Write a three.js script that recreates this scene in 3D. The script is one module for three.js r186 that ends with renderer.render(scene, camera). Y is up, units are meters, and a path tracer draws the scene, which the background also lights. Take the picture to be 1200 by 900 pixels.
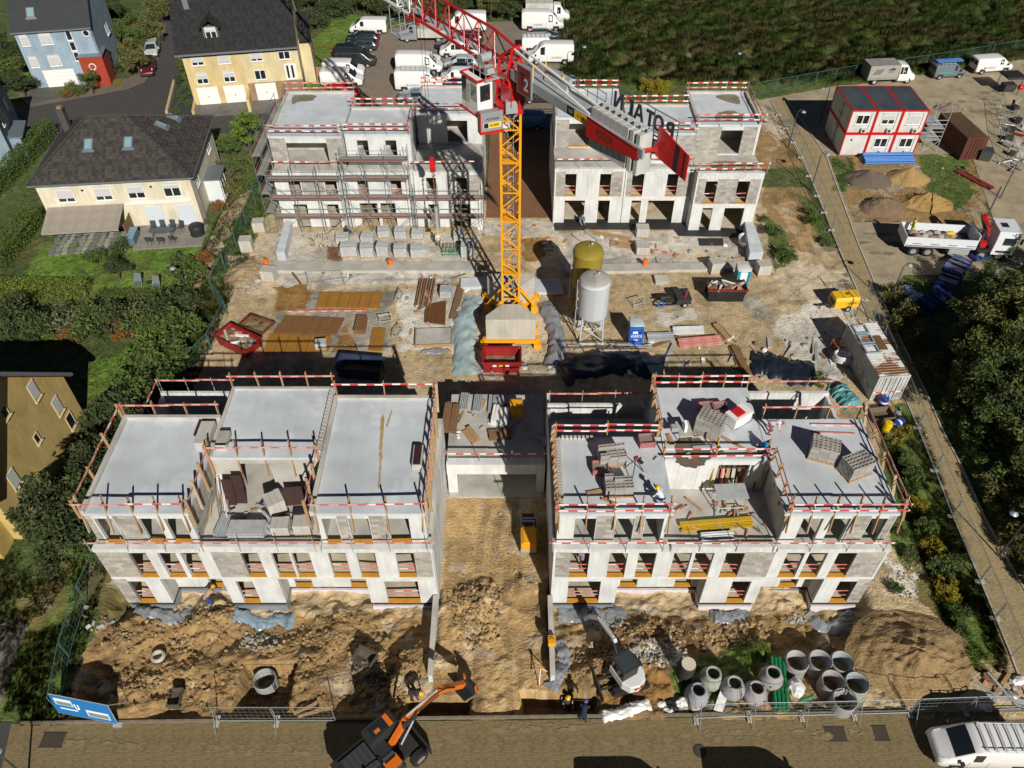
import*as THREE from 'three';
import {mergeGeometries} from 'three/addons/utils/BufferGeometryUtils.js';
import {MarchingCubes} from 'three/addons/objects/MarchingCubes.js';
// ---------- camera, sky, sun, exposure ----------
const scene=new THREE.Scene();
const camera=new THREE.PerspectiveCamera(2*Math.atan(450 / 930)*180 / Math.PI,4 / 3,.5,900);
const CAM_H=44,CAM_F=930,R2=Math.SQRT1_2;
camera.position.set(0,CAM_H,0);
camera.lookAt(0,CAM_H - 10,-10);
const renderer=new THREE.WebGLRenderer({antialias: true});
renderer.toneMapping=THREE.LinearToneMapping;
renderer.toneMappingExposure=1.0;
renderer.shadowMap.enabled=true;
const V3=(x,y,z)=>new THREE.Vector3(x,y,z);
{
const w=64,h=32,d=new Float32Array(w*h*4);
for (let j=0;j<h;j++) for (let i=0;i<w;i++){
const el=((j+.5) / h - .5)*Math.PI;
const t=Math.max(0,Math.sin(el)),k=Math.pow(1 - t,3);
const o=(j*w+i)*4;
const s=.14;
d[o]=s*(.085+.3*k);d[o+1]=s*(.17+.3*k);d[o+2]=s*(.4+.18*k);d[o+3]=1;
if (el<0){d[o]=s*.12;d[o+1]=s*.11;d[o+2]=s*.08;}
}
const sky=new THREE.DataTexture(d,w,h,THREE.RGBAFormat,THREE.FloatType);
sky.mapping=THREE.EquirectangularReflectionMapping;sky.magFilter=THREE.LinearFilter;sky.needsUpdate=true;
scene.background=sky;scene.environment=sky;
}
const SUN_EL=33*Math.PI / 180,SUN_AZ=19.5*Math.PI / 180;
const SUN=V3(Math.sin(SUN_AZ)*Math.cos(SUN_EL),Math.sin(SUN_EL),Math.cos(SUN_AZ)*Math.cos(SUN_EL));
const sun=new THREE.DirectionalLight(new THREE.Color(1,.94,.84),5);
sun.name='sun';
sun.position.copy(SUN).multiplyScalar(160).add(V3(0,0,-60));sun.target.position.set(0,0,-60);
sun.castShadow=true;sun.shadow.mapSize.set(4096,4096);
Object.assign(sun.shadow.camera,{left: -95,right: 95,top: 95,bottom: -95,near: 1,far: 400});
sun.shadow.bias=-.0005;
scene.add(sun,sun.target);
// ---------- helpers ----------
function P(px,py,h=0){const a=px - 600,b=py - 450,t=(CAM_H - h) / (R2*(CAM_F+b));return V3(a*t,h,-R2*(CAM_F - b)*t);}
const PX=(px,py,h)=>{const p=P(px,py,h);return [p.x,p.z];};
let _seed=12345;
const rnd=()=>{_seed=(_seed+0x6d2b79f5) | 0;let t=Math.imul(_seed ^ (_seed >>> 15),1 | _seed);t=(t+Math.imul(t ^ (t >>> 7),61 | t)) ^ t;return ((t ^ (t >>> 14)) >>> 0) / 4294967296;};
const rr=(a,b)=>a+(b - a)*rnd();
const reseed=(n)=>{_seed=n*7919+13;};
const clamp=(x,a=0,b=1)=>x<a?a:x>b?b:x;
const lerp=(a,b,t)=>a+(b - a)*t;
const sstep=(a,b,x)=>{const t=clamp((x - a) / (b - a));return t*t*(3 - 2*t);};
function hash2(i,j,s){let h=Math.imul(i | 0,374761393)+Math.imul(j | 0,668265263)+Math.imul(s | 0,974711);h=Math.imul(h ^ (h >>> 13),1274126177);return ((h ^ (h >>> 16)) >>> 0) / 4294967296;}
function vnoise(x,y,s=0,per=0){
let i=Math.floor(x),j=Math.floor(y);const fx=x - i,fy=y - j;
let i1=i+1,j1=j+1;
if (per){i=((i % per)+per) % per;j=((j % per)+per) % per;i1=((i1 % per)+per) % per;j1=((j1 % per)+per) % per;}
const u=fx*fx*(3 - 2*fx),v=fy*fy*(3 - 2*fy);
const a=hash2(i,j,s),b=hash2(i1,j,s),c=hash2(i,j1,s),d=hash2(i1,j1,s);
return a+(b - a)*u+(c - a)*v+(a - b - c+d)*u*v;
}
function fbm(x,y,o=4,s=0,per=0){let f=0,a=.5,n=0;for (let k=0;k<o;k++){f+=a*vnoise(x,y,s+k*17,per);n+=a;x*=2;y*=2;per*=2;a*=.5;} return f / n;}
const taken={};
function numbered(n){const k=taken[n]=(taken[n] ?? -1)+1;return k?n+'_'+String(k).padStart(3,'0'):n;}
function clean(g){
if (g.index) g=g.toNonIndexed();
for (const k of Object.keys(g.attributes)) if (!['position','normal','uv','color'].includes(k)) g.deleteAttribute(k);
if (!g.attributes.uv) g.setAttribute('uv',new THREE.BufferAttribute(new Float32Array(g.attributes.position.count*2),2));
if (!g.attributes.normal) g.computeVertexNormals();
return g;
}
function merge(list){
list=list.flat(9).filter(Boolean).map(clean);
if (list.length===1) return list[0];
if (list.some((g)=>g.attributes.color)) for (const g of list) if (!g.attributes.color) g.setAttribute('color',new THREE.BufferAttribute(new Float32Array(g.attributes.position.count*3).fill(1),3));
return mergeGeometries(list);
}
function mesh(name,geo,mat,parent){
const m=new THREE.Mesh(Array.isArray(geo)?merge(geo):geo,mat);
m.name=name;m.castShadow=m.receiveShadow=true;
if (parent) parent.add(m);else {m.name=numbered(name);scene.add(m);}
return m;
}
function tag(o,label,category,group,kind){o.userData.label=label;if (category) o.userData.category=category;if (group) o.userData.group=group;if (kind) o.userData.kind=kind;return o;}
function thing(name,label,category,group,x=0,y=0,z=0,turn=0){
const o=new THREE.Group();o.name=numbered(name);o.position.set(x,y,z);o.rotation.y=turn;scene.add(o);
return tag(o,label,category,group);
}
function one(name,geo,mat,label,category,group){return tag(mesh(name,geo,mat),label,category,group);}
function struct(name,geo,mat,label){const m=mesh(name,geo,mat);m.userData.kind='structure';if (label) m.userData.label=label;return m;}
function copyOf(o,x,y,z,turn=0,label,s){
const c=o.clone();c.name=numbered(o.name.replace(/_\d{3}$/,''));c.userData={...o.userData};c.position.set(x,y,z);c.rotation.y=turn;
if (label) c.userData.label=label;
if (s) Array.isArray(s)?c.scale.set(...s):c.scale.setScalar(s);
scene.add(c);return c;
}
function box(x0,y0,z0,x1,y1,z1){
if (x0>x1) [x0,x1]=[x1,x0];if (y0>y1) [y0,y1]=[y1,y0];if (z0>z1) [z0,z1]=[z1,z0];
const g=new THREE.BoxGeometry(x1 - x0,y1 - y0,z1 - z0);g.translate((x0+x1) / 2,(y0+y1) / 2,(z0+z1) / 2);
return metric(g);
}
function metric(g){
g=clean(g);const p=g.attributes.position,n=g.attributes.normal,uv=g.attributes.uv;
for (let i=0;i<p.count;i++){
const ax=Math.abs(n.getX(i)),ay=Math.abs(n.getY(i)),az=Math.abs(n.getZ(i));
if (ay >= ax&&ay >= az) uv.setXY(i,p.getX(i),-p.getZ(i));else if (ax>az) uv.setXY(i,p.getZ(i),p.getY(i));else uv.setXY(i,p.getX(i),p.getY(i));
}
return g;
}
const cbox=(cx,cy,cz,w,h,d)=>box(cx - w / 2,cy - h / 2,cz - d / 2,cx+w / 2,cy+h / 2,cz+d / 2);
const _up=V3(0,1,0);
function orient(g,p,q,upv){
const z=q.clone().sub(p),L=z.length();z.divideScalar(L);
let u=upv||_up;if (Math.abs(u.dot(z))>.98) u=V3(1,0,.02);
const x=u.clone().cross(z).normalize(),y=z.clone().cross(x);
g.applyMatrix4(new THREE.Matrix4().makeBasis(x,y,z).setPosition(p.x+z.x*L / 2,p.y+z.y*L / 2,p.z+z.z*L / 2));
return g;
}
function beam(p,q,w,h,upv){const g=metric(new THREE.BoxGeometry(w,h,p.distanceTo(q)));return orient(g,p,q,upv);}
function rod(p,q,r,r2=r,seg=7){const g=new THREE.CylinderGeometry(r2,r,p.distanceTo(q),seg,1);g.rotateX(Math.PI / 2);return orient(clean(g),p,q);}
function tube(pts,r,seg=20,rs=6,closed=false){return clean(new THREE.TubeGeometry(new THREE.CatmullRomCurve3(pts,closed),seg,r,rs,closed));}
function prism(poly,y0,y1,bev=0){
const s=new THREE.Shape(poly.map(([x,z])=>new THREE.Vector2(x,-z)));
const g=new THREE.ExtrudeGeometry(s,{depth: y1 - y0 - 2*bev,bevelEnabled: bev>0,bevelSize: bev,bevelThickness: bev,bevelOffset: -bev,bevelSegments: 2});
g.rotateX(-Math.PI / 2);g.translate(0,y0+bev,0);
return metric(g);
}
function profile(poly,x0,x1,bev=0){
const s=new THREE.Shape(poly.map(([z,y])=>new THREE.Vector2(-z,y)));
const g=new THREE.ExtrudeGeometry(s,{depth: x1 - x0 - 2*bev,bevelEnabled: bev>0,bevelSize: bev,bevelThickness: bev,bevelOffset: -bev,bevelSegments: 2});
g.rotateY(Math.PI / 2);g.translate(x0+bev,0,0);
return metric(g);
}
function sheet(poly,y){const g=new THREE.ShapeGeometry(new THREE.Shape(poly.map(([x,z])=>new THREE.Vector2(x,-z))));g.rotateX(-Math.PI / 2);g.translate(0,y,0);return metric(g);}
function quadG(a,b,c,d){
const g=new THREE.BufferGeometry();g.setAttribute('position',new THREE.Float32BufferAttribute([a,b,c,a,c,d].flatMap((v)=>[v.x,v.y,v.z]),3));
const w=a.distanceTo(b),h=a.distanceTo(d);
g.setAttribute('uv',new THREE.Float32BufferAttribute([0,0,w,0,w,h,0,0,w,h,0,h],2));g.computeVertexNormals();return g;
}
function unitUV(g){g.setAttribute('uv',new THREE.Float32BufferAttribute([0,0,1,0,1,1,0,0,1,1,0,1],2));return g;}
function tint(g,r,gg,b){g=clean(g);const n=g.attributes.position.count,c=new Float32Array(n*3);for (let i=0;i<n;i++){c[3*i]=r;c[3*i+1]=gg;c[3*i+2]=b;} g.setAttribute('color',new THREE.BufferAttribute(c,3));return g;}
function move(g,x,y,z,ry=0){if (ry) g.rotateY(ry);g.translate(x,y,z);return g;}
function lathe(pts,seg=20){return clean(new THREE.LatheGeometry(pts.map(([r,y])=>new THREE.Vector2(r,y)),seg));}
// ---------- textures ----------
const toS=(v)=>{v=clamp(v);return 255*(v <= .0031308?12.92*v:1.055*Math.pow(v,1 / 2.4) - .055);};
function tex(n,sizeX,sizeY,fn,srgb=true){
const d=new Uint8Array(n*n*4);
for (let j=0;j<n;j++) for (let i=0;i<n;i++){
const c=fn(i / n,j / n),o=(j*n+i)*4,a=typeof c==='number'?[c,c,c]:c;
for (let k=0;k<3;k++) d[o+k]=srgb?toS(a[k]):255*clamp(a[k]);
d[o+3]=255;
}
const t=new THREE.DataTexture(d,n,n);t.wrapS=t.wrapT=THREE.RepeatWrapping;t.magFilter=THREE.LinearFilter;t.minFilter=THREE.LinearMipmapLinearFilter;t.generateMipmaps=true;
if (srgb) t.colorSpace=THREE.SRGBColorSpace;t.repeat.set(1 / sizeX,1 / sizeY);t.needsUpdate=true;return t;
}
const T={};
T.cloud=tex(512,6,6,(u,v)=>.72+.34*(fbm(u*6,v*6,6,3,6) - .5)*1.6+.1*(hash2(u*512,v*512,4) - .5));
T.grit=tex(512,3,3,(u,v)=>{const f=fbm(u*10,v*10,5,9,10),h=hash2(u*512,v*512,14);return .7+.3*(f - .5)+.22*(h - .5)+(h>.985?.25:0) - (h<.02?.3:0);});
T.streak=tex(512,4,6,(u,v)=>{const f=fbm(u*24,v*3,4,21,3*8) ,c=fbm(u*5,v*5,4,33,5);return .8+.26*(f - .5)+.34*(c - .5) - (hash2(u*512,v*512,5)>.995?.2:0);});
T.roof=tex(1024,13,13,(u,v)=>{const f=fbm(u*7,v*7,6,23,7),b=fbm(u*2,v*10,4,27,2*5),w=fbm(u*40,v*9,3,29,9*40),h=hash2(u*1024,v*1024,4),j=Math.abs((v*5.2) % 1 - .5)<.006?.05:0;return .72+.3*(f - .5)+.22*(b - .5)+.08*(w - .5)+.07*(h - .5) - j - (h>.9985?.25:0)+.1*sstep(.6,.75,fbm(u*11,v*11,4,39,11));});
T.wood=tex(256,1.2,1.2,(u,v)=>{const g=fbm(u*22,v*2,4,41,22);return [.75+.5*(g - .5),.72+.5*(g - .5),.68+.5*(g - .5)];});
T.stripe=tex(64,1.0,1.0,(u,v)=>{const w=.06*(hash2(u*64,v*64,3) - .5);return u<.5?[.62+w,.045,.04]:[.78+w,.74+w,.7+w];});
T.stripeW=tex(64,1.0,1.0,(u,v)=>{const w=.1*(vnoise(u*8,v*8,3,8) - .5);return u<.5?[.55+w,.13,.1]:[.62+w,.38+w,.33+w];});
T.paver=tex(512,1.6,1.6,(u,v)=>{
const row=Math.floor(v*16),x=u*8+(row % 2)*.5,fx=x - Math.floor(x),fy=v*16 - row;
const j=(fx<.05||fx>.97||fy<.09||fy>.94),k=hash2(Math.floor(x) % 8,row,7),f=fbm(u*4,v*4,4,51,4);
return j?.4:.62+.22*(k - .5)+.25*(f - .5)+.12*(hash2(u*512,v*512,6) - .5);
});
T.paverB=tex(256,1.6,1.6,(u,v)=>{const row=Math.floor(v*16),x=u*8+(row % 2)*.5,fx=x - Math.floor(x),fy=v*16 - row;return (fx<.06||fx>.96||fy<.1||fy>.93)?0:.9+.1*hash2(Math.floor(x) % 8,row,2);},false);
T.leafy=tex(256,2,2,(u,v)=>.7+.5*(fbm(u*12,v*12,4,61,12) - .5)+.3*(hash2(u*256,v*256,8) - .5));
T.gritB=tex(256,1.5,1.5,(u,v)=>fbm(u*16,v*16,5,71,16),false);
T.rust=tex(512,6,6,(u,v)=>{const f=fbm(u*3,v*9,5,81,9);const k=sstep(.45,.6,f+.15*(fbm(u*30,v*30,3,82,30) - .5));return [lerp(.72,.2,k),lerp(.72,.075,k),lerp(.7,.025,k)];});
const mats={};
function M(c,rough=.85,metal=0,o={}){
const key=JSON.stringify([c,rough,metal,Object.keys(o).map((k)=>[k,o[k]?.isTexture?o[k].id:o[k]])]);
if (mats[key]) return mats[key];
const {phys,...rest}=o;
const m=new (phys?THREE.MeshPhysicalMaterial:THREE.MeshStandardMaterial)({roughness: rough,metalness: metal,...rest});
if (Array.isArray(c)) m.color.setRGB(...c);else m.color.set(c);
return mats[key]=m;
}
const paint=(c,o={})=>M(c,.34,0,{phys: true,clearcoat: .6,clearcoatRoughness: .12,...o});
const C={
panel: M([.77,.79,.79],.85,0,{map: T.streak,bumpMap: T.gritB,bumpScale: .004}),
slab: M([.7,.76,.82],.9,0,{map: T.roof,bumpMap: T.gritB,bumpScale: .004}),
conc: M([.6,.58,.53],.92,0,{map: T.cloud,bumpMap: T.gritB,bumpScale: .006}),
concDark: M([.3,.28,.25],.95,0,{map: T.cloud}),
floor: M([.66,.59,.46],.95,0,{map: T.cloud}),
block: M([1,1,1],.95,0,{vertexColors: true,map: T.grit}),
sill: M([.85,.4,.04],.8,0,{map: T.grit}),
bitumen: M([.035,.036,.04],.75,0,{map: T.grit}),
xps: M([.88,.83,.88],.9,0,{map: T.grit}),
wood: M([.52,.34,.18],.85,0,{map: T.wood}),
woodDark: M([.27,.16,.08],.9,0,{map: T.wood}),
ply: M([.06,.03,.03],.5,0,{map: T.wood}),
stripe: M(0xffffff,.7,0,{map: T.stripe}),
stripeW: M(0xffffff,.8,0,{map: T.stripeW}),
steel: M([.4,.44,.45],.5,.25),
galv: M([.62,.67,.69],.45,.2,{map: T.grit}),
alu: M([.82,.84,.86],.35,.3,{map: T.grit}),
iron: M([.05,.05,.055],.6,.3),
black: M([.016,.016,.018],.7),
rubber: M([.022,.021,.02],.9,0,{map: T.grit}),
glass: M([.018,.024,.03],.08,0,{phys: true,clearcoat: 1,clearcoatRoughness: .03}),
white: M([.8,.8,.79],.5),
whitePaint: paint([.78,.79,.8]),
red: M([.56,.015,.015],.45),
redPaint: paint([.52,.012,.014]),
yellow: M([.78,.36,.012],.45),
film: M([.33,.36,.4],.3,0,{map: T.cloud}),
filmBlue: M([.46,.6,.62],.35,0,{map: T.cloud}),
tarp: M([.018,.026,.042],.32,0,{map: T.cloud}),
};
// ---------- the ground ----------
const SX0=-29,SX1=30.6,SZ0=-73,SZ1=-17.75;
const frontZ=(x)=>-17.75;
function inRect(x,z,x0,x1,z0,z1,s){return Math.min(sstep(x0 - s,x0+s,x),1 - sstep(x1 - s,x1+s,x),sstep(z0 - s,z0+s,z),1 - sstep(z1 - s,z1+s,z));}
const pits=[
[...(()=>{const a=P(287,775),b=P(333,838);return [a.x,b.x,a.z,b.z];})(),1.5],
[...(()=>{const a=P(477,818),b=P(548,843);return [a.x,b.x,a.z,b.z];})(),1.6],
[...(()=>{const a=P(612,812),b=P(703,842);return [a.x,b.x,a.z,b.z];})(),1.5],
];
function siteH(x,z){
let h=0;
const edge=Math.min(sstep(SX0,SX0+1.2,x),1 - sstep(27.9,28.9,x),sstep(SZ0,SZ0+1,z),1 - sstep(SZ1 - .35,SZ1,z));
const n1=fbm(x*.42,z*.42,4,101),n2=fbm(x*1.7,z*1.7,4,103),n3=fbm(x*5,z*5,3,105);
h+=.16*(n1 - .5)+.05*(n2 - .5);
const front=inRect(x,z,-24.8,21.8,-26.3,-17.9,.35),drive=inRect(x,z,-4.5,2.3,-34,-17,.3);
if (front>0){
const f=front*(1 - drive);
h+=f*(-.8+.7*sstep(-24.4,-20,z)+.8*(n1 - .5)+.42*(n2 - .5)+.13*(n3 - .5)+.3*Math.max(0,n2 - .55));
}
if (drive>0){
h+=drive*(.05*(n3 - .5)+.35*sstep(-29,-25,z)*Math.max(0,n2 - .48)*1.6 - .05);
h-=drive*.1*sstep(-27,-25,z)*(Math.exp(-((x+2.3) ** 2)*9)+Math.exp(-((x - .2) ** 2)*9));
}
const bump=(px,py,r,a)=>{const p=P(px,py);const d=Math.hypot(x - p.x,z - p.z) / r;return d<1?a*(1 - d*d) ** 2*(.7+.6*n2):0;};
h+=bump(250,718,2.3,.75)+bump(400,728,2.0,.6)+bump(150,745,2.4,.65)+bump(560,700,1.8,.55)+bump(740,755,2.2,.55)+bump(700,790,1.6,.5)+bump(545,735,1.2,.4)+bump(610,690,1.2,.3)+bump(440,770,2,.35);
for (const [a,b,c,d,dep] of pits) h-=dep*inRect(x+.25*(n2 - .5),z+.25*(n2 - .5),a,b,c,d,.16);
h-=.9*inRect(x,z,-4.0,4.6,-55.6,-46.2,.9)*.35;
h+=.12*inRect(x,z,22.5,29.6,-45,-19,.8);
return h*edge;
}
const SOIL={
base: [.45,.345,.205],pale: [.54,.45,.32],dust: [.6,.56,.49],sand: [.43,.29,.135],wet: [.2,.115,.045],mud: [.3,.165,.05],dark: [.12,.085,.05],
grass: [.09,.14,.025],grassDry: [.17,.14,.05],lawn: [.11,.205,.02],slab: [.52,.48,.42],brown: [.23,.115,.055],clay: [.3,.195,.085],
};
const siteAreas=[
['grass',[[-20,900],[-20,420],[200,440],[150,600],[150,700],[95,760],[70,845]]],
['grass',[[190,470],[240,330],[300,215],[320,240],[270,330],[265,350],[225,430]]],
['grassDry',[[90,690],[120,640],[150,700],[130,730]]],['grassDry',[[60,640],[90,660],[70,700],[30,760],[40,690]]],
['clay',[[95,760],[150,712],[520,715],[515,850],[90,850]]],
['sand',[[520,585],[645,585],[655,850],[515,850]]],
['clay',[[640,712],[1010,715],[1010,850],[640,850]]],
['wet',[[700,715],[830,712],[835,745],[800,770],[760,740],[700,750]]],
['dust',[[720,760],[800,748],[806,775],[765,786]]],
['mud',[[745,770],[790,785],[780,830],[700,830]]],
['grass',[[870,745],[890,740],[905,770],[880,800],[850,830],[800,830],[780,790],[790,780]]],
['grass',[[1030,500],[1100,500],[1170,760],[1140,790],[1080,690],[1045,640],[1030,560]]],
['grass',[[1055,470],[1075,480],[1110,600],[1060,590],[1035,490]]],
['grassDry',[[1060,640],[1090,640],[1105,720],[1070,700]]],
['dust',[[1035,650],[1060,660],[1075,700],[1050,700]]],
['pale',[[270,300],[560,300],[560,330],[300,345],[265,330]]],
['dust',[[310,318],[560,316],[560,330],[330,335]]],
['mud',[[322,335],[366,335],[364,364],[322,364]]],['concG',[[366,340],[455,338],[455,410],[390,415],[320,415],[325,370],[360,366]]],['mud',[[405,378],[430,378],[425,412],[390,412]]],
['concG',[[450,345],[470,340],[440,400],[420,415],[410,380]]],
['dust',[[468,340],[540,335],[530,412],[470,412]]],['pale',[[540,330],[660,325],[665,440],[540,440]]],
['base',[[555,315],[870,310],[960,330],[980,450],[660,450],[640,340]]],
['dust',[[770,366],[815,362],[818,374],[790,382],[768,380]]],['concG',[[862,345],[895,350],[905,375],[880,372]]],
['dust',[[950,350],[1000,350],[1010,440],[960,450],[930,420],[900,380]]],['pale',[[900,300],[1010,320],[1010,350],[920,350]]],
['slab',[[325,270],[560,275],[555,306],[318,306]]],['brown',[[384,288],[398,288],[398,305],[384,305]]],
['slab',[[650,272],[800,272],[890,285],[890,308],[660,312]]],['pale',[[800,290],[860,300],[850,306],[800,305]]],
['slab',[[560,258],[650,258],[655,275],[560,276]]],['brown',[[573,160],[645,160],[645,252],[574,252]]],['pale',[[613,275],[660,275],[660,312],[613,312]]],
['mud',[[612,280],[640,278],[640,300],[615,308]]],
['clay',[[893,190],[925,180],[975,285],[960,300],[905,285],[895,240]]],['grass',[[895,255],[915,265],[935,300],[910,318],[900,290]]],['sand',[[905,240],[930,235],[960,290],[940,292]]],
['grass',[[930,225],[955,240],[980,290],[970,295]]],
['pale',[[300,278],[325,275],[315,310],[300,330],[275,335],[270,310]]],['clay',[[275,305],[300,300],[300,335],[280,335]]],
['concG',[[990,380],[1010,390],[1000,440],[985,430]]],['concG',[[520,455],[640,455],[640,580],[525,580]]],
];
SOIL.concG=[.33,.3,.25];
const ruts=[[[1010,335],[900,350],[800,375],[700,400],[660,420]],[[980,300],[930,330],[860,385],[840,420]],[[925,190],[945,245],[965,300],[1000,330]],[[560,330],[470,335],[380,336],[300,345]],[[585,590],[580,660],[575,740],[580,840]],[[600,600],[595,680],[560,760],[530,845]],[[905,195],[925,250],[945,300],[930,350]]].map((l)=>l.map((q)=>PX(...q)));
const rutBox=ruts.flatMap((l)=>l.slice(1).map((b,i)=>{const a=l[i];return [Math.min(a[0],b[0]) - 1.6,Math.max(a[0],b[0])+1.6,Math.min(a[1],b[1]) - 1.6,Math.max(a[1],b[1])+1.6];}));
function trackAt(x,z){
let best=0,near=0;for (const b of rutBox) if (x>b[0]&&x<b[1]&&z>b[2]&&z<b[3]){near=1;break;} if (!near) return 0;x+=.5*(vnoise(x*.5,z*.5,7) - .5);
for (const l of ruts) for (let i=0;i<l.length - 1;i++){
const [ax,az]=l[i],[bx,bz]=l[i+1],dx=bx - ax,dz=bz - az,L=Math.hypot(dx,dz),t=((x - ax)*dx+(z - az)*dz) / (L*L);if (t<0||t>1) continue;
const s=Math.abs(((x - ax)*dz - (z - az)*dx) / L),e=Math.abs(s - .9);if (e<.26) best=Math.max(best,sstep(.26,.2,e)*(.55+.45*((t*L*5+(s - .9)*3) % 1>.45?1:0))*sstep(.3,.55,vnoise(x*.7,z*.7,17)));
}
return best;
}
function areaMap(n,x0,x1,z0,z1,base,areas,warp,seed,fine,tracks){
const m=document.createElement('canvas');m.width=m.height=1024;const k=m.getContext('2d');
const css=(c)=>'rgb('+c.map((v)=>Math.round(toS(v))).join(',')+')';
k.fillStyle=css(base);k.fillRect(0,0,1024,1024);
for (const [name,poly,flat] of areas){k.fillStyle=css(SOIL[name]);k.beginPath();for (const q of poly){const [x,z]=flat?q:PX(q[0],q[1]);k.lineTo((x - x0) / (x1 - x0)*1024,(z - z0) / (z1 - z0)*1024);} k.fill();}
const src=k.getImageData(0,0,1024,1024).data,lin=new Float32Array(256);
for (let i=0;i<256;i++){const s=i / 255;lin[i]=s <= .04045?s / 12.92:Math.pow((s+.055) / 1.055,2.4);}
const d=new Uint8Array(n*n*4),W=x1 - x0,D=z1 - z0;
for (let j=0;j<n;j++) for (let i=0;i<n;i++){
const x=x0+(i+.5) / n*W,z=z0+(j+.5) / n*D;
const w1=fbm(x*.9,z*.9,3,seed) - .5,w2=fbm(x*.9,z*.9,3,seed+5) - .5,hs=hash2(i,j,seed+9);
const sx=clamp(Math.floor(((x+w1*warp+(hs - .5)*.12*warp - x0) / W)*1024),0,1023),sz=clamp(Math.floor(((z+w2*warp - z0) / D)*1024),0,1023);
const o=(sz*1024+sx)*4;let r=lin[src[o]],g=lin[src[o+1]],b=lin[src[o+2]];
const green=g>r*1.1;
const f=fbm(x*.35,z*.35,3,seed+20),f2=fbm(x*fine,z*fine,4,seed+30);
let v=1+.55*(f - .5)+.75*(f2 - .5)+.35*(hs - .5);
if (green){const dry=sstep(.38,.72,.6*fbm(x*.22,z*.5,3,seed+40)+.4*fbm(x*2.5,z*2.5,3,seed+44));r=lerp(r,.17,dry*.5);g=lerp(g,.14,dry*.5);b=lerp(b,.05,dry*.5);v*=1+.7*(vnoise(x*7,z*7,seed+50) - .5)+.5*(vnoise(x*2.2,z*3.1,seed+53) - .5);}
else {const st=sstep(.58,.7,fbm(x*.55+9,z*.55,4,seed+60));v*=1 - .28*st;const lt=sstep(.62,.72,fbm(x*.8,z*.8+20,4,seed+70));r=lerp(r,.52,lt*.45);g=lerp(g,.46,lt*.45);b=lerp(b,.37,lt*.45);if (hs>.993) v*=1.5;}
if (!green&&tracks){const k=tracks(x,z);if (k) v*=1 - .3*k;}
const q=((n - 1 - j)*n+i)*4;
d[q]=toS(r*v);d[q+1]=toS(g*v);d[q+2]=toS(b*v);d[q+3]=255;
}
const t=new THREE.DataTexture(d,n,n);t.colorSpace=THREE.SRGBColorSpace;t.magFilter=THREE.LinearFilter;t.minFilter=THREE.LinearMipmapLinearFilter;t.generateMipmaps=true;t.wrapS=t.wrapT=THREE.MirroredRepeatWrapping;t.needsUpdate=true;
return t;
}
const siteTex=areaMap(2048,SX0,SX1,SZ0,SZ1,SOIL.base,siteAreas,1.1,201,2.6,trackAt);
{
const xs=[],zs=[];
for (let x=SX0;x<SX1 - .01;x+=.15) xs.push(x);xs.push(SX1);
for (let z=SZ0;z<-34.2;z+=.26) zs.push(z);for (let z=-34.2;z<-26;z+=.14) zs.push(z);for (let z=-26;z<SZ1 - .01;z+=.09) zs.push(z);zs.push(SZ1);
const nx=xs.length,nz=zs.length,pos=new Float32Array(nx*nz*3),uv=new Float32Array(nx*nz*2),idx=[];
for (let j=0;j<nz;j++) for (let i=0;i<nx;i++){
const k=j*nx+i;pos[3*k]=xs[i];pos[3*k+1]=siteH(xs[i],zs[j]);pos[3*k+2]=zs[j];
uv[2*k]=(xs[i] - SX0) / (SX1 - SX0);uv[2*k+1]=1 - (zs[j] - SZ0) / (SZ1 - SZ0);
if (i<nx - 1&&j<nz - 1) idx.push(k,k+nx,k+1,k+1,k+nx,k+nx+1);
}
const g=new THREE.BufferGeometry();g.setAttribute('position',new THREE.BufferAttribute(pos,3));g.setAttribute('uv',new THREE.BufferAttribute(uv,2));g.setIndex(idx);g.computeVertexNormals();
const bt=T.gritB.clone();bt.repeat.set(34,32);bt.needsUpdate=true;
struct('site_ground',g,M(0xffffff,.97,0,{map: siteTex,bumpMap: bt,bumpScale: .06}),'bare sandy soil of the building site with ruts, puddles and trenches');
}
const OX0=-85,OX1=85,OZ0=-150,OZ1=-8;
const outerAreas=[
['field',[[640,-20],[1230,-20],[1230,95],[890,108],[650,112]]],['clay',[[884,116],[906,128],[945,195],[925,200],[888,195],[880,140]]],['pale',[[884,116],[906,125],[930,165],[905,160],[885,140]]],['fieldDry',[[700,60],[900,55],[1000,70],[1000,85],[880,95],[700,95]]],
['lawn',[[330,80],[400,15],[430,20],[395,110],[340,110]]],['lawn',[[30,320],[50,285],[245,265],[225,350],[25,345]]],['lawn',[[100,430],[170,400],[170,450],[100,470]]],
['grassDry',[[60,640],[80,700],[60,760],[0,830],[0,730]]],['concG',[[-10,735],[36,732],[0,830],[-20,840]]],
['clay',[[968,182],[1140,178],[1165,262],[985,262]]],['grass',[[968,185],[1000,190],[995,225],[980,225]]],['grass',[[1075,180],[1130,180],[1145,225],[1125,250],[1090,225]]],
['grass',[[1030,320],[1090,325],[1110,400],[1230,330],[1230,720],[1200,690],[1150,600],[1080,450],[1045,380]]],
['clay',[[1170,130],[1230,120],[1230,220],[1180,200]]],
];
SOIL.field=[.075,.115,.022];SOIL.fieldDry=[.15,.125,.05];
const outTex=areaMap(2048,OX0,OX1,OZ0,OZ1,[.062,.098,.022],outerAreas,2.0,401,2.2);
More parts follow.
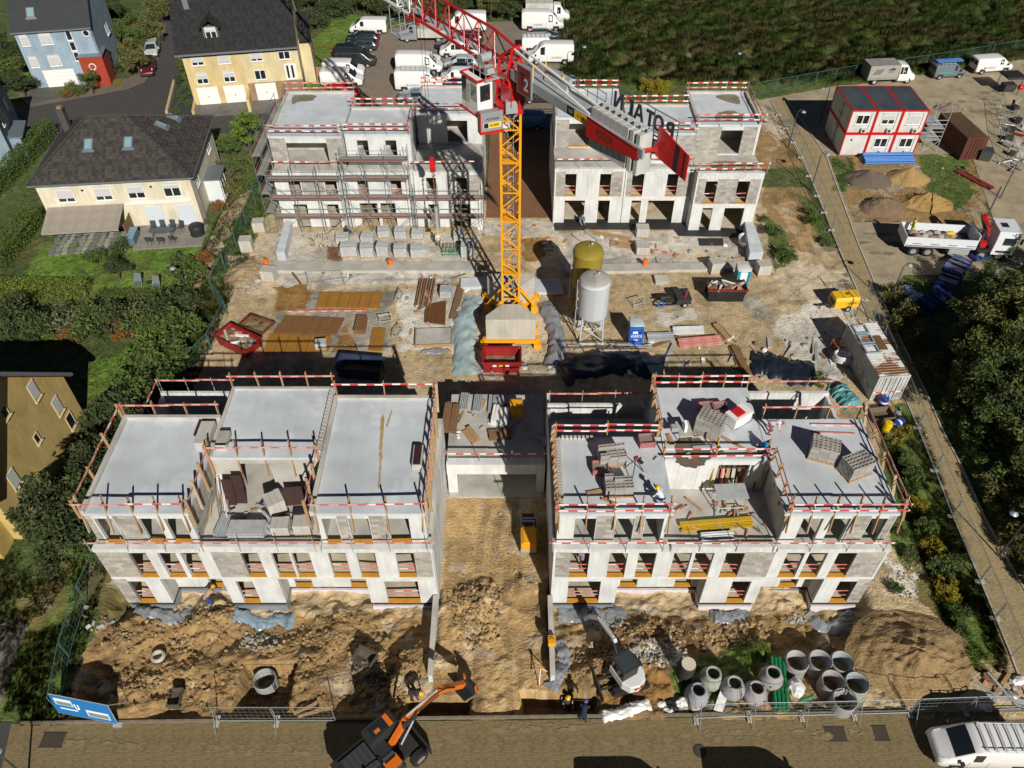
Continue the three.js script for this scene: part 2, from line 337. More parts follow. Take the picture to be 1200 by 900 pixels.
{
const s=new THREE.Shape([[-420,60],[420,60],[420,-520],[-420,-520]].map(([x,z])=>new THREE.Vector2(x,-z)));
const e=.4;s.holes.push(new THREE.Path([[SX0+e,SZ0+e],[SX0+e,SZ1 - .2],[SX1 - e,SZ1 - .2],[SX1 - e,SZ0+e]].map(([x,z])=>new THREE.Vector2(x,-z))));
const g=new THREE.ShapeGeometry(s);g.rotateX(-Math.PI / 2);g.translate(0,-.03,0);
const p=g.attributes.position,uv=g.attributes.uv;for (let i=0;i<p.count;i++) uv.setXY(i,(p.getX(i) - OX0) / (OX1 - OX0),1 - (p.getZ(i) - OZ0) / (OZ1 - OZ0));
const bt=T.gritB.clone();bt.repeat.set(90,80);bt.needsUpdate=true;
struct('ground',g,M(0xffffff,.98,0,{map: outTex,bumpMap: bt,bumpScale: .08}),'grassy ground of gardens and the open field');
}
// ---------- streets, paths, yards ----------
const paverM=(c)=>M(c,.9,0,{map: T.paver,bumpMap: T.paverB,bumpScale: .006});
const streetM=M([.34,.26,.125],.9,0,{map: T.paver,bumpMap: T.paverB,bumpScale: .006});
const kz=(x)=>lerp(-17.62,-18.3,clamp((x+28) / 56));
struct('paved_street',sheet([[-60,-17.2],[-30,-17.6],[0,-17.8],[30,-18.3],[60,-19],[60,-6],[-60,-6]].map(([x,z])=>[x,z]),.008),streetM,'street of small tan paving blocks along the site');
{const ks=[];for (let x=-27;x<29.5;x+=1) ks.push(move(box(.005,0,-.07,.995,.13+rr(-.008,.008),.07),x,-.02,kz(x) - .02));for (let i=0;i<ks.length;i++);const k=mesh('kerb',ks,M([.32,.27,.2],.95,0,{map: T.grit}));k.userData.kind='structure';k.userData.label='grey concrete kerb between the street and the dug-up ground';}
{
const st=[[560,862,60,10],[700,870,90,9],[480,880,60,10],[850,862,50,7],[300,880,70,8],[960,860,60,7],[120,872,50,7],[640,852,60,5]];
const mm=M([.33,.26,.14],.98,0,{map: T.grit});
const gs=[];
for (const [px,py,w,h] of st) for (let k=0;k<16;k++){const p=P(px+rr(-w,w),Math.min(893,py+rr(-h,h)*.8));const n=9,pl=[];const r=rr(.05,.22);for (let i=0;i<n;i++){const a=i / n*6.283;pl.push([p.x+Math.cos(a)*r*rr(.6,2.2),p.z+Math.sin(a)*r*rr(.4,.9)]);} gs.push(sheet(pl,.012+.0002*gs.length));}
const m=mesh('dried_mud',gs,mm);tag(m,'smears of dried mud carried onto the paved street','mud',null,'stuff');
}
const path=(pts,w,y,mat,name,label)=>{const L=[],R=[];for (let i=0;i<pts.length;i++){const a=pts[Math.max(0,i - 1)],b=pts[Math.min(pts.length - 1,i+1)];const dx=b[0] - a[0],dz=b[1] - a[1],l=Math.hypot(dx,dz);L.push([pts[i][0] - dz / l*w / 2,pts[i][1]+dx / l*w / 2]);R.push([pts[i][0]+dz / l*w / 2,pts[i][1] - dx / l*w / 2]);} return struct(name,sheet([...L,...R.reverse()],y),mat,label);};
const footpathM=M([.55,.43,.23],.92,0,{map: T.paver,bumpMap: T.paverB,bumpScale: .006});
const fpPix=[[[903,118],[918,112]],[[915,140],[935,135]],[[940,185],[968,183]],[[958,228],[983,225]],[[980,285],[1004,282]],[[1002,335],[1026,335]],[[1030,400],[1056,400]],[[1055,455],[1083,455]],[[1075,500],[1102,500]],[[1095,550],[1128,550]],[[1116,605],[1153,605]],[[1148,680],[1194,680]],[[1185,770],[1240,760]],[[1210,835],[1275,835]]];
const fpL=fpPix.map(([l])=>PX(...l)),fpR=fpPix.map(([,r])=>PX(...r));
struct('footpath',sheet([...fpL,...fpR.slice().reverse()],.016),footpathM,'tan block-paved footpath along the site fence');
{const e=(pts,nm)=>{const gs=[];for (let i=0;i<pts.length - 1;i++) gs.push(beam(V3(pts[i][0],.03,pts[i][1]),V3(pts[i+1][0],.03,pts[i+1][1]),.1,.12));const m=mesh(nm,gs,C.conc);m.userData.kind='structure';m.userData.label='narrow concrete edging of the tan footpath';};e(fpL,'path_edging');e(fpR,'path_edging');}
const yardM=M([.47,.395,.265],.93,0,{map: T.cloud,bumpMap: T.gritB,bumpScale: .01});
{
const s=new THREE.Shape([[880,119],[1000,97],[1120,82],[1240,60],[1240,335],[1130,322],[1060,322],[1030,350],[1012,340],[985,290],[960,230],[936,182],[908,132]].map((q)=>PX(...q)).map(([x,z])=>new THREE.Vector2(x,-z)));
s.holes.push(new THREE.Path([[970,183],[1138,180],[1152,222],[1166,262],[1000,260]].map((q)=>PX(...q)).map(([x,z])=>new THREE.Vector2(x,-z))));
const g=new THREE.ShapeGeometry(s);g.rotateX(-Math.PI / 2);g.translate(0,.004,0);
struct('access_road',metric(g),yardM,'dusty tan concrete access road and yard round the site cabins');
}
struct('parking_lot',sheet([[395,108],[420,62],[432,40],[470,31],[560,26],[640,24],[652,60],[662,105],[668,130],[560,260],[575,108]].slice(0,8).concat([[700,130],[690,150],[400,150]]).map((q)=>PX(...q)),.004),M([.31,.255,.2],.97,0,{map: T.grit,bumpMap: T.gritB,bumpScale: .02}),'brown gravel parking lot full of vans');
struct('passage_floor',sheet([[574,150],[646,150],[650,256],[570,256]].map((q)=>PX(...q)),.09),M([.27,.13,.065],.95,0,{map: T.grit}),'brown gravel passage between the two far buildings');
const asphaltM=M([.085,.082,.08],.95,0,{map: T.grit,bumpMap: T.gritB,bumpScale: .008});
struct('residential_road',sheet([[30,128],[60,120],[110,113],[150,105],[170,97],[184,75],[193,40],[200,-20],[212,-20],[207,60],[212,95],[196,135],[250,137],[345,130],[345,160],[250,155],[200,165],[120,160],[55,165],[20,185],[-30,215],[-40,150]].map((q)=>PX(...q)),.004),asphaltM,'dark asphalt residential street with a bend');
struct('pavement',sheet([[20,110],[80,98],[150,92],[165,82],[178,62],[188,20],[190,-20],[200,-20],[193,40],[184,75],[170,97],[150,105],[110,113],[35,126]].map((q)=>PX(...q)),.05),M([.25,.215,.17],.92,0,{map: T.paver}),'brownish block pavement beside the asphalt street');
struct('pavement',sheet([[230,118],[345,112],[345,131],[250,137],[228,135]].map((q)=>PX(...q)),.03),M([.2,.19,.18],.92,0,{map: T.cloud}),'grey forecourt in front of the yellow house garages');
struct('driveway',sheet([[-40,848],[14,846],[2,900],[-60,900]].map((q)=>PX(...q)),.02),asphaltM,'dark asphalt drive at the corner of the paved street');
struct('garden_path',sheet([[-30,738],[33,731],[0,828],[-40,830]].map((q)=>PX(...q)),.008),M([.27,.25,.21],.95,0,{map: T.grit}),'grey stone garden path beside the olive house');
// ---------- building kit ----------
function masonry(x0,x1,y0,y1,z){
const out=[tint(box(x0,y0,z - .2,x1,y1,z - .014),.36,.34,.31)];
const bh=.25,bw=.5;let row=0;
for (let y=y0;y<y1 - .05;y+=bh,row++){
const ya=y+.008,yb=Math.min(y1,y+bh) - .006;
for (let x=x0 - (row % 2)*bw / 2;x<x1 - .03;x+=bw){
const a=Math.max(x0,x)+.006,b=Math.min(x1,x+bw) - .006;if (b - a<.04) continue;
const k=rr(.78,1.14)*(rnd()<.08?.8:1),w=rr(-.02,.03);
out.push(tint(box(a,ya,z - .03,b,yb,z+rr(-.004,.004)),(.55+w)*k,(.525+w*.6)*k,.48*k));
}
}
return out;
}
function frame(A,B){const X=V3(B[0] - A[0],0,B[1] - A[1]).normalize(),Z=X.clone().cross(_up);return new THREE.Matrix4().makeBasis(X,_up,Z).setPosition(A[0],0,A[1]);}
function wall(parent,A,B,y0,y1,o={}){
const L=Math.hypot(B[0] - A[0],B[1] - A[1]),m=frame(A,B),t=o.t ?? .2,mat=o.mat||C.panel,head=o.head ?? .36;
const abs=o.abs?(u)=>u - A[0]:(u)=>u;
const ops=(o.ops||[]).map((q)=>[abs(q[0]),abs(q[1]),q[2] ?? 0,q[3] ?? head,q[4]]).sort((a,b)=>a[0] - b[0]);
const mas=(o.mas||[]).map(([a,b])=>[abs(a),abs(b)]);
const put=(n,g,mt)=>{g=merge([g]);g.applyMatrix4(m);return mesh(n,g,mt,parent);};
const pier=(a,b)=>{
if (b - a<.02) return;
const cuts=[a,b];for (const q of mas) for (const v of q) if (v>a+.03&&v<b - .03) cuts.push(v);cuts.sort((p,q)=>p - q);
for (let i=0;i<cuts.length - 1;i++){
const c0=cuts[i],c1=cuts[i+1],mid=(c0+c1) / 2;
if (o.masAll||mas.some(([p,q])=>mid>p&&mid<q)){const e=put('masonry_wall',masonry(c0,c1,y0,y1,.0),C.block);e.userData.kind='stuff';}
else {const np=mat===C.panel?Math.max(1,Math.round((c1 - c0) / 1.15)):1;for (let k=0;k<np;k++) put('wall_panel',box(lerp(c0,c1,k / np)+.006,y0,-t,lerp(c0,c1,(k+1) / np) - .006,y1,.012+(np>1?rr(-.006,.006):0)),mat);}
}
};
let u=0;
for (const [a,b,sill,hd,board] of ops){
pier(u,a);u=b;
if (hd>.02) put('lintel',box(a,y1 - hd,-t,b,y1,.006),mat);
if (sill>.02) put('parapet_panel',box(a,y0,-t,b,y0+sill,.006),mat);
if (o.sillStrip) put('sill_strip',box(a - .02,y0+sill+.002,-t - .03,b+.02,y0+sill+.065,.05),C.sill);
if (o.boards&&board !== 0) for (const hh of [.55,.98]) put('guard_board',beam(V3(a - .05,y0+hh+rr(-.05,.05),-t - .03),V3(b+.05,y0+hh+rr(-.05,.05),-t - .03),.03,.075),rnd()<.3?C.stripe:C.stripeW);
}
pier(u,L);
}
const W=(b,x0,x1,z,y0,y1,o)=>wall(b,[x0,z],[x1,z],y0,y1,{abs: true,...o});
function slab(parent,x0,x1,z0,z1,y,t=.22,mat=C.slab,name='floor_slab'){return mesh(name,box(x0,y - t,z0,x1,y,z1),mat,parent);}
function kerbs(parent,x0,x1,z0,z1,y,h=.22,w=.22,sides='lbrf'){
const m=C.conc;
if (sides.includes('b')) mesh('roof_kerb',box(x0,y,z0,x1,y+h,z0+w),m,parent);
if (sides.includes('f')) mesh('roof_kerb',box(x0,y,z1 - w,x1,y+h,z1),m,parent);
const a=sides.includes('b')?z0+w:z0,b=sides.includes('f')?z1 - w:z1;
if (sides.includes('l')) mesh('roof_kerb',box(x0,y,a,x0+w,y+h - .003,b),m,parent);
if (sides.includes('r')) mesh('roof_kerb',box(x1 - w,y,a,x1,y+h - .003,b),m,parent);
}
function guard(label,pts,y,o={}){
const t=thing('guardrail',label,'guardrail','red and white guardrails on the shells',pts[0][0],y,pts[0][1]);
const ox=pts[0][0],oz=pts[0][1],levels=o.levels||[.5,1.0],pm=o.post==='steel'?C.steel:o.post==='yellow'?M([.62,.45,.03],.7,0,{map: T.wood}):C.wood;
for (let i=0;i<pts.length - 1;i++){
const a=V3(pts[i][0] - ox,0,pts[i][1] - oz),b=V3(pts[i+1][0] - ox,0,pts[i+1][1] - oz),L=a.distanceTo(b),d=b.clone().sub(a).divideScalar(L);
const nrm=V3(d.z,0,-d.x);
for (const lv of levels){
const n=Math.max(1,Math.round(L / 3.2));
for (let k=0;k<n;k++){
const p=a.clone().addScaledVector(d,L*k / n - (k?.12:.15)),q=a.clone().addScaledVector(d,L*(k+1) / n+.12);
p.y=lv+rr(-.05,.05);q.y=lv+rr(-.05,.05);const off=(k % 2)*.035;p.addScaledVector(nrm,off);q.addScaledVector(nrm,off);
mesh('board',beam(p,q,.028,.125),rnd()<(o.worn ?? .5)?C.stripeW:C.stripe,t);
}
}
const np=Math.max(2,Math.round(L / (o.gap||1.7))+1);
for (let k=0;k<np;k++){
const p=a.clone().addScaledVector(d,L*k / (np - 1)*.98+.05),out=o.out ?? 0;
const foot=p.clone().addScaledVector(nrm,-out*.3),top=p.clone().addScaledVector(nrm,out*.6);
foot.y=-(o.drop ?? .15)+rr(-.1,.1)*(o.drop?1:0);top.y=1.12+rr(-.06,.18);foot.x+=rr(-.08,.08)*(o.drop?1:0);
if (o.post==='steel') mesh('post',rod(foot.addScaledVector(nrm,-.05),top.addScaledVector(nrm,-.05),.024),pm,t);
else mesh('post',beam(foot.addScaledVector(nrm,.06*(o.side ?? -1)),top.addScaledVector(nrm,.06*(o.side ?? -1)),.06,.16,nrm),rnd()<.15?M([.62,.5,.34],.85,0,{map: T.wood}):pm,t);
}
}
return t;
}
function building(name,label){const t=thing(name,label,'building','unfinished apartment shells');return t;}
const F1=2.95,F2=5.92,RF=8.75;
{
reseed(11);
const b=building('apartment_shell','three-storey concrete shell with bare grey roofs, rust streak on one roof');
const x0=-23.6,x1=-4.5,zf=-25;
mesh('foundation',box(x0+.15,-1.6,-37,x1 - .15,-.02,-26.25),C.bitumen,b);
const bays=[[-23.6,-20.8],[-17.15,-13.85],[-8.65,-4.5]];
for (const [a,c] of bays){mesh('foundation',box(a+.1,-1.6,-26.25,c - .1,-.03,zf - .1),C.bitumen,b);mesh('insulation_board',box(a+.05,-1.2,-26.2,c - .05,-.42,zf+.02),a<-10?C.film:C.xps,b);}
for (const [a,c] of [[-20.8,-17.15],[-13.85,-8.65]]) mesh('insulation_board',box(a,-1.2,-26.3,c,-.42,-26.12),a<-15?C.film:C.xps,b);
slab(b,x0+.21,x1 - .21,-37.2,-26.35,0,.2,C.floor);
for (const [a,c] of bays) slab(b,a+.2,c - .2,-26.35,zf - .21,0,.19,C.floor);
W(b,-23.6,-20.8,zf,0,F1 - .2,{ops: [[-22.8,-21.75,.05,.3]],mas: [[-23.6,-22.8]],sillStrip: 1,boards: 1});
W(b,-17.15,-13.85,zf,0,F1 - .2,{ops: [[-16.4,-15.4,.05,.3]],sillStrip: 1,boards: 1});
W(b,-8.65,-4.5,zf,0,F1 - .2,{ops: [[-7.58,-5.6,.05,.3]],sillStrip: 1,boards: 1});
W(b,-20.8,-17.15,-26.1,0,F1 - .2,{ops: [[-18.75,-17.7,.05,.4]],sillStrip: 1});
W(b,-13.85,-8.65,-26.1,0,F1 - .2,{ops: [[-13.45,-12.4,.05,.4],[-10.0,-8.95,.05,.4]],sillStrip: 1});
for (const [x,s] of [[-20.8,1],[-13.85,1]]) wall(b,[x,zf - .21],[x,-26.09],0,F1 - .2,{mat: C.conc});
for (const x of [-17.15,-8.65]) wall(b,[x,-26.09],[x,zf - .21],0,F1 - .2,{mat: C.conc});
mesh('floor_band',box(x0,F1 - .2,zf - .25,x1,F1,zf+.03),C.panel,b);
slab(b,x0+.22,x1 - .22,-37.3,zf - .26,F1,.2,C.floor);
W(b,x0,x1,zf,F1,F2 - .3,{ops: [[-21.75,-20.73],[-20.1,-19.08],[-18.8,-17.8],[-15.4,-14.4],[-13.66,-12.65],[-12.5,-11.5],[-10.44,-9.43],[-8.82,-7.78],[-6.6,-5.58]].map((q)=>[...q,.02,.14]),mas: [[-23.6,-21.75],[-17.06,-15.4],[-5.58,-4.62]],sillStrip: 1,boards: 1});
mesh('ledge',box(x0 - .02,F2 - .3,zf - .3,-17.6,F2+.02,zf+.06),C.panel,b);
mesh('ledge',box(-17.55,F2 - .3,zf - .3,-10.75,F2+.25,zf+.05),C.panel,b);
mesh('ledge',box(-10.7,F2 - .3,zf - .3,x1+.02,F2+.02,zf+.06),C.panel,b);
slab(b,x0+.02,x1 - .02,-34.9,zf - .3,F2,.22,C.conc);
for (const [y0,y1] of [[0,F1 - .2],[F1,F2 - .22]]){
wall(b,[x1,zf - .26],[x1,-34.9],y0,y1+(y0?0:.2) - .01,{mat: C.panel});wall(b,[x0,-37.4],[x0,zf - .26],y0,y1+(y0?0:.2) - .01,{mat: C.panel,ops: y0?[[1.5,2.5,.9,.3],[7,8,.9,.3]]:[]});
for (const x of [-17.6,-11]) wall(b,[x,-26.4],[x,-37],y0+.005,y1 - .01,{mat: C.conc,ops: [[4,5,0,.5]]});
wall(b,[x0+.25,-30.5],[x1 - .25,-30.5],y0+.005,y1 - .01,{mat: C.conc,ops: [[2,3,0,.5],[9,10.2,0,.5],[14,15,0,.5]]});
}
wall(b,[x1,-34.9],[-18,-34.9],0,F2 - .23,{mat: C.panel,ops: [[2,3.2,1,.4],[6,8,.2,.4]]});
wall(b,[-18.2,-37.4],[x0,-37.4],F1,F2,{mat: C.panel});wall(b,[-18.1,-34.9],[-18.1,-37.4],F1,F2,{mat: C.panel});wall(b,[-18.1,-37.4],[x0+.02,-37.4],0,F1,{mat: C.panel});
mesh('floor_slab',box(x0+.2,F1 - .2,-37.2,-18.4,F1+.01,-34.95),C.floor,b);
W(b,-23.3,-17.6,-25.4,F2,RF - .22,{ops: [[-22.8,-21.8,.02,.3],[-20.4,-19.4,.02,.3],[-19.0,-18.0,.02,.3]],mas: [[-23.3,-22.9],[-21.75,-20.45]],sillStrip: 1});
W(b,-10.7,-4.75,-25.4,F2,RF - .22,{ops: [[-10.4,-9.6,.02,.3],[-8.95,-7.85,.02,.3],[-6.8,-5.65,.02,.3]],mas: [[-9.55,-9.0],[-7.8,-6.85]],sillStrip: 1});
wall(b,[-23.3,-32.3],[-23.3,-25.6],F2,RF - .22);wall(b,[-17.6,-25.61],[-17.6,-29.3],F2,RF - .22,{mat: C.conc,masAll: 1});wall(b,[-17.3,-32.3],[-23.29,-32.3],F2,RF - .22);
wall(b,[-4.75,-25.6],[-4.75,-34],F2,RF - .22);wall(b,[-10.7,-29.3],[-10.7,-25.61],F2,RF - .22,{mat: C.conc});wall(b,[-4.76,-34],[-11,-34],F2,RF - .22);
W(b,-17.5,-10.8,-29.3,F2,RF - .22,{ops: [[-15.9,-14.1,0,.35]],mat: C.conc});wall(b,[-11,-34.8],[-17.3,-34.8],F2,RF - .22);
wall(b,[-17.35,-34.8],[-17.35,-32.3],F2,RF - .22);
slab(b,-23.3,-17.5,-32.4,-25.35,RF,.22);slab(b,-17.45,-11.0,-34.9,-29.25,RF+.02,.22);slab(b,-10.95,-4.7,-34.1,-25.35,RF,.22);
kerbs(b,-23.3,-17.5,-32.4,-25.35,RF,.25,.22,'lb');kerbs(b,-17.45,-11.0,-34.9,-29.25,RF+.02,.12,.2,'lb');kerbs(b,-10.95,-4.7,-34.1,-25.35,RF,.2,.25,'lb');
{const r=mesh('upstand',box(-18.35,RF,-31.6,-17.55,RF+.55,-29.9),C.conc,b);mesh('flue_block',box(-17.1,RF+.02,-30.9,-16.5,RF+.5,-29.8),C.conc,b);mesh('lead_cover',box(-18.75,RF,-32.1,-18.4,RF+.14,-30.9),C.ply,b);}
{const p=P(490,537,RF+.1);mesh('roof_hatch',box(p.x - .28,RF,p.z - .75,p.x+.28,RF+.4,p.z+.75),C.conc,b);mesh('hatch_cover',box(p.x - .2,RF+.4,p.z - .7,p.x+.2,RF+.46,p.z+.7),C.ply,b);}
for (let k=0;k<18;k++) mesh('coping_block',box(-11.28,RF+.1,-34.7+k*.29,-11.02,RF+.26+rr(0,.02),-34.7+k*.29+.2),C.conc,b);
{const s=[];const st=(px,py,qx,qy,w)=>{const a=P(px,py,RF+.006),c=P(qx,qy,RF+.006),n=14;for (let i=0;i<n;i++){const p=a.clone().lerp(c,i / n),r=w*rr(.3,1);const pl=[];for (let k=0;k<8;k++){const t=k / 8*6.283;pl.push([p.x+Math.cos(t)*r*rr(.5,1.2),p.z+Math.sin(t)*r*2.4*rr(.5,1.2)]);} s.push(sheet(pl,RF+.004+.0001*s.length));}};for (let k=0;k<3;k++){st(447+k,490,446,540,.13);st(459,482,453,500,.07);st(446,540,444,572,.08);} mesh('rust_stain',s,M([.64,.42,.18],.9,0,{map: T.cloud}),b);}
}
{
reseed(12);
const b=building('apartment_shell','three-storey concrete shell with block pallets and tools on its roofs');
const x0=2.35,x1=21.3,zf=-25;
mesh('foundation',box(x0+.15,-1.6,-37,x1 - .15,-.02,-26.25),C.bitumen,b);
const bays=[[2.35,6.3],[11.5,14.9],[18.45,21.3]];
for (const [a,c] of bays){mesh('foundation',box(a+.1,-1.6,-26.25,c - .1,-.03,zf - .1),C.bitumen,b);mesh('insulation_board',box(a+.05,-1.2,-26.2,c - .05,-.42,zf+.02),a<5?C.film:C.xps,b);}
for (const [a,c] of [[6.3,11.5],[14.9,18.45]]) mesh('insulation_board',box(a,-1.2,-26.3,c,-.42,-26.12),a<10?C.xps:C.film,b);
slab(b,x0+.21,x1 - .21,-37.2,-26.35,0,.2,C.floor);
for (const [a,c] of bays) slab(b,a+.2,c - .2,-26.35,zf - .21,0,.19,C.floor);
W(b,2.35,6.3,zf,0,F1 - .2,{ops: [[3.36,5.28,.05,.3]],sillStrip: 1,boards: 1});
W(b,11.5,14.9,zf,0,F1 - .2,{ops: [[13.1,14.2,.05,.3]],sillStrip: 1,boards: 1});
W(b,18.45,21.3,zf,0,F1 - .2,{ops: [[19.45,20.5,.05,.3]],mas: [[20.5,21.3]],sillStrip: 1,boards: 1});
W(b,6.3,11.5,-26.1,0,F1 - .2,{ops: [[6.7,7.75,.05,.4],[10.1,11.15,.05,.4]],sillStrip: 1});
W(b,14.9,18.45,-26.1,0,F1 - .2,{ops: [[16.6,17.7,.05,.4]],sillStrip: 1});
for (const x of [6.3,14.9]) wall(b,[x,zf - .21],[x,-26.09],0,F1 - .2,{mat: C.conc});
for (const x of [11.5,18.45]) wall(b,[x,-26.09],[x,zf - .21],0,F1 - .2,{mat: C.conc});
mesh('floor_band',box(x0,F1 - .2,zf - .25,x1,F1,zf+.03),C.panel,b);
slab(b,x0+.22,x1 - .22,-37.3,zf - .26,F1,.2,C.floor);
W(b,x0,x1,zf,F1,F2 - .3,{ops: [[3.34,4.4],[5.55,6.57],[7.2,8.2],[9.2,10.2],[10.4,11.47],[12.16,13.2],[15.6,16.6],[16.86,17.9],[18.5,19.57]].map((q)=>[...q,.02,.14]),mas: [[2.5,3.34],[13.2,14.9],[19.57,21.15]],sillStrip: 1,boards: 1});
mesh('ledge',box(x0 - .02,F2 - .3,zf - .3,8.85,F2+.02,zf+.06),C.panel,b);
mesh('ledge',box(8.95,F2 - .3,zf - .3,14.85,F2+.22,zf+.05),C.panel,b);
mesh('ledge',box(14.95,F2 - .3,zf - .3,x1+.02,F2+.02,zf+.06),C.panel,b);
slab(b,x0+.02,x1 - .02,-34.9,zf - .3,F2,.22,C.conc);
for (const [y0,y1] of [[0,F1 - .2],[F1,F2 - .22]]){
wall(b,[x1,zf - .26],[x1,-37.4],y0,y1+(y0?0:.2) - .01,{ops: y0?[[3,4,.9,.3],[9,10,.9,.3]]:[]});wall(b,[x0,-37.4],[x0,zf - .26],y0,y1+(y0?0:.2) - .01);
for (const x of [8.9,14.9]) wall(b,[x,-26.4],[x,-37],y0+.005,y1 - .01,{mat: C.conc,ops: [[4,5,0,.5]]});
wall(b,[x0+.25,-30.5],[x1 - .25,-30.5],y0+.005,y1 - .01,{mat: C.conc,ops: [[2,3,0,.5],[9,10.2,0,.5],[14,15,0,.5]]});
}
wall(b,[x1,-37.4],[15.2,-37.4],0,F2,{});wall(b,[9,-36.3],[x0,-36.3],0,F2,{});wall(b,[9,-34.9],[9,-36.3],F1,F2,{});wall(b,[15.2,-37.4],[15.2,-34.9],F1,F2,{});
wall(b,[15.2,-34.95],[9,-34.95],0,F2 - .23,{mat: C.panel});
W(b,2.5,8.5,-25.4,F2,RF - .22,{ops: [[3.45,4.6,.02,.3],[5.7,6.7,.02,.3],[7.3,8.3,.02,.3]],mas: [[4.65,5.65],[6.75,7.25]]});
W(b,15,20.95,-25.4,F2,RF - .22,{ops: [[15.9,17.0,.02,.3],[17.5,18.5,.02,.3],[19.6,20.5,.02,.3]],mas: [[18.55,19.55],[20.5,20.9]]});
wall(b,[2.5,-30.8],[2.5,-25.6],F2,RF - .22);wall(b,[8.5,-25.61],[8.5,-29.3],F2,RF - .22,{mat: C.conc});wall(b,[8.8,-30.8],[2.51,-30.8],F2,RF - .22);
wall(b,[20.95,-25.6],[20.95,-32.2],F2,RF - .22);wall(b,[15,-29.2],[15,-25.61],F2,RF - .22,{mat: C.conc});wall(b,[20.94,-32.2],[15,-32.2],F2,RF - .22);
W(b,8.6,14.9,-29.2,F2,RF - .22,{ops: [[12.0,13.8,0,.35]]});wall(b,[14.6,-34.8],[8.8,-34.8],F2,RF - .22);wall(b,[8.85,-34.8],[8.85,-30.9],F2,RF - .22);wall(b,[14.6,-32.3],[14.6,-34.8],F2,RF - .22);
slab(b,2.5,8.75,-30.85,-25.35,RF,.22);slab(b,8.8,14.7,-34.9,-29.15,RF+.02,.22);slab(b,14.75,21.0,-32.25,-25.35,RF,.22);
for (let k=0;k<24;k++){mesh('coping_block',box(2.55,RF,-30.6+k*.215,2.83,RF+.2,-30.6+k*.215+.15),C.conc,b);}
for (let k=0;k<8;k++) mesh('coping_block',box(2.9+k*.24,RF,-30.8,3.06+k*.24,RF+.2,-30.62),C.conc,b);
}
function farShell(o){
const b=building('apartment_shell',o.label);
for (const s of o.sections){
const {x0,x1,zf,zb=-77}=s;
mesh('foundation',box(x0+.1,-.5,zb,x1 - .1,-.01,zf - .05),C.bitumen,b);
slab(b,x0+.2,x1 - .2,zb+.2,zf - .21,.02,.2,C.floor);
W(b,x0,x1,zf,.03,2.85,{ops: s.g,sillStrip: 0,boards: 0,mas: s.gm||[]});
mesh('floor_band',box(x0,2.85,zf - .22,x1,3.05,zf+.03),C.panel,b);
slab(b,x0+.2,x1 - .2,zb+.2,zf - .23,3.05,.2,C.floor);
W(b,x0,x1,zf,3.05,5.7,{ops: s.f,mas: s.fm||[],sillStrip: 1,boards: 1});
mesh('ledge',box(x0 - .02,5.7,zf - .3,x1+.02,6.02+(s.lip||0),zf+.05),C.panel,b);
slab(b,x0+.01,x1 - .01,zb,zf - .3,6,.22,C.conc);
for (const [y0,y1] of [[.03,2.84],[3.06,5.76]]){
wall(b,[x1,zf - .24],[x1,zb],y0,y1);wall(b,[x0,zb],[x0,zf - .24],y0,y1);wall(b,[x1 - .01,zb],[x0+.01,zb],y0,y1);
wall(b,[x0+.22,zf - 4.6],[x1 - .22,zf - 4.6],y0,y1 - .02,{mat: C.conc,ops: [[1.4,2.4,0,.5]]});
}
const {tz,tb,tx0=x0+.1,tx1=x1 - .1,roof=9.1}=s;
W(b,tx0,tx1,tz,6.02,roof - .22,{ops: s.t,mas: s.tm||[],sillStrip: s.ts});
wall(b,[tx1,tz - .21],[tx1,tb],6.02,roof - .22);wall(b,[tx0,tb],[tx0,tz - .21],6.02,roof - .22);wall(b,[tx1 - .02,tb],[tx0+.02,tb],6.02,roof - .22);
wall(b,[tx0+.2,tz - 3.2],[tx1 - .2,tz - 3.2],6.03,roof - .24,{mat: C.conc});
slab(b,tx0 - .03,tx1+.03,tb - .04,tz+.03,roof,.22);
kerbs(b,tx0 - .03,tx1+.03,tb - .04,tz+.03,roof,.2,.25,s.k||'lbr');
}
return b;
}
reseed(13);
const ULB=farShell({
label: 'concrete shell wrapped in steel scaffolding with masonry stacked before it',sections: [
{x0: -22.2,x1: -15.4,zf: -65.7,zb: -76,g: [[-20.9,-19.6,0,.3],[-17.7,-16.6,0,.3]],f: [[-20.9,-19.8,.02,.3],[-17.5,-16.4,.02,.3]],fm: [[-19.7,-17.6]],tz: -66.6,tb: -75.4,t: [[-20.6,-16.9,.02,.45]],tm: [[-22.1,-20.6],[-16.9,-15.5]],k: 'lb'},
{x0: -15.35,x1: -9.2,zf: -65.9,zb: -73,g: [[-14.6,-12.9,0,.3],[-12.6,-11.2,0,.3]],f: [[-14.5,-13.5,.02,.3],[-11.4,-10.4,.02,.3]],tz: -67,tb: -72,t: [[-14.2,-13.2,.9,.4],[-11.6,-10.6,.9,.4]],roof: 9.1,k: 'b'},
{x0: -9.15,x1: -2.8,zf: -65.7,zb: -77,g: [[-8,-7,0,.3],[-5.6,-4.0,0,.3]],f: [[-8,-7.1,.02,.3],[-5.2,-4.2,.02,.3]],fm: [[-4.1,-2.9]],tz: -71,tb: -76.6,t: [[-6.2,-4.27,.1,.5]],roof: 9.1,k: 'lbr'},
]});
reseed(14);
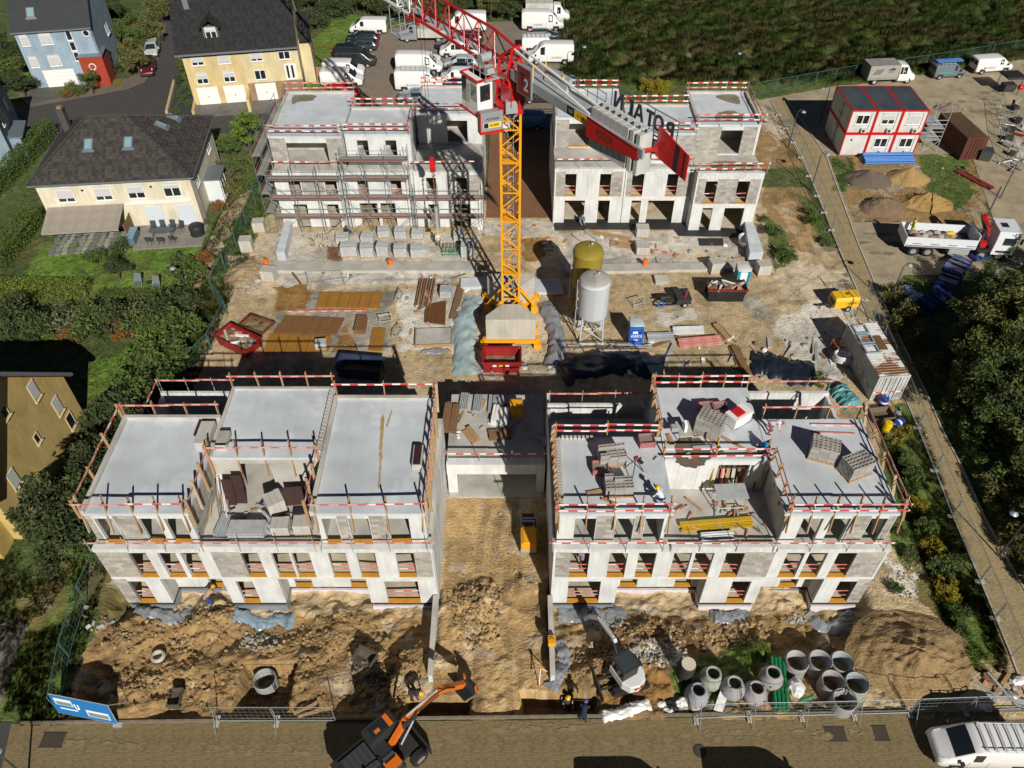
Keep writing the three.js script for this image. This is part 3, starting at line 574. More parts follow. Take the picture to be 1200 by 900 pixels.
const URB=farShell({
label: 'concrete shell with open bays and set-back roof rooms below the red counterweight',sections: [
{x0: 4.0,x1: 10.6,zf: -66.3,g: [[5.07,7.0,0,.25],[8.3,9.4,0,.25]],f: [[5.0,6.05,.02,.25],[8.27,9.3,.02,.25]],fm: [[4.15,5.0],[9.32,10.4]],tz: -70.2,tb: -76,t: [[5.4,7.4,.1,.4]],tm: [[4.2,5.4]],ts: 1,k: 'lb'},
{x0: 10.65,x1: 17.0,zf: -66.3,g: [[11.5,12.4,0,.25],[13.1,15.6,0,.25]],f: [[11.3,12.4,.02,.25],[14.6,15.6,.02,.25]],fm: [[10.8,11.3],[15.62,16.9]],tz: -67.2,tb: -72.6,t: [[12,14,.9,.4]],tm: [[14.2,16.9]],k: 'b'},
{x0: 17.05,x1: 23.15,zf: -65.0,g: [[18.1,19.05,0,.25],[20.2,22.05,0,.25]],f: [[17.95,19.0,.02,.25],[20.9,22.0,.02,.25]],fm: [[17.2,17.95],[19.02,20.88],[22.02,22.95]],tz: -68.8,tb: -75.4,t: [[19.5,21.5,.1,.35]],tm: [[17.2,19.5],[21.5,22.8]],lip: .3,k: 'lbr'},
]});
{
reseed(15);
const b=thing('parking_deck','concrete deck with a front beam between the two near shells','deck');
mesh('deck_slab',box(-4.35,2.65,-40,2.2,2.95,-33.9),C.conc,b);mesh('front_beam',box(-4.35,2.15,-33.9,2.2,3.15,-33.3),C.panel,b);
mesh('side_wall',box(-4.34,0,-40,-3.7,2.15,-33.4),C.panel,b);mesh('side_wall',box(1.7,0,-40,2.19,2.15,-33.4),C.panel,b);mesh('back_wall',box(-3.7,0,-40,1.7,2.65,-39.7),C.conc,b);mesh('floor_slab',box(-4.3,-.2,-39.6,2.1,.06,-33.0),C.conc,b);
guard('guardrail of one red board along the parking deck front',[[-4.3,-33.6],[2.2,-33.6]],3.15,{levels: [.75],post: 'steel',gap: 2});
}
// ---------- guardrails on the roofs ----------
reseed(21);
const wornL={drop: 1.5,out: .55,side: 1};
guard('guardrail with leaning timber posts on the front of the rust-streaked shell, beside the olive house',[[-23.35,-25.25],[-17.7,-25.25]],RF,{...wornL,levels: [.95],gap: 1.5});
guard('guardrail with leaning timber posts on the front of the rust-streaked shell, beside the sand drive',[[-10.7,-25.25],[-4.75,-25.25]],RF,{...wornL,levels: [.95],gap: 1.9});
guard('long guardrail down the outer roof edge facing the olive house',[[-23.4,-32.4],[-23.4,-25.3]],RF,{levels: [1.0],drop: .5,gap: 2.2});
guard('guardrail behind the roof with the lead cover',[[-17.6,-32.5],[-23.4,-32.5]],RF,{levels: [1.0],drop: .5,gap: 1.9});
guard('guardrail behind the middle roof of the rust-streaked shell',[[-11.1,-34.95],[-17.5,-34.95]],RF,{levels: [1.0],drop: .4,gap: 1.6});
guard('guardrail behind the rust-streaked roof',[[-4.8,-34.2],[-10.9,-34.2]],RF,{levels: [1.0],drop: .4,gap: 2.6});
guard('guardrail with close timber posts on the roof edge above the sand drive, rust-streaked side',[[-4.65,-25.3],[-4.65,-34.1]],RF,{levels: [.5,1.0],drop: 1.2,gap: 1.1});
guard('guardrail over the terrace with stacked blocks',[[-17.4,-29.2],[-11.1,-29.2]],RF,{...wornL,levels: [.95],gap: 1.7});
guard('slanting guardrail beside the bundle of long bars',[[-17.45,-25.4],[-17.45,-29.2]],RF,{levels: [.6],drop: 1.4,gap: 1.3});
guard('guardrail between the terrace of blocks and the rust-streaked roof',[[-11.05,-29.2],[-11.05,-25.4]],RF,{levels: [.9],drop: 1.4,gap: 1.2});
guard('low guardrail along the ledge of the rust-streaked shell',[[-23.7,-24.95],[-4.4,-24.95]],F2,{levels: [.6],post: 'steel',gap: 2.2,worn: .9});
guard('guardrail round the roofless room of the rust-streaked shell',[[-18.2,-37.45],[-23.6,-37.45],[-23.6,-33]],F2,{levels: [1.0],post: 'steel',gap: 1.8,worn: .9});
guard('double guardrail with leaning posts on the shell with roof tools, beside the sand drive',[[2.5,-25.25],[8.6,-25.25]],RF,{...wornL,levels: [.4,.95],gap: 1.5,worn: .2});
guard('double guardrail with leaning posts on the shell with roof tools, beside the path',[[15.0,-25.25],[21.2,-25.25]],RF,{...wornL,levels: [.4,.95],gap: 1.3,worn: .3});
guard('double guardrail with yellow props behind the roof with two block pallets',[[8.6,-30.9],[2.5,-30.9]],RF,{levels: [.5,1.0],drop: .4,gap: 2.8,worn: .1,post: 'yellow'});
guard('guardrail along the sand drive side of the roof with two block pallets',[[2.45,-30.8],[2.45,-25.3]],RF,{levels: [.5,1.0],drop: .9,gap: 1.1});
guard('double guardrail behind the roof with the dark mortar stain',[[14.7,-34.95],[8.8,-34.95]],RF,{levels: [.5,1.0],drop: .3,gap: 1.6,worn: .2});
guard('guardrail between the mortar-stained roof and the roofless room',[[8.75,-34.9],[8.75,-31]],RF,{levels: [.6,1.0],drop: .4,gap: 1.4});
guard('guardrail with yellow props over the cluttered terrace',[[8.7,-29.15],[14.8,-29.15]],RF,{levels: [.3,.9],drop: 2.4,out: .7,gap: 2.6,post: 'yellow',side: 1});
guard('guardrail behind the roof with two shaded block stacks',[[20.9,-32.35],[15.0,-32.35]],RF,{levels: [1.0],drop: .5,gap: 1.7,worn: .3});
guard('long double guardrail on the roof edge facing the footpath',[[21.15,-25.3],[21.15,-32.3]],RF,{levels: [.5,1.0],drop: .6,out: .5,side: -1,gap: 1.8,worn: .7});
guard('guardrail over the shaded wall of the cluttered terrace',[[14.95,-29],[14.95,-25.4]],RF,{levels: [.5,1.0],drop: .8,gap: 1.2,worn: .8});
guard('low guardrail along the ledge of the shell with roof tools',[[2.2,-24.95],[21.2,-24.95]],F2,{levels: [.6],post: 'steel',gap: 2.1,worn: .4});
guard('guardrail on the roofless room beside the dark passage',[[9,-36.35],[2.4,-36.35]],F2,{levels: [.9],post: 'steel',gap: 2.1,worn: .9});
guard('guardrail on the roofless room beside the white container',[[21.3,-37.45],[15.3,-37.45]],F2,{levels: [.9],post: 'steel',gap: 1.6,worn: .9});
const st={post: 'steel',gap: 2};
guard('double guardrail behind the wet-stained roof of the scaffolded shell',[[-15.5,-75.4],[-22.1,-75.4]],9.1,st);
guard('double guardrail before the wet-stained roof of the scaffolded shell',[[-22,-66.6],[-15.6,-66.6]],9.1,{...st,worn: .3});
guard('double guardrail behind the middle roof of the scaffolded shell',[[-9.3,-72],[-15.3,-72]],9.1,st);
guard('double guardrail before the middle roof of the scaffolded shell',[[-15.3,-66.95],[-9.3,-66.95]],9.1,{...st,worn: .1});
guard('double guardrail before the roof under the crane cab',[[-9,-70.95],[-2.9,-70.95]],9.1,st);
guard('double guardrail behind the roof under the crane cab',[[-2.9,-76.6],[-9,-76.6]],9.1,st);
guard('guardrail of the terrace under the crane cab',[[-9,-65.8],[-2.9,-65.8]],6,{...st,levels: [1.0],worn: .1});
guard('guardrail of the ledge below the wet-stained roof',[[-22.1,-65.8],[-15.5,-65.8]],6,{...st,levels: [1.0],worn: .2});
guard('double guardrail behind the roof beyond the grey counter-jib beam',[[10.4,-76],[4.1,-76]],9.1,st);
guard('double guardrail behind the roof beyond the mirrored letters',[[16.8,-72.6],[10.8,-72.6]],9.1,st);
guard('double guardrail before the roof beside the red fin',[[13.4,-67.15],[16.8,-67.15]],9.1,{...st,worn: .2});
guard('double guardrail behind the roof with wet corners',[[22.9,-75.4],[17.2,-75.4]],9.1,{...st,worn: .3});
guard('double guardrail before the roof with wet corners',[[17.1,-68.75],[23.3,-68.75]],9.1,{...st,worn: .5});
guard('double guardrail down the side of the roof with wet corners',[[23.0,-68.8],[23.0,-75.3]],9.1,{...st,worn: .5});
guard('guardrail of the terrace below the grey counter-jib beam',[[4.1,-66.4],[10.5,-66.4]],6,{...st,levels: [.9]});
guard('guardrail of the terrace below the red fin',[[10.8,-66.5],[16.9,-66.5]],6,{...st,levels: [.9]});
guard('double guardrail of the terrace below the roof with wet corners',[[17.1,-65.1],[23.4,-65.1]],6.3,{...st,levels: [.4,.9]});
guard('guardrail between the two roofs of the scaffolded shell',[[-9.2,-71],[-9.2,-67]],9.1,st);
// ---------- houses ----------
T.tile=tex(256,2.4,2.0,(u,v)=>{const r=Math.floor(v*6),fy=v*6 - r,x=u*8+(r % 2)*.0,fx=x - Math.floor(x),k=hash2(Math.floor(x),r,5);return clamp(.5+.35*(k - .5)+.3*(fbm(u*6,v*6,3,91,6) - .5))*(fy<.1?.55:1)*(fx<.08?.8:1);});
T.tileB=tex(256,2.4,2.0,(u,v)=>{const fy=v*6 % 1,fx=u*8 % 1;return clamp(.15+.75*(1 - fy)*(fy<.06?0:1)*(.75+.25*Math.sin(fx*Math.PI)));},false);
const tileM=(c)=>M(c,.8,0,{map: T.tile,bumpMap: T.tileB,bumpScale: .05});
const renderM=(c)=>M(c,.92,0,{map: T.streak,bumpMap: T.gritB,bumpScale: .004});
const shutterM=M([.55,.56,.58],.6),frameM=M([.78,.78,.77],.5),zinc=M([.3,.35,.39],.45,.6);
function win(parent,m,x,y,w,h,o={}){
const f=.07,fr=[box(x - w / 2,y,-.08,x+w / 2,y+f,.05),box(x - w / 2,y+h - f,-.08,x+w / 2,y+h,.05),box(x - w / 2,y+f,-.08,x - w / 2+f,y+h - f,.05),box(x+w / 2 - f,y+f,-.08,x+w / 2,y+h - f,.05),box(x - w / 2 - .06,y - .06,-.05,x+w / 2+.06,y - .002,.13)];
if (w>.9&&!o.single) fr.push(box(x - .05,y+f,-.07,x+.05,y+h - f,.045));
const g=merge(fr);g.applyMatrix4(m);const wd=mesh('window',g,o.frame||frameM,parent);
const p=box(x - w / 2+f,y+f,-.05,x+w / 2 - f,y+h - f,.02);p.applyMatrix4(m);mesh('pane',p,C.glass,wd);
if (o.shut){
const s=[];const sh=(h - 2*f)*o.shut,n=Math.max(3,Math.round(sh / .08));for (let i=0;i<n;i++) s.push(box(x - w / 2+f*.6,y+h - f - sh*(i+1) / n+.008,.02,x+w / 2 - f*.6,y+h - f - sh*i / n,.058));
s.push(box(x - w / 2,y+h - .002,-.05,x+w / 2,y+h+.2,.065));const q=merge(s);q.applyMatrix4(m);mesh('roller_shutter',q,shutterM,wd);
}
return wd;
}
function slabFrom(a,b,c,d,t){
const n=b.clone().sub(a).cross(d.clone().sub(a)).normalize().multiplyScalar(-t),q=(p)=>p.clone().add(n);
const A=q(a),B=q(b),Cc=q(c),D=q(d);
return merge([quadG(a,b,c,d),quadG(B,A,D,Cc),quadG(A,B,b,a),quadG(B,Cc,c,b),quadG(Cc,D,d,c),quadG(D,A,a,d)]);
}
const I4=new THREE.Matrix4();
const mz=(x,z,ry)=>new THREE.Matrix4().makeRotationY(ry).setPosition(x,0,z);
function skylight(parent,a,b,d,u,v,w=.8,h=1.2){
const X=b.clone().sub(a).normalize(),n=X.clone().cross(d.clone().sub(a)).normalize(),Y=n.clone().cross(X);
const m=new THREE.Matrix4().makeBasis(X,Y,n).setPosition(a.clone().addScaledVector(X,u).addScaledVector(Y,v));
const g=merge([box(-w / 2,-h / 2,0,-w / 2+.1,h / 2,.1),box(w / 2 - .1,-h / 2,0,w / 2,h / 2,.1),box(-w / 2+.1,h / 2 - .1,0,w / 2 - .1,h / 2,.1),box(-w / 2+.1,-h / 2,0,w / 2 - .1,-h / 2+.1,.1),box(-w / 2 - .15,-h / 2 - .25,.005,w / 2+.15,-h / 2,.04)]);g.applyMatrix4(m);
const s=mesh('skylight',g,zinc,parent);const p=box(-w / 2+.1,-h / 2+.1,.02,w / 2 - .1,h / 2 - .1,.085);p.applyMatrix4(m);mesh('pane',p,M([.22,.36,.4],.08,0,{phys: true,clearcoat: 1}),s);
}
{
reseed(31);
const w=13.9,d=11.2,e=5.6,r=8.9;
const h=thing('house','cream rendered house with dark hipped tile roof and grey awning','house','houses beside the site',-44.0,0,-64.6,.104);
const cream=renderM([.8,.74,.58]);
mesh('wall',box(0,0,-d,w,e,0),cream,h);
mesh('plinth',box(-.02,0,-d - .02,w+.02,.35,.02),C.concDark,h);
const o=.45,a=V3(-o,e - .1,o),b=V3(w+o,e - .1,o),c=V3(w+o,e - .1,-d - o),dd=V3(-o,e - .1,-d - o),r1=V3(4.4,r,-d / 2),r2=V3(8.3,r,-d / 2),tm=tileM([.105,.092,.085]);
const tri=(p,q,s)=>{const g=new THREE.BufferGeometry();g.setAttribute('position',new THREE.Float32BufferAttribute([p,q,s].flatMap((v)=>[v.x,v.y,v.z]),3));const X=q.clone().sub(p).normalize(),n=X.clone().cross(s.clone().sub(p)).normalize(),Y=n.clone().cross(X),f=(v)=>{const t=v.clone().sub(p);return [t.dot(X),t.dot(Y)];};g.setAttribute('uv',new THREE.Float32BufferAttribute([p,q,s].flatMap(f),2));g.computeVertexNormals();return g;};
const trap=(p,q,s,t)=>merge([tri(p,q,s),(()=>{const g=tri(p,s,t);const X=q.clone().sub(p).normalize(),n=X.clone().cross(s.clone().sub(p)).normalize(),Y=n.clone().cross(X);const f=(v)=>{const k=v.clone().sub(p);return [k.dot(X),k.dot(Y)];};g.setAttribute('uv',new THREE.Float32BufferAttribute([p,s,t].flatMap(f),2));return g;})()]);
const rf=mesh('roof',merge([trap(a,b,r2,r1),tri(b,c,r2),trap(c,dd,r1,r2),tri(dd,a,r1),quadG(a.clone().setY(e - .3),dd.clone().setY(e - .3),c.clone().setY(e - .3),b.clone().setY(e - .3))]),tm,h);
for (const [p,q] of [[a,r1],[b,r2],[c,r2],[dd,r1],[r1,r2]]){const n=Math.round(p.distanceTo(q) / .4);for (let i=0;i<n;i++){const s=p.clone().lerp(q,i / n),t=p.clone().lerp(q,(i+1.1) / n);s.y+=.05;t.y+=.05;mesh('ridge_tile',rod(s,t,.13,.1,6),tm,rf);}}
for (const [p,q] of [[a,b],[b,c],[c,dd],[dd,a]]) mesh('gutter',beam(p.clone().setY(e - .2),q.clone().setY(e - .2),.14,.16),zinc,rf);
skylight(rf,a,b,a.clone().lerp(r1,1),5.3,4.0);skylight(rf,a,b,r1,8.9,4.0);
skylight(rf,b,c,r2,6.6,4.1,.8,1.1);skylight(rf,b,c,r2,8.9,3.4,.8,1.1);
mesh('chimney',merge([box(1.2,6.2,-8.0,1.8,8.9,-7.3),box(1.12,8.9,-8.08,1.88,9.0,-7.22)]),M([.1,.09,.085],.9,0,{map: T.grit}),rf);
mesh('chimney_pot',box(1.3,9.0,-7.9,1.7,9.15,-7.4),M([.35,.2,.1],.9),rf);
for (const [x,s] of [[2.3,.72],[5.7,.7],[8.7,.55],[12,.3]]) win(h,I4,x,3.35,1.55,1.3,{shut: s});
for (const x of [4,10.2]) mesh('vent_cap',cbox(x,4.5,.03,.2,.16,.08),C.black,h);
for (const x of [9.7,12.7]){const q=[];for (let i=0;i<22;i++) q.push(box(x - .8,.2+i*.1,.0,x+.8,.29+i*.1,.05));mesh('roller_shutter',q,M([.6,.66,.74],.5),h);}
mesh('awning_case',box(7.4,2.75,0,13.4,2.95,.2),frameM,h);
const aw=mesh('awning',merge([slabFrom(V3(.3,2.15,3.2),V3(7.2,2.15,3.2),V3(7.2,2.95,.12),V3(.3,2.95,.12),.02),box(.3,1.95,3.19,7.2,2.15,3.22)]),M([.4,.37,.33],.9,0,{map: T.wood}),h);
mesh('awning_arm',merge([rod(V3(.6,2.5,.1),V3(.4,2.1,3.1),.04),rod(V3(7,2.5,.1),V3(7.1,2.1,3.1),.04)]),frameM,aw);
mesh('side_porch',box(w,0,-6.2,w+1.5,2.7,-3.8),M([.62,.68,.7],.7),h);mesh('porch_roof',box(w,2.7,-6.4,w+1.7,2.82,-3.6),zinc,h);
win(h,mz(w,0,Math.PI / 2),2.0,3.3,1.2,1.3,{shut: .2});win(h,mz(w,0,Math.PI / 2),8.5,3.3,1.2,1.3,{});win(h,mz(w+1.5,0,Math.PI / 2),5.0,.4,1.8,1.9,{});
for (const z of [-1,-10]) mesh('downpipe',rod(V3(w+.08,0,z),V3(w+.08,e - .2,z),.05),zinc,h);
const toW=(x,y,z)=>V3(x,y,z).applyAxisAngle(_up,.104).add(V3(-44.0,0,-64.6));
const T2=(x0,x1,z0,z1)=>[[x0,z0],[x1,z0],[x1,z1],[x0,z1]].map(([x,z])=>{const p=toW(x,0,z);return [p.x,p.z];});
struct('terrace',prism(T2(7.9,14.3,.05,3.6).reverse(),-.02,.08),M([.4,.37,.33],.9,0,{map: T.paver}),'beige terrace of the cream house');
const tr=thing('stone_terrace','crazy-paved grey stone terrace under the awning','terrace');
for (let i=0;i<12;i++) for (let j=0;j<6;j++){const cx=.4+i*.6+rr(-.08,.08),cz=.4+j*.6+rr(-.08,.08),n=6,pl=[];for (let k=0;k<n;k++){const t=-k / n*6.283+rr(-.2,.2),q=toW(cx+Math.cos(t)*rr(.24,.33),0,cz+Math.sin(t)*rr(.24,.33));pl.push([q.x,q.z]);} mesh('stone',prism(pl,-.02,.05+rr(0,.02)),M([.32,.32,.32].map((v)=>v*[.7,1,1.3][(i*7+j*3) % 3]),.9,0,{map: T.grit}),tr);}
const tb=thing('garden_table','dark oval garden table on the beige terrace','table',null,toW(10.4,0,1.7).x,.08,toW(10.4,0,1.7).z,.1);const ov=lathe([[0,.7],[.5,.7],[.52,.72],[.5,.745],[0,.75]],24);ov.scale(2.4,1,1);mesh('table_top',ov,M([.05,.07,.075],.3),tb);
for (const sx of [-.9,.9]) for (const sz of [-.3,.3]) mesh('leg',rod(V3(sx,0,sz),V3(sx*.9,.7,sz*.9),.03),C.iron,tb);
const chairG=(o2)=>{mesh('seat',box(-.24,.42,-.24,.24,.46,.24),o2.m,o2.t);mesh('backrest',slabFrom(V3(-.24,.46,-.22),V3(.24,.46,-.22),V3(.24,.98,-.36),V3(-.24,.98,-.36),.03),o2.m,o2.t);for (const sx of [-.21,.21]) for (const sz of [-.2,.2]) mesh('leg',rod(V3(sx,0,sz),V3(sx,.42,sz),.02),C.iron,o2.t);};
const ch=thing('garden_chair','dark garden chair round the oval table','chair','chairs round the oval table',toW(9.3,0,.7).x,.08,toW(9.3,0,.7).z,.1);chairG({t: ch,m: M([.05,.055,.06],.6)});
for (const [x,z,t] of [[10.2,.65,.2],[11.1,.7,.0],[11.9,.9,-.3],[9.4,2.8,3.1],[10.5,2.9,3.2],[11.6,2.8,3.0]]){const p=toW(x,0,z);copyOf(ch,p.x,.08,p.z,t);}
const gp=toW(13.6,0,1.6);const gr=thing('covered_barbecue','round barbecue under a black cover at the terrace corner','barbecue',null,gp.x,.08,gp.z);mesh('cover',lathe([[.62,0],[.66,.5],[.7,.85],[.6,1.0],[.25,1.1],[0,1.12]],18),M([.02,.022,.024],.6),gr);mesh('hem',lathe([[.64,0],[.68,0],[.68,.08],[.64,.08]],18),C.iron,gr);
const lo=(px,py,lb)=>{const p=P(px,py);const t=thing('deck_chair',lb,'deck chair','deck chairs on the lawn',p.x,0,p.z,.1);const fm=M([.1,.14,.13],.7);mesh('sling',slabFrom(V3(-.3,.35,.4),V3(.3,.35,.4),V3(.3,.38,-.2),V3(-.3,.38,-.2),.03),fm,t);mesh('backrest',slabFrom(V3(-.3,.38,-.2),V3(.3,.38,-.2),V3(.3,1.0,-.6),V3(-.3,1.0,-.6),.03),fm,t);for (const sx of [-.3,.3]){mesh('leg',rod(V3(sx,0,.4),V3(sx,.6,-.3),.02),C.steel,t);mesh('leg',rod(V3(sx,0,-.4),V3(sx,.6,.2),.02),C.steel,t);}};
lo(163,335,'dark deck chair on the lawn beside the multi-stemmed bush');lo(184,338,'dark deck chair on the lawn with a small table beside it');
const sp=P(176,335),stl=thing('side_table','small dark side table between the deck chairs','table',null,sp.x,0,sp.z);mesh('table_top',box(-.22,.4,-.22,.22,.44,.22),C.iron,stl);for (const x of [-.18,.18]) for (const z of [-.18,.18]) mesh('leg',rod(V3(x,0,z),V3(x,.4,z),.015),C.iron,stl);
const bxp=toW(7.7,0,2.0);const cb=thing('storage_box','blue-grey garden storage box at the terrace edge','box',null,bxp.x,.02,bxp.z,.1);mesh('bin',box(-.35,0,-.9,.35,.85,.9),M([.1,.15,.2],.6),cb);mesh('lid',box(-.38,.85,-.93,.38,.92,.93),M([.2,.32,.42],.5),cb);
const wlp=toW(7.35,0,1.2);const sc=thing('privacy_screen','dark wooden privacy screen between the terraces','screen',null,wlp.x,0,wlp.z,.104);for (let i=0;i<9;i++) mesh('slat',box(-.03,.1+i*.2,-1.0,.03,.28+i*.2,1.0),C.woodDark,sc);for (const z of [-1.0,1.0]) mesh('post',box(-.05,0,z - .05,.05,1.95,z+.05),C.woodDark,sc);
}
{
reseed(32);
const w=13.1,d=10.5,e=6.4;
const h=thing('house','yellow rendered semi-detached house with black tile roof and white garage doors','house','houses beside the site',-38.2,0,-91.6,.18);
const yl=renderM([.72,.58,.29]),yl2=renderM([.76,.65,.4]),bs=renderM([.38,.24,.14]);
mesh('wall',box(0,0,-d,6.6,e,0),yl,h);mesh('wall',box(6.6,2.2,-d,w,e,.0),yl2,h);mesh('base_wall',box(6.6,0,-d,w,2.2,.03),bs,h);
const rd=11.2,tm=tileM([.036,.036,.038]);
const ea=V3(-.6,e - .15,.6),eb=V3(w+.1,e - .15,.6),ra=V3(-.6,rd,-d / 2),rb=V3(w+.1,rd,-d / 2);
const rf=mesh('roof',merge([slabFrom(ea,eb,rb,ra,.22),slabFrom(V3(w+.1,e - .15,-d - .6),V3(-.6,e - .15,-d - .6),ra,rb,.22)]),tm,h);
mesh('gable_wall',profile([[0,e],[-d,e],[-d / 2,rd - .3]].map(([z,y])=>[z,y]),0,.25),yl,h);mesh('gable_wall',profile([[0,e],[-d,e],[-d / 2,rd - .3]],w - .25,w),yl2,h);
mesh('gutter',beam(ea.clone().add(V3(0,0,.08)),eb.clone().add(V3(0,0,.08)),.16,.18),zinc,rf);
const dm=mesh('dormer',merge([box(2.9,7.2,-3.2,4.6,8.6,-.9)]),M([.09,.11,.12],.7),rf);
mesh('dormer_roof',merge([slabFrom(V3(2.6,8.45,-.7),V3(3.75,9.4,-.7),V3(3.75,9.4,-3.6),V3(2.6,8.45,-3.6),-.1),slabFrom(V3(3.75,9.4,-.7),V3(4.9,8.45,-.7),V3(4.9,8.45,-3.6),V3(3.75,9.4,-3.6),-.1)]),tm,rf);
win(h,new THREE.Matrix4().setPosition(0,0,-.9),3.75,7.35,1.25,1.1,{shut: .3});
mesh('chimney',box(1.0,9,-4.2,1.6,11.3,-3.6),zinc,rf);
for (const [x,s] of [[1.6,.72],[4.6,.95],[8.3,.8],[11.5,.25]]) win(h,I4,x,4.75,1.35,1.2,{shut: s});
for (const [x,s] of [[1.6,.5],[4.7,.5],[8.3,0]]) win(h,I4,x,2.55,1.3,1.15,{shut: s});
const gd=(x,y,wd2,lb)=>{const g=mesh('garage_door',box(x - wd2 / 2,y,-.05,x+wd2 / 2,y+2.05,.05),M([.8,.8,.79],.6),h);for (let i=1;i<6;i++) mesh('door_board',box(x - wd2 / 2+.03,y+i*.34 - .005,.05,x+wd2 / 2 - .03,y+i*.34+.01,.06),M([.55,.55,.55],.6),g);mesh('handle',cbox(x,y+.9,.07,.08,.16,.04),C.black,g);};
gd(1.8,.03,2.4);gd(4.9,.03,2.4);gd(8.6,.03,2.4);
const dr=mesh('front_door',box(11.2,2.25,-.05,12.6,4.2,.06),M([.75,.75,.74],.5),h);mesh('pane',box(11.45,2.5,.06,11.7,4.0,.07),C.glass,dr);mesh('pane',box(12.0,2.5,.06,12.25,4.0,.07),C.glass,dr);
for (let i=0;i<9;i++) mesh('step',box(10.9,0,.05+i*.32,12.9,2.2 - i*.24,.37+i*.32),M([.36,.26,.17],.9,0,{map: T.grit}),h);
mesh('garden_wall',box(6.4,0,0,6.75,1.6,3.0),yl,h);mesh('garden_wall',box(10.55,0,.03,10.88,1.8,3.0),bs,h);
mesh('annex',box(w,0,-d,w+1.3,5.2,-4),yl2,h);mesh('annex_roof',slabFrom(V3(w+.1,5.2,-3.6),V3(w+1.6,5.2,-3.6),V3(w+1.6,7.6,-7),V3(w+.1,7.6,-7),.2),tm,h);
for (let i=0;i<6;i++) mesh('step',box(w+1.4,0,-5.5+i*.3,w+2.6,1.3 - i*.2,-5.2+i*.3),bs,h);
const q=(px,py)=>P(px,py);const pl=[[206,97],[228,108],[226,134],[197,134]].map((v)=>PX(...v));struct('gravel_bed',sheet(pl,.03),M([.055,.065,.075],.95,0,{map: T.grit}),'dark slate gravel bed beside the yellow house');
for (const [a2,b2,l] of [[[205,97],[196,134],'low cream edging wall along the asphalt street'],[[231,108],[227,134],'low cream edging wall beside the garage forecourt']]) one('edging_wall',beam(q(...a2).setY(.2),q(...b2).setY(.2),.3,.45),renderM([.6,.47,.28]),l,'wall');
const bin=q(237,121),bn=thing('waste_bin','dark green wheeled waste bin by the garage doors','bin',null,bin.x,.03,bin.z);mesh('body',profile([[-.3,0],[.3,0],[.36,1.0],[-.36,1.0]],-.28,.28),M([.02,.035,.03],.6),bn);mesh('lid',box(-.31,1.0,-.4,.31,1.07,.4),M([.015,.09,.04],.6),bn);
}
{
reseed(33);
const w=8.7,d=10,e=7.0;
const h=thing('house','pale blue rendered house with slate roof and red entrance block','house','houses beside the site',-59.3,0,-96.2,.19);
const bl=renderM([.34,.45,.56]);
mesh('wall',box(0,0,-d,w,e,0),bl,h);mesh('gable_wall',profile([[0,e],[-d,e],[-d / 2,11.4]],w - .25,w),bl,h);mesh('gable_wall',profile([[0,e],[-d,e],[-d / 2,11.4]],0,.25),bl,h);
const tm=M([.045,.05,.058],.6,0,{map: T.grit}),ea=V3(-.2,e - .15,.35),eb=V3(w+.15,e - .15,.35),ra=V3(-.2,11.8,-d / 2),rb=V3(w+.15,11.8,-d / 2);
const rf=mesh('roof',merge([slabFrom(ea,eb,rb,ra,.2),slabFrom(V3(w+.15,e - .15,-d - .35),V3(-.2,e - .15,-d - .35),ra,rb,.2)]),tm,h);mesh('gutter',beam(ea,eb,.14,.16),zinc,rf);
skylight(rf,ea,eb,ra,2.5,2.4,.9,1.2);
for (const y of [2.6,5.2]){win(h,I4,.9,y,.9,1.15,{shut: .95});win(h,I4,3.3,y,1.35,1.15,{shut: .95});}
for (let i=0;i<3;i++) win(h,I4,6.0,3.0+i*1.25,.65,1.1,{single: 1});
const ring=lathe([[.32,-.04],[.42,-.04],[.42,.06],[.32,.06],[.32,-.04]],20);ring.rotateX(Math.PI / 2);ring.translate(8.0,6.2,.0);
const rw=mesh('round_window',ring,frameM,h);const disc=clean(new THREE.CircleGeometry(.33,20));disc.translate(8.0,6.2,.02);mesh('pane',disc,C.glass,rw);
mesh('garage_door',merge([0,1,2,3,4].map((i)=>box(1.4,.05+i*.42,-.05,5.0,.45+i*.42,.04))),M([.8,.8,.79],.5),h);
const ent=mesh('entrance_block',box(6.3,0,-2,w+.35,3.7,.9),renderM([.4,.055,.025]),h);mesh('canopy_edge',box(6.2,3.7,-2,w+.45,3.8,1.0),zinc,ent);const r2=ring.clone();r2.translate(-.4,-3.7,.9);const rw2=mesh('round_window',r2,frameM,ent);
win(h,mz(w,0,Math.PI / 2),3.2,.8,1.2,1.8,{});win(h,mz(w,0,Math.PI / 2),6.5,3.6,1.2,1.2,{});
mesh('downpipe',rod(V3(w - .1,3.7,.08),V3(w - .1,e,.08),.05),zinc,h);
struct('driveway',sheet([[32,113],[40,103],[75,99],[90,108],[70,115],[38,122]].map((q)=>PX(...q)),.055),M([.16,.15,.13],.95,0,{map: T.paver}),'brown paved drive before the pale blue house');
}
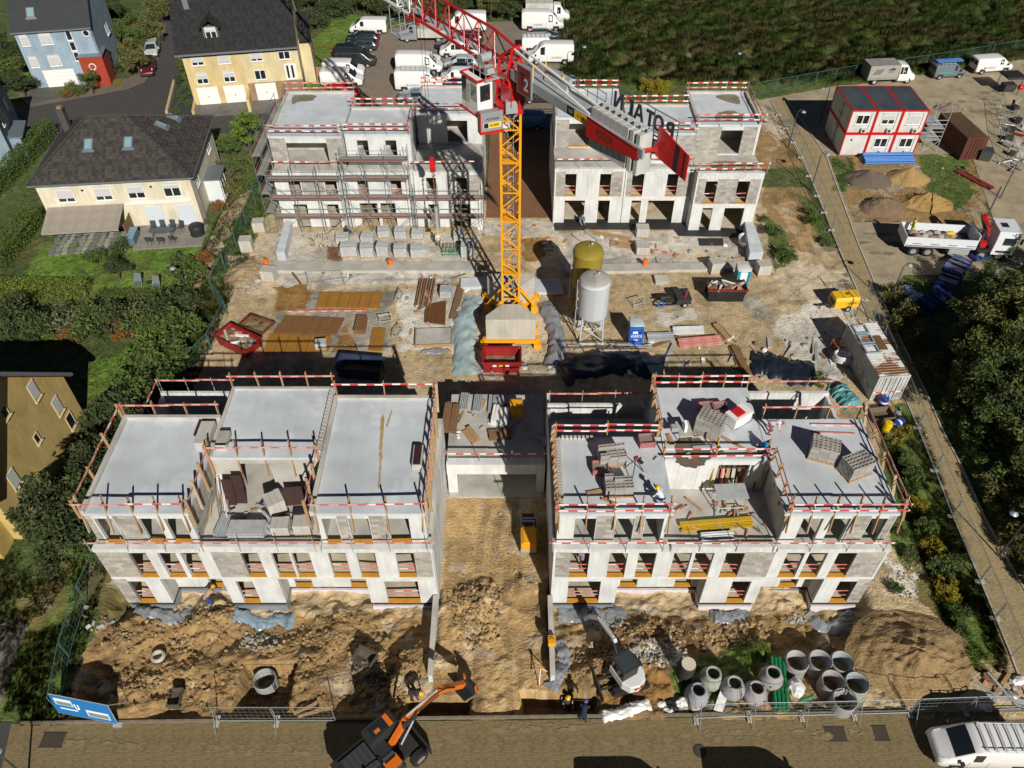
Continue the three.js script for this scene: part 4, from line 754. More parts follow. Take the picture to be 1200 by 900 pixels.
{
const h=thing('house','grey-blue house with dark roof beside the long clipped hedge','house','houses beside the site',-53.6,0,-77.6,.32);
const bl=renderM([.27,.36,.45]);
mesh('wall',box(-11,0,-8,0,5.6,0),bl,h);mesh('gable_wall',profile([[0,5.6],[-8,5.6],[-4,8.4]],-.25,0),bl,h);
mesh('roof',merge([slabFrom(V3(-11.4,5.4,.4),V3(.3,5.4,.4),V3(.3,8.7,-4),V3(-11.4,8.7,-4),.2),slabFrom(V3(.3,5.4,-8.4),V3(-11.4,5.4,-8.4),V3(-11.4,8.7,-4),V3(.3,8.7,-4),.2)]),tileM([.05,.05,.055]),h);
const m=mz(0,0,Math.PI / 2);for (const z of [2,3.2,5.8]){win(h,m,z,3.6,.9,1.3,{});win(h,m,z,.9,.9,1.5,{});} win(h,I4,-2,3.4,1.3,1.2,{});win(h,I4,-2,.9,1.3,1.4,{});win(h,I4,-5,3.4,1.3,1.2,{});
mesh('porch_roof',slabFrom(V3(0,2.6,-1),V3(1.4,2.4,-1),V3(1.4,2.4,-5),V3(0,2.6,-5),-.12),zinc,h);mesh('porch',box(0,0,-4.8,1.1,2.4,-1.2),bl,h);
}
{
const h=thing('house','olive-yellow gabled house with red roof and scattered small windows','house','houses beside the site',-32.0,0,-40.4,0);
const ol=renderM([.64,.49,.18]);
mesh('wall',box(-12,0,0,-.26,4.4,10.8),ol,h);mesh('gable_wall',profile([[0,0],[0,4.4],[5.4,9.6],[10.8,4.4],[10.8,0]].map(([z,y])=>[z,y]),-.26,0),ol,h);
const rm=tileM([.36,.075,.045]);
mesh('roof',merge([slabFrom(V3(-12.4,4.2,11.2),V3(.35,4.2,11.2),V3(.35,9.85,5.4),V3(-12.4,9.85,5.4),.2),slabFrom(V3(.35,4.2,-.4),V3(-12.4,4.2,-.4),V3(-12.4,9.85,5.4),V3(.35,9.85,5.4),.2)]),rm,h);
mesh('verge_board',merge([beam(V3(.38,4.2,11.2),V3(.38,9.9,5.4),.06,.24),beam(V3(.38,4.2,-.4),V3(.38,9.9,5.4),.06,.24)]),zinc,h);
mesh('gutter',beam(V3(-12.4,4.15,-.45),V3(.4,4.15,-.45),.14,.14),zinc,h);
const m=mz(0,0,Math.PI / 2);const tan=M([.62,.52,.32],.7);
for (const [z,y,w2,h2,s] of [[3.2,5.4,.8,1.3,.9],[2.0,2.7,.8,1.25,.9],[1.6,.8,.85,1.3,0],[5.2,3.2,.55,.85,0],[8.7,2.9,.8,1.3,.9],[8.5,.8,.8,1.3,0],[6.3,6.9,.7,.9,0]]) win(h,m,-z,y,w2,h2,{shut: s,frame: tan,single: 1});
mesh('annex',box(-6,0,10.8,-.6,2.8,12.3),renderM([.62,.45,.14]),h);mesh('annex_roof',slabFrom(V3(-6.2,2.75,12.6),V3(-.3,2.75,12.6),V3(-.3,3.6,10.8),V3(-6.2,3.6,10.8),.15),rm,h);
}
// ---------- plants ----------
const leafM={};
const leafMat=(c)=>leafM[c] ||= new THREE.MeshStandardMaterial({vertexColors: true,roughness: .85,side: THREE.DoubleSide});
function foliage(n,place,size,col,spread=.35){
const pos=new Float32Array(n*18),nor=new Float32Array(n*18),c=new Float32Array(n*18);
const a=V3(),b=V3(),nn=V3(),p=V3();
for (let i=0;i<n;i++){
const [x,y,z]=place();p.set(x,y,z);
const th=rnd()*6.283,u=rr(-.15,1);nn.set(Math.cos(th)*Math.sqrt(1 - u*u),u,Math.sin(th)*Math.sqrt(1 - u*u));
a.set(rnd() - .5,rnd() - .5,rnd() - .5).cross(nn).normalize();b.copy(nn).cross(a);
const s=size*rr(.55,1.3),w=s*rr(.45,.75);
const v=[p.clone().addScaledVector(a,-s),p.clone().addScaledVector(b,-w*.55).addScaledVector(a,-s*.1),p.clone().addScaledVector(b,w*.55).addScaledVector(a,s*.15),p.clone().addScaledVector(a,s).addScaledVector(nn,-s*.25)];
const tri=[0,1,2,2,1,3],k=1+spread*(rnd() - .5)*2,yk=rr(-1,1)*spread*.5;
for (let t=0;t<6;t++){const q=v[tri[t]],o=i*18+t*3;pos[o]=q.x;pos[o+1]=q.y;pos[o+2]=q.z;nor[o]=nn.x;nor[o+1]=nn.y;nor[o+2]=nn.z;c[o]=col[0]*k*(1+yk);c[o+1]=col[1]*k;c[o+2]=col[2]*k;}
}
const g=new THREE.BufferGeometry();g.setAttribute('position',new THREE.BufferAttribute(pos,3));g.setAttribute('normal',new THREE.BufferAttribute(nor,3));g.setAttribute('uv',new THREE.BufferAttribute(new Float32Array(n*12),2));g.setAttribute('color',new THREE.BufferAttribute(c,3));
return g;
}
function clumpPlacer(nc,rx,ry,rz,cy,cr){
const cs=[];for (let i=0;i<nc;i++){const th=rnd()*6.283,u=rr(-.75,1),q=Math.sqrt(1 - u*u),k=rr(.45,.95);cs.push([Math.cos(th)*q*rx*k,cy+u*ry*k,Math.sin(th)*q*rz*k,cr*rr(.6,1.25)]);}
return ()=>{const [x,y,z,r]=cs[Math.floor(rnd()*nc)];const th=rnd()*6.283,u=rr(-1,1),q=Math.sqrt(1 - u*u),k=r*Math.pow(rnd(),.4);return [x+Math.cos(th)*q*k,Math.max(.05,y+u*k*.8),z+Math.sin(th)*q*k];};
}
const bark=M([.1,.075,.05],.95,0,{map: T.grit});
function treeProto(seed,H,R,n,size,col,nc=16){
reseed(seed);const t=new THREE.Group();
const tr=[rod(V3(0,-.1,0),V3(rr(-.1,.1),H*.5,rr(-.1,.1)),H*.028,H*.016)];
for (let k=0;k<6;k++){const a=k*1.05+rr(-.3,.3),y=H*rr(.28,.5);tr.push(rod(V3(0,y,0),V3(Math.cos(a)*R*.6,y+H*rr(.15,.35),Math.sin(a)*R*.6),H*.012,H*.004,5));}
mesh('trunk',tr,bark,t);const cr=mesh('crown',foliage(n,clumpPlacer(nc,R*1.05,H*.38,R*1.05,H*.62,R*(nc>25?.3:.36)),size,col,.5),leafMat('a'),t);cr.userData.kind='stuff';
return t;
}
const GREEN={oak: [.075,.098,.022],dark: [.045,.065,.018],lime: [.11,.17,.02],olive: [.115,.115,.03],grey: [.11,.12,.055],mid: [.07,.11,.02],rust: [.2,.09,.02],yellow: [.24,.2,.01]};
const proto={
oakA: treeProto(301,8,3.0,6400,.18,[.085,.115,.022],44),oakB: treeProto(302,8,3.2,6400,.17,[.06,.092,.022],38),oakC: treeProto(303,8,2.8,6400,.2,[.115,.12,.03],48),
round: treeProto(304,4,1.6,2600,.13,GREEN.lime,30),olive: treeProto(305,4.4,1.7,2600,.15,GREEN.olive,22),mid: treeProto(306,4,1.5,2200,.15,GREEN.mid,18),darkT: treeProto(307,6,2.6,4600,.19,GREEN.dark,22),
};
function bushProto(seed,R,H,n,size,col,nc=12){reseed(seed);const t=new THREE.Group();const st=[];for (let k=0;k<5;k++){const a=k*1.3;st.push(rod(V3(0,-.05,0),V3(Math.cos(a)*R*.5,H*.7,Math.sin(a)*R*.5),.04,.015,5));} mesh('stem',st,bark,t);const f=mesh('foliage',foliage(n,clumpPlacer(nc,R,H*.42,R,H*.5,R*.45),size,col),leafMat('a'),t);f.userData.kind='stuff';return t;}
const bush={mid: bushProto(311,1.0,1.5,1100,.12,GREEN.mid),dark: bushProto(312,1.0,1.6,1300,.12,GREEN.dark),olive: bushProto(313,1.0,1.6,1100,.13,GREEN.olive),grey: bushProto(314,1.0,1.5,1000,.12,GREEN.grey),lime: bushProto(315,1.0,1.3,1000,.1,GREEN.lime),rust: bushProto(316,1.0,1.4,900,.11,GREEN.rust),yellow: bushProto(317,1.0,1.2,900,.1,GREEN.yellow)};
function plant(src,name,label,cat,px,py,h,s,group,sy){
const p=P(px,py,h),c=src.clone();c.name=numbered(name);c.position.set(p.x,-.03,p.z);c.rotation.y=rnd()*6.28;c.scale.set(s,sy||s,s);scene.add(c);return tag(c,label,cat,group);
}
reseed(320);
const wood='trees of the dark wood beside the footpath';
for (const [px,py,s,k] of [[1130,330,.72,'oakB'],[1175,335,.9,'oakA'],[1150,375,1,'oakC'],[1195,385,1,'oakB'],[1128,412,.95,'oakA'],[1172,425,1.05,'oakA'],[1140,455,1,'oakB'],[1190,470,1.1,'oakC'],[1158,500,1,'oakA'],[1200,525,1.05,'oakB'],[1172,545,.95,'oakC'],[1212,585,1,'oakA'],[1196,620,.85,'oakC'],[1225,660,.9,'oakB'],[1225,430,1.1,'oakA'],[1232,350,1,'oakC'],[1118,370,.8,'oakC'],[1235,500,1,'oakB'],[1216,700,.6,'oakA'],[1240,300,.9,'oakB'],[1098,395,.6,'oakB'],[1108,440,.7,'oakC']])
plant(proto[k],'oak_tree','dense dark green tree in the wood beside the footpath','tree',px+(py>470?48:38),py,(py>470?3:4.6)*s,s*(py>470?.58:.88),wood);
for (const [px,py,s] of [[1048,345,.8],[1060,365,.9],[1075,390,.9],[1050,380,.7],[1092,430,1],[1125,480,.8],[1140,520,.8],[1160,560,.7],[1178,600,.7],[1195,640,.7],[1208,672,.7],[1110,470,.6],[1128,455,.9],[1140,480,1],[1150,505,1],[1165,530,1],[1175,560,1],[1188,585,1],[1196,610,.9],[1120,430,.9],[1105,415,.8],[1135,500,.8],[1150,535,.8],[1168,580,.8],[1186,625,.8]])
plant(bush[rnd()<.5?'mid':'olive'],'undergrowth_bush','low bush at the edge of the dark wood','bush',px,py,.7,s*1.2,'bushes edging the wood');
const gt=(src,l,px,py,h,s)=>plant(src,'garden_tree',l,'tree',px,py,h,s);
gt(proto.round,'round bright green street tree by the garage forecourt',290,152,2.5,1.15);gt(proto.mid,'small tree by the side of the cream house',266,168,2,.7);
gt(proto.olive,'yellow-green street tree by the asphalt bend',158,68,2.6,1.05);gt(proto.mid,'small dark tree before the red entrance',103,92,2,.75);gt(proto.olive,'slim olive tree by the upper street',175,33,2.5,1.0);gt(proto.mid,'leafy tree behind the yellow-green street tree',138,42,2.2,1.1);gt(proto.mid,'leafy tree beside the parked silver car',162,45,2,.95);gt(proto.olive,'tree at the head of the upper street',186,8,2.5,1.1);gt(proto.darkT,'dark tree behind the pale blue house garden',128,8,2.5,.6);
gt(proto.darkT,'big dark tree crowding the olive-yellow house',62,602,3.4,1.05);gt(proto.darkT,'dark tree between the olive-yellow house and the shell',108,545,3.0,.8);gt(proto.darkT,'dark multi-stemmed bush-tree on the lawn',134,310,1.6,.42);
gt(proto.darkT,'dark conifer at the left picture of the blue house garden',8,55,3,.8);gt(proto.darkT,'dark tree beside the pale blue house drive',22,95,2,.6);gt(proto.mid,'bright shrubby tree beside the pale blue gable',22,72,2,.7);
const bsh=(k,l,px,py,s,h=.8)=>plant(bush[k],'shrub',l,'shrub',px,py,h*s,s,'garden shrubs');
reseed(330);
for (const [px,py,k,s] of [[15,372,'dark',2.0],[45,378,'dark',1.7],[78,370,'grey',1.8],[85,385,'rust',1.2],[105,375,'mid',1.8],[128,378,'dark',1.8],[148,370,'grey',1.6],[150,385,'rust',1.4],[170,380,'mid',1.8],[195,370,'dark',2.0],[210,385,'mid',1.9],[185,400,'lime',1.8],[200,415,'mid',1.9],[170,420,'mid',1.7],[190,440,'mid',1.7],[150,460,'mid',1.8],[130,478,'dark',1.8],[148,490,'dark',1.5],[215,350,'dark',1.4],[222,320,'mid',1.5],[210,310,'mid',1.3],[240,300,'rust',.9],[60,385,'lime',1.0],[120,500,'dark',1.8],[178,455,'dark',1.4],[110,300,'mid',1.0],[100,640,'mid',1.4],[60,655,'dark',1.2],[90,600,'dark',1.6],[250,195,'mid',1.1],[262,200,'grey',1.2],[270,225,'olive',1.2],[255,240,'rust',.8],[280,195,'mid',1.3],[300,190,'olive',1.2],[290,215,'mid',1.0]])
bsh(k,{dark: 'dark shrub',mid: 'mid green shrub',grey: 'grey-green shrub',rust: 'rust-tinted shrub',lime: 'light green shrub',olive: 'olive shrub'}[k]+' in the gardens along the site fence',px,py,s);
for (const [px,py,k,s] of [[75,105,'lime',.8],[85,102,'olive',.9],[78,110,'rust',.6],[92,106,'mid',.7],[140,62,'dark',.9],[136,80,'dark',.8],[137,95,'yellow',.5],[131,58,'dark',.8],[10,75,'mid',1.6],[25,90,'lime',1.2],[5,95,'dark',1.5],[155,20,'mid',1.3],[118,15,'mid',1.3],[140,8,'dark',1.3],[212,78,'mid',.8],[208,92,'dark',.7]])
bsh(k,{dark: 'small dark shrub',mid: 'small green shrub',lime: 'small light green shrub',olive: 'small olive shrub',rust: 'small rust-tinted shrub',yellow: 'small yellow shrub'}[k]+' near the asphalt street',px,py,s);
for (const [px,py] of [[210,108],[216,103],[223,110],[212,120],[219,122],[205,128],[209,131],[214,114],[222,120],[208,113]]) plant(bush.mid,'clipped_bush','small clipped bush in the slate gravel bed','bush',px,py,.3,.42,'clipped bushes in the slate bed');
for (const [px,py,s,k] of [[1050,512,1.0,'yellow'],[1062,505,.9,'yellow'],[1070,560,1.0,'mid'],[1078,590,.9,'yellow'],[1085,620,1,'mid'],[1092,640,1.1,'yellow'],[1100,665,1.1,'mid'],[1108,690,1.2,'yellow'],[1112,700,1,'yellow'],[1122,720,1,'mid'],[1128,740,.8,'mid'],[1060,540,.8,'mid'],[1045,600,.7,'mid'],[1058,625,.7,'mid'],[1066,650,.7,'mid'],[1148,768,.9,'lime'],[1050,690,.7,'mid'],[1118,660,.8,'mid']])
plant(bush[k],'wild_shrub',k==='yellow'?'yellow-flowering weed bush between the shell and the footpath':'green weed bush between the shell and the footpath','bush',px,py,.35,s*.72,'weeds along the footpath fence');
for (const [px,py,s] of [[760,103,1.3],[770,107,1.2],[778,104,1.1],[768,100,1]]) plant(bush.yellow,'wild_shrub','yellow-flowering bush in the field behind the far shell','bush',px,py,.3,s,'yellow bushes in the field');
for (const [px,py,s] of [[880,770,.5],[893,760,.5],[905,800,.5],[915,810,.5],[870,805,.4]]) plant(bush.lime,'weed_clump','clump of weeds among the concrete rings','weeds',px,py,.2,s,'weeds among the rings');
for (const [px,py,s] of [[905,275,.9],[915,300,.8],[925,305,.7],[953,262,.8],[948,250,.6],[968,285,.6],[960,448,.7],[895,258,.5]]) plant(bush.mid,'weed_clump','clump of green weeds on the dirt beside the far shell','weeds',px,py,.2,s,'weeds on the dirt beside the far shell');
reseed(335);for (let i=0;i<22;i++) plant(i % 3?proto.darkT:proto.oakC,'boundary_tree','tree in the thick hedge row behind the parking lot','tree',345+i*15+rr(-5,5),2+rr(-9,6) - (i>17?6:0),2.2,rr(.55,.8),'trees of the hedge row behind the parking lot',rr(.5,.65));
for (const [px,py] of [[345,22],[358,28],[372,25],[382,15],[402,12]]) plant(bush.dark,'shrub','dark shrub behind the trampoline lawn','shrub',px,py,1,1.7,'shrubs behind the trampoline');
function hedge(label,pts,w,h,col,y0=0){
const t=thing('hedge',label,'hedge',null,0,0,0),stems=[],fol=[];
for (let i=0;i<pts.length - 1;i++){
const a=V3(pts[i][0],0,pts[i][1]),b=V3(pts[i+1][0],0,pts[i+1][1]),L=a.distanceTo(b),d=b.clone().sub(a).divideScalar(L),n=V3(d.z,0,-d.x);
fol.push(foliage(Math.round(L*(w+2*h)*120),()=>{const u=rr(0,L),f=rnd()*(w+2*h);let s,y;if (f<w){s=f - w / 2;y=h+rr(-.34,.05);} else {const k=f - w<h;s=(k?1:-1)*(w / 2+rr(-.34,.05));y=k?f - w:f - w - h;} const p=a.clone().addScaledVector(d,u).addScaledVector(n,s);return [p.x,y,p.z];},.11,col,.4));
for (let u=.3;u<L;u+=.6){const p=a.clone().addScaledVector(d,u);stems.push(rod(p.clone().setY(-.05),p.clone().setY(h*.8),.05,.02,5));}
}
const f=mesh('foliage',fol,leafMat('a'),t);f.userData.kind='stuff';mesh('stems',stems,bark,t).userData.kind='stuff';return t;
}
reseed(340);
hedge('trimmed light green hedge between the two lawns',[PX(-10,345),PX(106,347)],1.4,1.5,[.13,.17,.018]);
hedge('low trimmed hedge behind the deck chairs',[PX(118,352),PX(205,350)],.8,1.0,[.07,.1,.02]);
hedge('long clipped hedge beside the grey-blue house',[PX(62,158),PX(30,195),PX(-10,232)],1.6,2.0,[.06,.1,.016]);
hedge('tall clipped hedge along the lawn of the cream house',[PX(44,258),PX(22,290),PX(-5,320)],1.6,1.8,[.07,.11,.016]);
hedge('short hedge dividing the lawn below the terraces',[PX(150,288),PX(134,305)],.9,1.2,[.05,.08,.016]);
{
const blade=(()=>{const p=[],add=(a,l)=>{const c=Math.cos(a),s=Math.sin(a);p.push(-.02*s,0,.02*c,.02*s,0,-.02*c,c*l*.6,l,s*l*.6);};for (let k=0;k<7;k++) add(k*.9,.7+.3*((k*37) % 10) / 10);const g=new THREE.BufferGeometry();g.setAttribute('position',new THREE.Float32BufferAttribute(p,3));g.computeVertexNormals();const n=g.attributes.normal;for (let i=0;i<n.count;i++) n.setXYZ(i,n.getX(i)*.4,.8,n.getZ(i)*.4);g.setAttribute('uv',new THREE.Float32BufferAttribute(new Float32Array(n.count*2),2));return g;})();
const gm=new THREE.MeshStandardMaterial({roughness: .9,side: THREE.DoubleSide});
const sow=(name,label,polys,n,s0,s1,col,dry)=>{
const im=new THREE.InstancedMesh(blade,gm,n),m=new THREE.Matrix4(),q=new THREE.Quaternion(),c=new THREE.Color();let k=0,guardN=0;
while (k<n&&guardN++<n*30){
const pl=polys[Math.floor(rnd()*polys.length)],px=rr(pl[0],pl[2]),py=rr(pl[1],pl[3]);if (pl[4]&&!pl[4](px,py)) continue;
const p=P(px,py),near=fbm(p.x*.25,p.z*.25,3,55),f=fbm(p.x*.8,p.z*.8,2,58);if (f<.36) continue;
const s=rr(s0,s1)*(.6+f);q.setFromAxisAngle(_up,rnd()*6.28);const y=p.x>SX0&&p.x<SX1&&p.z>SZ0&&p.z<SZ1?siteH(p.x,p.z):-.03;
m.compose(V3(p.x,y,p.z),q,V3(s*1.3,s,s*1.3));im.setMatrixAt(k,m);const d=clamp(sstep(.5,.62,near)*dry+rr(-.25,.25)),v=rr(.7,1.3);c.setRGB(lerp(col[0],.2,d)*v,lerp(col[1],.155,d)*v,lerp(col[2],.07,d)*v);im.setColorAt(k,c);k++;
}
im.count=k;im.name=numbered(name);im.castShadow=im.receiveShadow=true;scene.add(im);tag(im,label,'grass',null,'stuff');
};
reseed(350);
sow('field_grass','long wild grass of the open field',[[640,-30,1260,100,(x,y)=>y<118 - (x - 880)*.15&&(x>690||y<200)&&x>655]],95000,.4,.95,[.11,.18,.032],.6);
sow('verge_grass','rough grass along the site fences',[[-10,480,190,850,(x,y)=>x<190 - (y - 440)*.28],[195,210,310,480,(x,y)=>Math.abs(x - (300 - (y - 215)*.42))<28],[1030,490,1180,790,(x,y)=>{const c=1052+(y - 500)*.36;return Math.abs(x - c)<30;}]],26000,.12,.34,[.1,.16,.026],.5);
sow('lawn_grass','lawn and rough grass by the gardens',[[330,20,430,110],[1030,320,1110,420],[30,280,250,345,(x,y)=>y>300||x>220],[100,400,200,470],[975,185,1000,225],[1080,185,1150,250]],12000,.06,.16,[.09,.17,.02],.3);
}
// ---------- lettering ----------
function sign(w,h,draw,pxm=90){const c=document.createElement('canvas');c.width=Math.min(1024,Math.round(w*pxm));c.height=Math.min(1024,Math.round(h*pxm));const k=c.getContext('2d');draw(k,c.width,c.height);const t=new THREE.CanvasTexture(c);t.colorSpace=THREE.SRGBColorSpace;return new THREE.MeshStandardMaterial({map: t,roughness: .55});}
function fitText(k,s,x,y,w,h,font,color,align='center'){k.fillStyle=color;k.font=font.replace('$',Math.round(h));k.textAlign=align;k.textBaseline='middle';const m=k.measureText(s).width;k.save();k.translate(x,y);if (m>w) k.scale(w / m,1);k.fillText(s,0,0);k.restore();}
const signPlane=(a,b,c,d)=>unitUV(quadG(a,b,c,d));
// ---------- tower crane ----------
{
reseed(41);
const bx=-.1,bz=-51.8,du=V3(.572,0,.82).normalize(),dw=V3(-du.z,0,du.x);
const cr=thing('tower_crane','yellow and red tower crane with grey counter-jib over the site centre','crane',null,bx,0,bz);
const J=(u,w,h)=>V3(du.x*u+dw.x*w,h,du.z*u+dw.z*w);
const L=(x,y,z)=>V3(x,y,z);
const base=mesh('base_frame',merge([beam(L(-2.2,.3,3.1),L(2.2,.3,3.1),.3,.3),beam(L(-2.2,.3,-3.1),L(2.2,.3,-3.1),.3,.3),...[[-1,1],[1,1],[-1,-1],[1,-1]].flatMap(([a,b])=>[beam(L(a*.6,.35,b*.6),L(a*2.2,.35,b*3.1),.32,.34),beam(L(a*.8,2.6,b*.8),L(a*2.0,.5,b*1.4),.2,.24)])]),C.yellow,cr);
for (const [a,b] of [[-1,1],[1,1],[-1,-1],[1,-1]]){mesh('foot_pad',box(a*2.2 - .3,-.3,b*3.1 - .3,a*2.2+.3,.15,b*3.1+.3),C.yellow,base);mesh('foot_pad',box(a*2.0 - .25,-.3,b*1.4 - .25,a*2.0+.25,.45,b*1.4+.25),C.yellow,base);}
for (const s of [1,-1]) for (let k=0;k<7;k++){
const pl=[[-2.02,3.05],[2.02,3.05],[2.02,2.5],[.75,1.05],[-.75,1.05],[-2.02,2.5]].map(([x,z])=>[x,z*s]);if (s<0) pl.reverse();
mesh('ballast_slab',prism(pl,.46+k*.3,.74+k*.3,.02),M([.6,.57,.5],.9,0,{map: T.streak}),cr);
}
const H0=.3,H1=18.9,hw=.68,np=15,ph=(H1 - H0) / np;
for (const [a,b] of [[-1,1],[1,1],[-1,-1],[1,-1]]) mesh('mast_leg',beam(L(a*hw,H0,b*hw),L(a*hw,H1,b*hw),.17,.17),C.yellow,cr);
for (let i=0;i<np;i++) for (let f=0;f<4;f++){
const c=[[-1,1],[1,1],[1,-1],[-1,-1]],[p,q]=[c[f],c[(f+1) % 4]],y0=H0+i*ph,up=(i+f) % 2;
mesh('brace',beam(L(p[0]*hw,up?y0:y0+ph,p[1]*hw),L(q[0]*hw,up?y0+ph:y0,q[1]*hw),.085,.085),C.yellow,cr);
if (i % 2===0) mesh('crossbar',beam(L(p[0]*hw,y0,p[1]*hw),L(q[0]*hw,y0,q[1]*hw),.09,.09),C.yellow,cr);
}
const lad=mesh('ladder',merge([rod(L(-.2,2.5,-.3),L(-.2,H1,-.3),.025),rod(L(.2,2.5,-.3),L(.2,H1,-.3),.025)]),C.galv,cr);for (let y=2.7;y<H1;y+=.45) mesh('rung',rod(L(-.2,y,-.3),L(.2,y,-.3),.015,.015,5),C.galv,lad);
for (const y of [5.2,10.2,15.0]) mesh('rest_platform',box(-.55,y,-.1,.55,y+.06,.6),C.yellow,cr);
mesh('slewing_ring',merge([box(-.85,H1,-.85,.85,H1+.35,.85),move(lathe([[.95,0],[1.05,.05],[1.05,.3],[.95,.35],[0,.35]],24),0,H1+.35,0)]),C.red,cr);
const head=[];for (const [a,b] of [[-1,1],[1,1],[-1,-1],[1,-1]]) head.push(beam(J(a*.8,b*.62,H1+.7),J(a*.55,b*.45,22.4),.2,.2),beam(J(a*.55,b*.45,22.4),J(.7,b*.3,23.3),.16,.16));
for (const y of [20.0,21.3,22.4]){const k=lerp(.8,.55,(y - 19.6) / 2.8),q=lerp(.62,.45,(y - 19.6) / 2.8);head.push(beam(J(-k,-q,y),J(k,-q,y),.14,.14),beam(J(-k,q,y),J(k,q,y),.14,.14),beam(J(-k,-q,y),J(-k,q,y),.14,.14),beam(J(k,-q,y),J(k,q,y),.14,.14));}
head.push(beam(J(-.8,.62,19.7),J(.6,.5,21.8),.12,.12),beam(J(.8,-.62,19.7),J(-.6,-.5,21.8),.12,.12),beam(J(.7,-.3,23.3),J(.7,.3,23.3),.2,.2));mesh('crane_head',head,C.redPaint,cr);
mesh('head_housing',merge([move(cbox(0,0,0,1.1,1.3,.9),J(.5,.3,0).x,20.2,J(.5,.3,0).z,-.9)]),C.redPaint,cr);
const jh=21.55,th=23.65,jw=.62,bay=1.9;const bars=[];
for (let i=0;i<22;i++){
const u0=-.9 - i*bay,u1=u0 - bay,um=(u0+u1) / 2,mt=i<6?C.redPaint:C.white,hT=th - .012*i;
const sec=mesh('jib_section',merge([beam(J(u0,jw,jh),J(u1,jw,jh),.15,.17)]),mt,cr);mesh('chord',beam(J(u0,-jw,jh),J(u1,-jw,jh),.15,.17),mt,sec);mesh('chord',rod(i?J(u0+bay / 2,0,hT):J(.6,0,23.25),J(um,0,hT),.1),mt,sec);
for (const [p,q] of [[J(u0,jw,jh),J(um,0,hT)],[J(u0,-jw,jh),J(um,0,hT)],[J(u1,jw,jh),J(um,0,hT)],[J(u1,-jw,jh),J(um,0,hT)]]) mesh('lacing',rod(p,q,.048,.048,6),mt,sec);
mesh('lacing',rod(J(u0,jw,jh),J(u1,-jw,jh),.04,.04,5),mt,sec);mesh('lacing',rod(J(u1,jw,jh),J(u1,-jw,jh),.045,.045,5),mt,sec);
}
mesh('jib_walkway',merge([slabFrom(J(-1,.22,jh+.08),J(-24,.22,jh+.08),J(-24,-.22,jh+.08),J(-1,-.22,jh+.08),.04)]),C.galv,cr);
const plat=mesh('service_platform',merge([slabFrom(J(-2.6,1.7,21.0),J(-.4,1.7,21.0),J(-.4,.6,21.0),J(-2.6,.6,21.0),-.08)]),C.galv,cr);
for (const [a,b] of [[[-2.6,1.7],[-.4,1.7]],[[-2.6,1.7],[-2.6,.7]],[[-.4,1.7],[-.4,.8]]]) for (const y of [.5,1.0]) mesh('rail',rod(J(...a,21+y),J(...b,21+y),.025),C.galv,plat);
for (const u of [-2.6,-1.9,-1.1,-.4]) mesh('rail_post',rod(J(u,1.7,21),J(u,1.7,22),.025),C.galv,plat);
mesh('hoist_winch',merge([orient(clean(new THREE.CylinderGeometry(.3,.3,.9,14).rotateX(Math.PI / 2)),J(-2.0,.2,21.9),J(-2.0,1.1,21.9)),move(cbox(0,0,0,.6,.5,.5),J(-1.2,.9,0).x,21.4,J(-1.2,.9,0).z,.6)]),C.galv,cr);
const ca=Math.atan2(-du.z,du.x),cm=new THREE.Matrix4().makeRotationY(ca).setPosition(-2.25,18.75,-.35);
const put=(n,g,m,p)=>{g=merge([g]);g.applyMatrix4(cm);return mesh(n,g,m,p);};
const cab=put('cab',merge([profile([[-.62,0],[.62,0],[.62,2.25],[-.62,2.25]],-.4,.95,.04),box(-.4,.02,-.6,-1.05,.5,.6)]),C.whitePaint,cr);
put('windscreen',merge([slabFrom(V3(-1.08,.5,-.58),V3(-1.08,.5,.58),V3(-.85,2.2,.58),V3(-.85,2.2,-.58),.03),box(-1.0,.5,.58,-.4,2.15,.61),box(-1.0,.5,-.61,-.4,2.15,-.58)]),C.glass,cab);
put('side_window',box(.15,.9,.615,.85,2.0,.635),C.glass,cab);put('rear_window',box(.94,.9,-.4,.965,2.0,.4),C.glass,cab);
put('roof_rim',merge([box(-1.1,2.25,-.68,1.0,2.4,-.56),box(-1.1,2.25,.56,1.0,2.4,.68),box(-1.1,2.25,-.56,-.98,2.4,.56),box(.88,2.25,-.56,1.0,2.4,.56)]),C.redPaint,cab);put('roof_panel',box(-.98,2.25,-.56,.88,2.33,.56),C.white,cab);
const cabTx=sign(.45,2,(k,w,h)=>{k.fillStyle='#e6e6e4';k.fillRect(0,0,w,h);k.save();k.translate(w / 2,h / 2);k.rotate(-Math.PI / 2);fitText(k,'POTAIN',0,0,h*.9,w*.8,'bold italic $px sans-serif','#20222a');k.restore();});
put('lettering',signPlane(V3(-.36,.25,.632),V3(.06,.25,.632),V3(.06,2.15,.632),V3(-.36,2.15,.632)),cabTx,cab);
put('cab_floor_frame',merge([box(-1.3,-.12,-.7,1.6,0,-.55),box(-1.3,-.12,.55,1.6,0,.7),box(.98,-.12,-.55,1.12,0,.55)]),C.red,cab);
mesh('cab_arm',merge([beam(L(-1.6,20.9,-.4),L(-.2,20.6,-.1),.25,.25),beam(L(-1.7,18.9,-.2),L(-.4,19.2,0),.22,.22)]),C.red,cr);
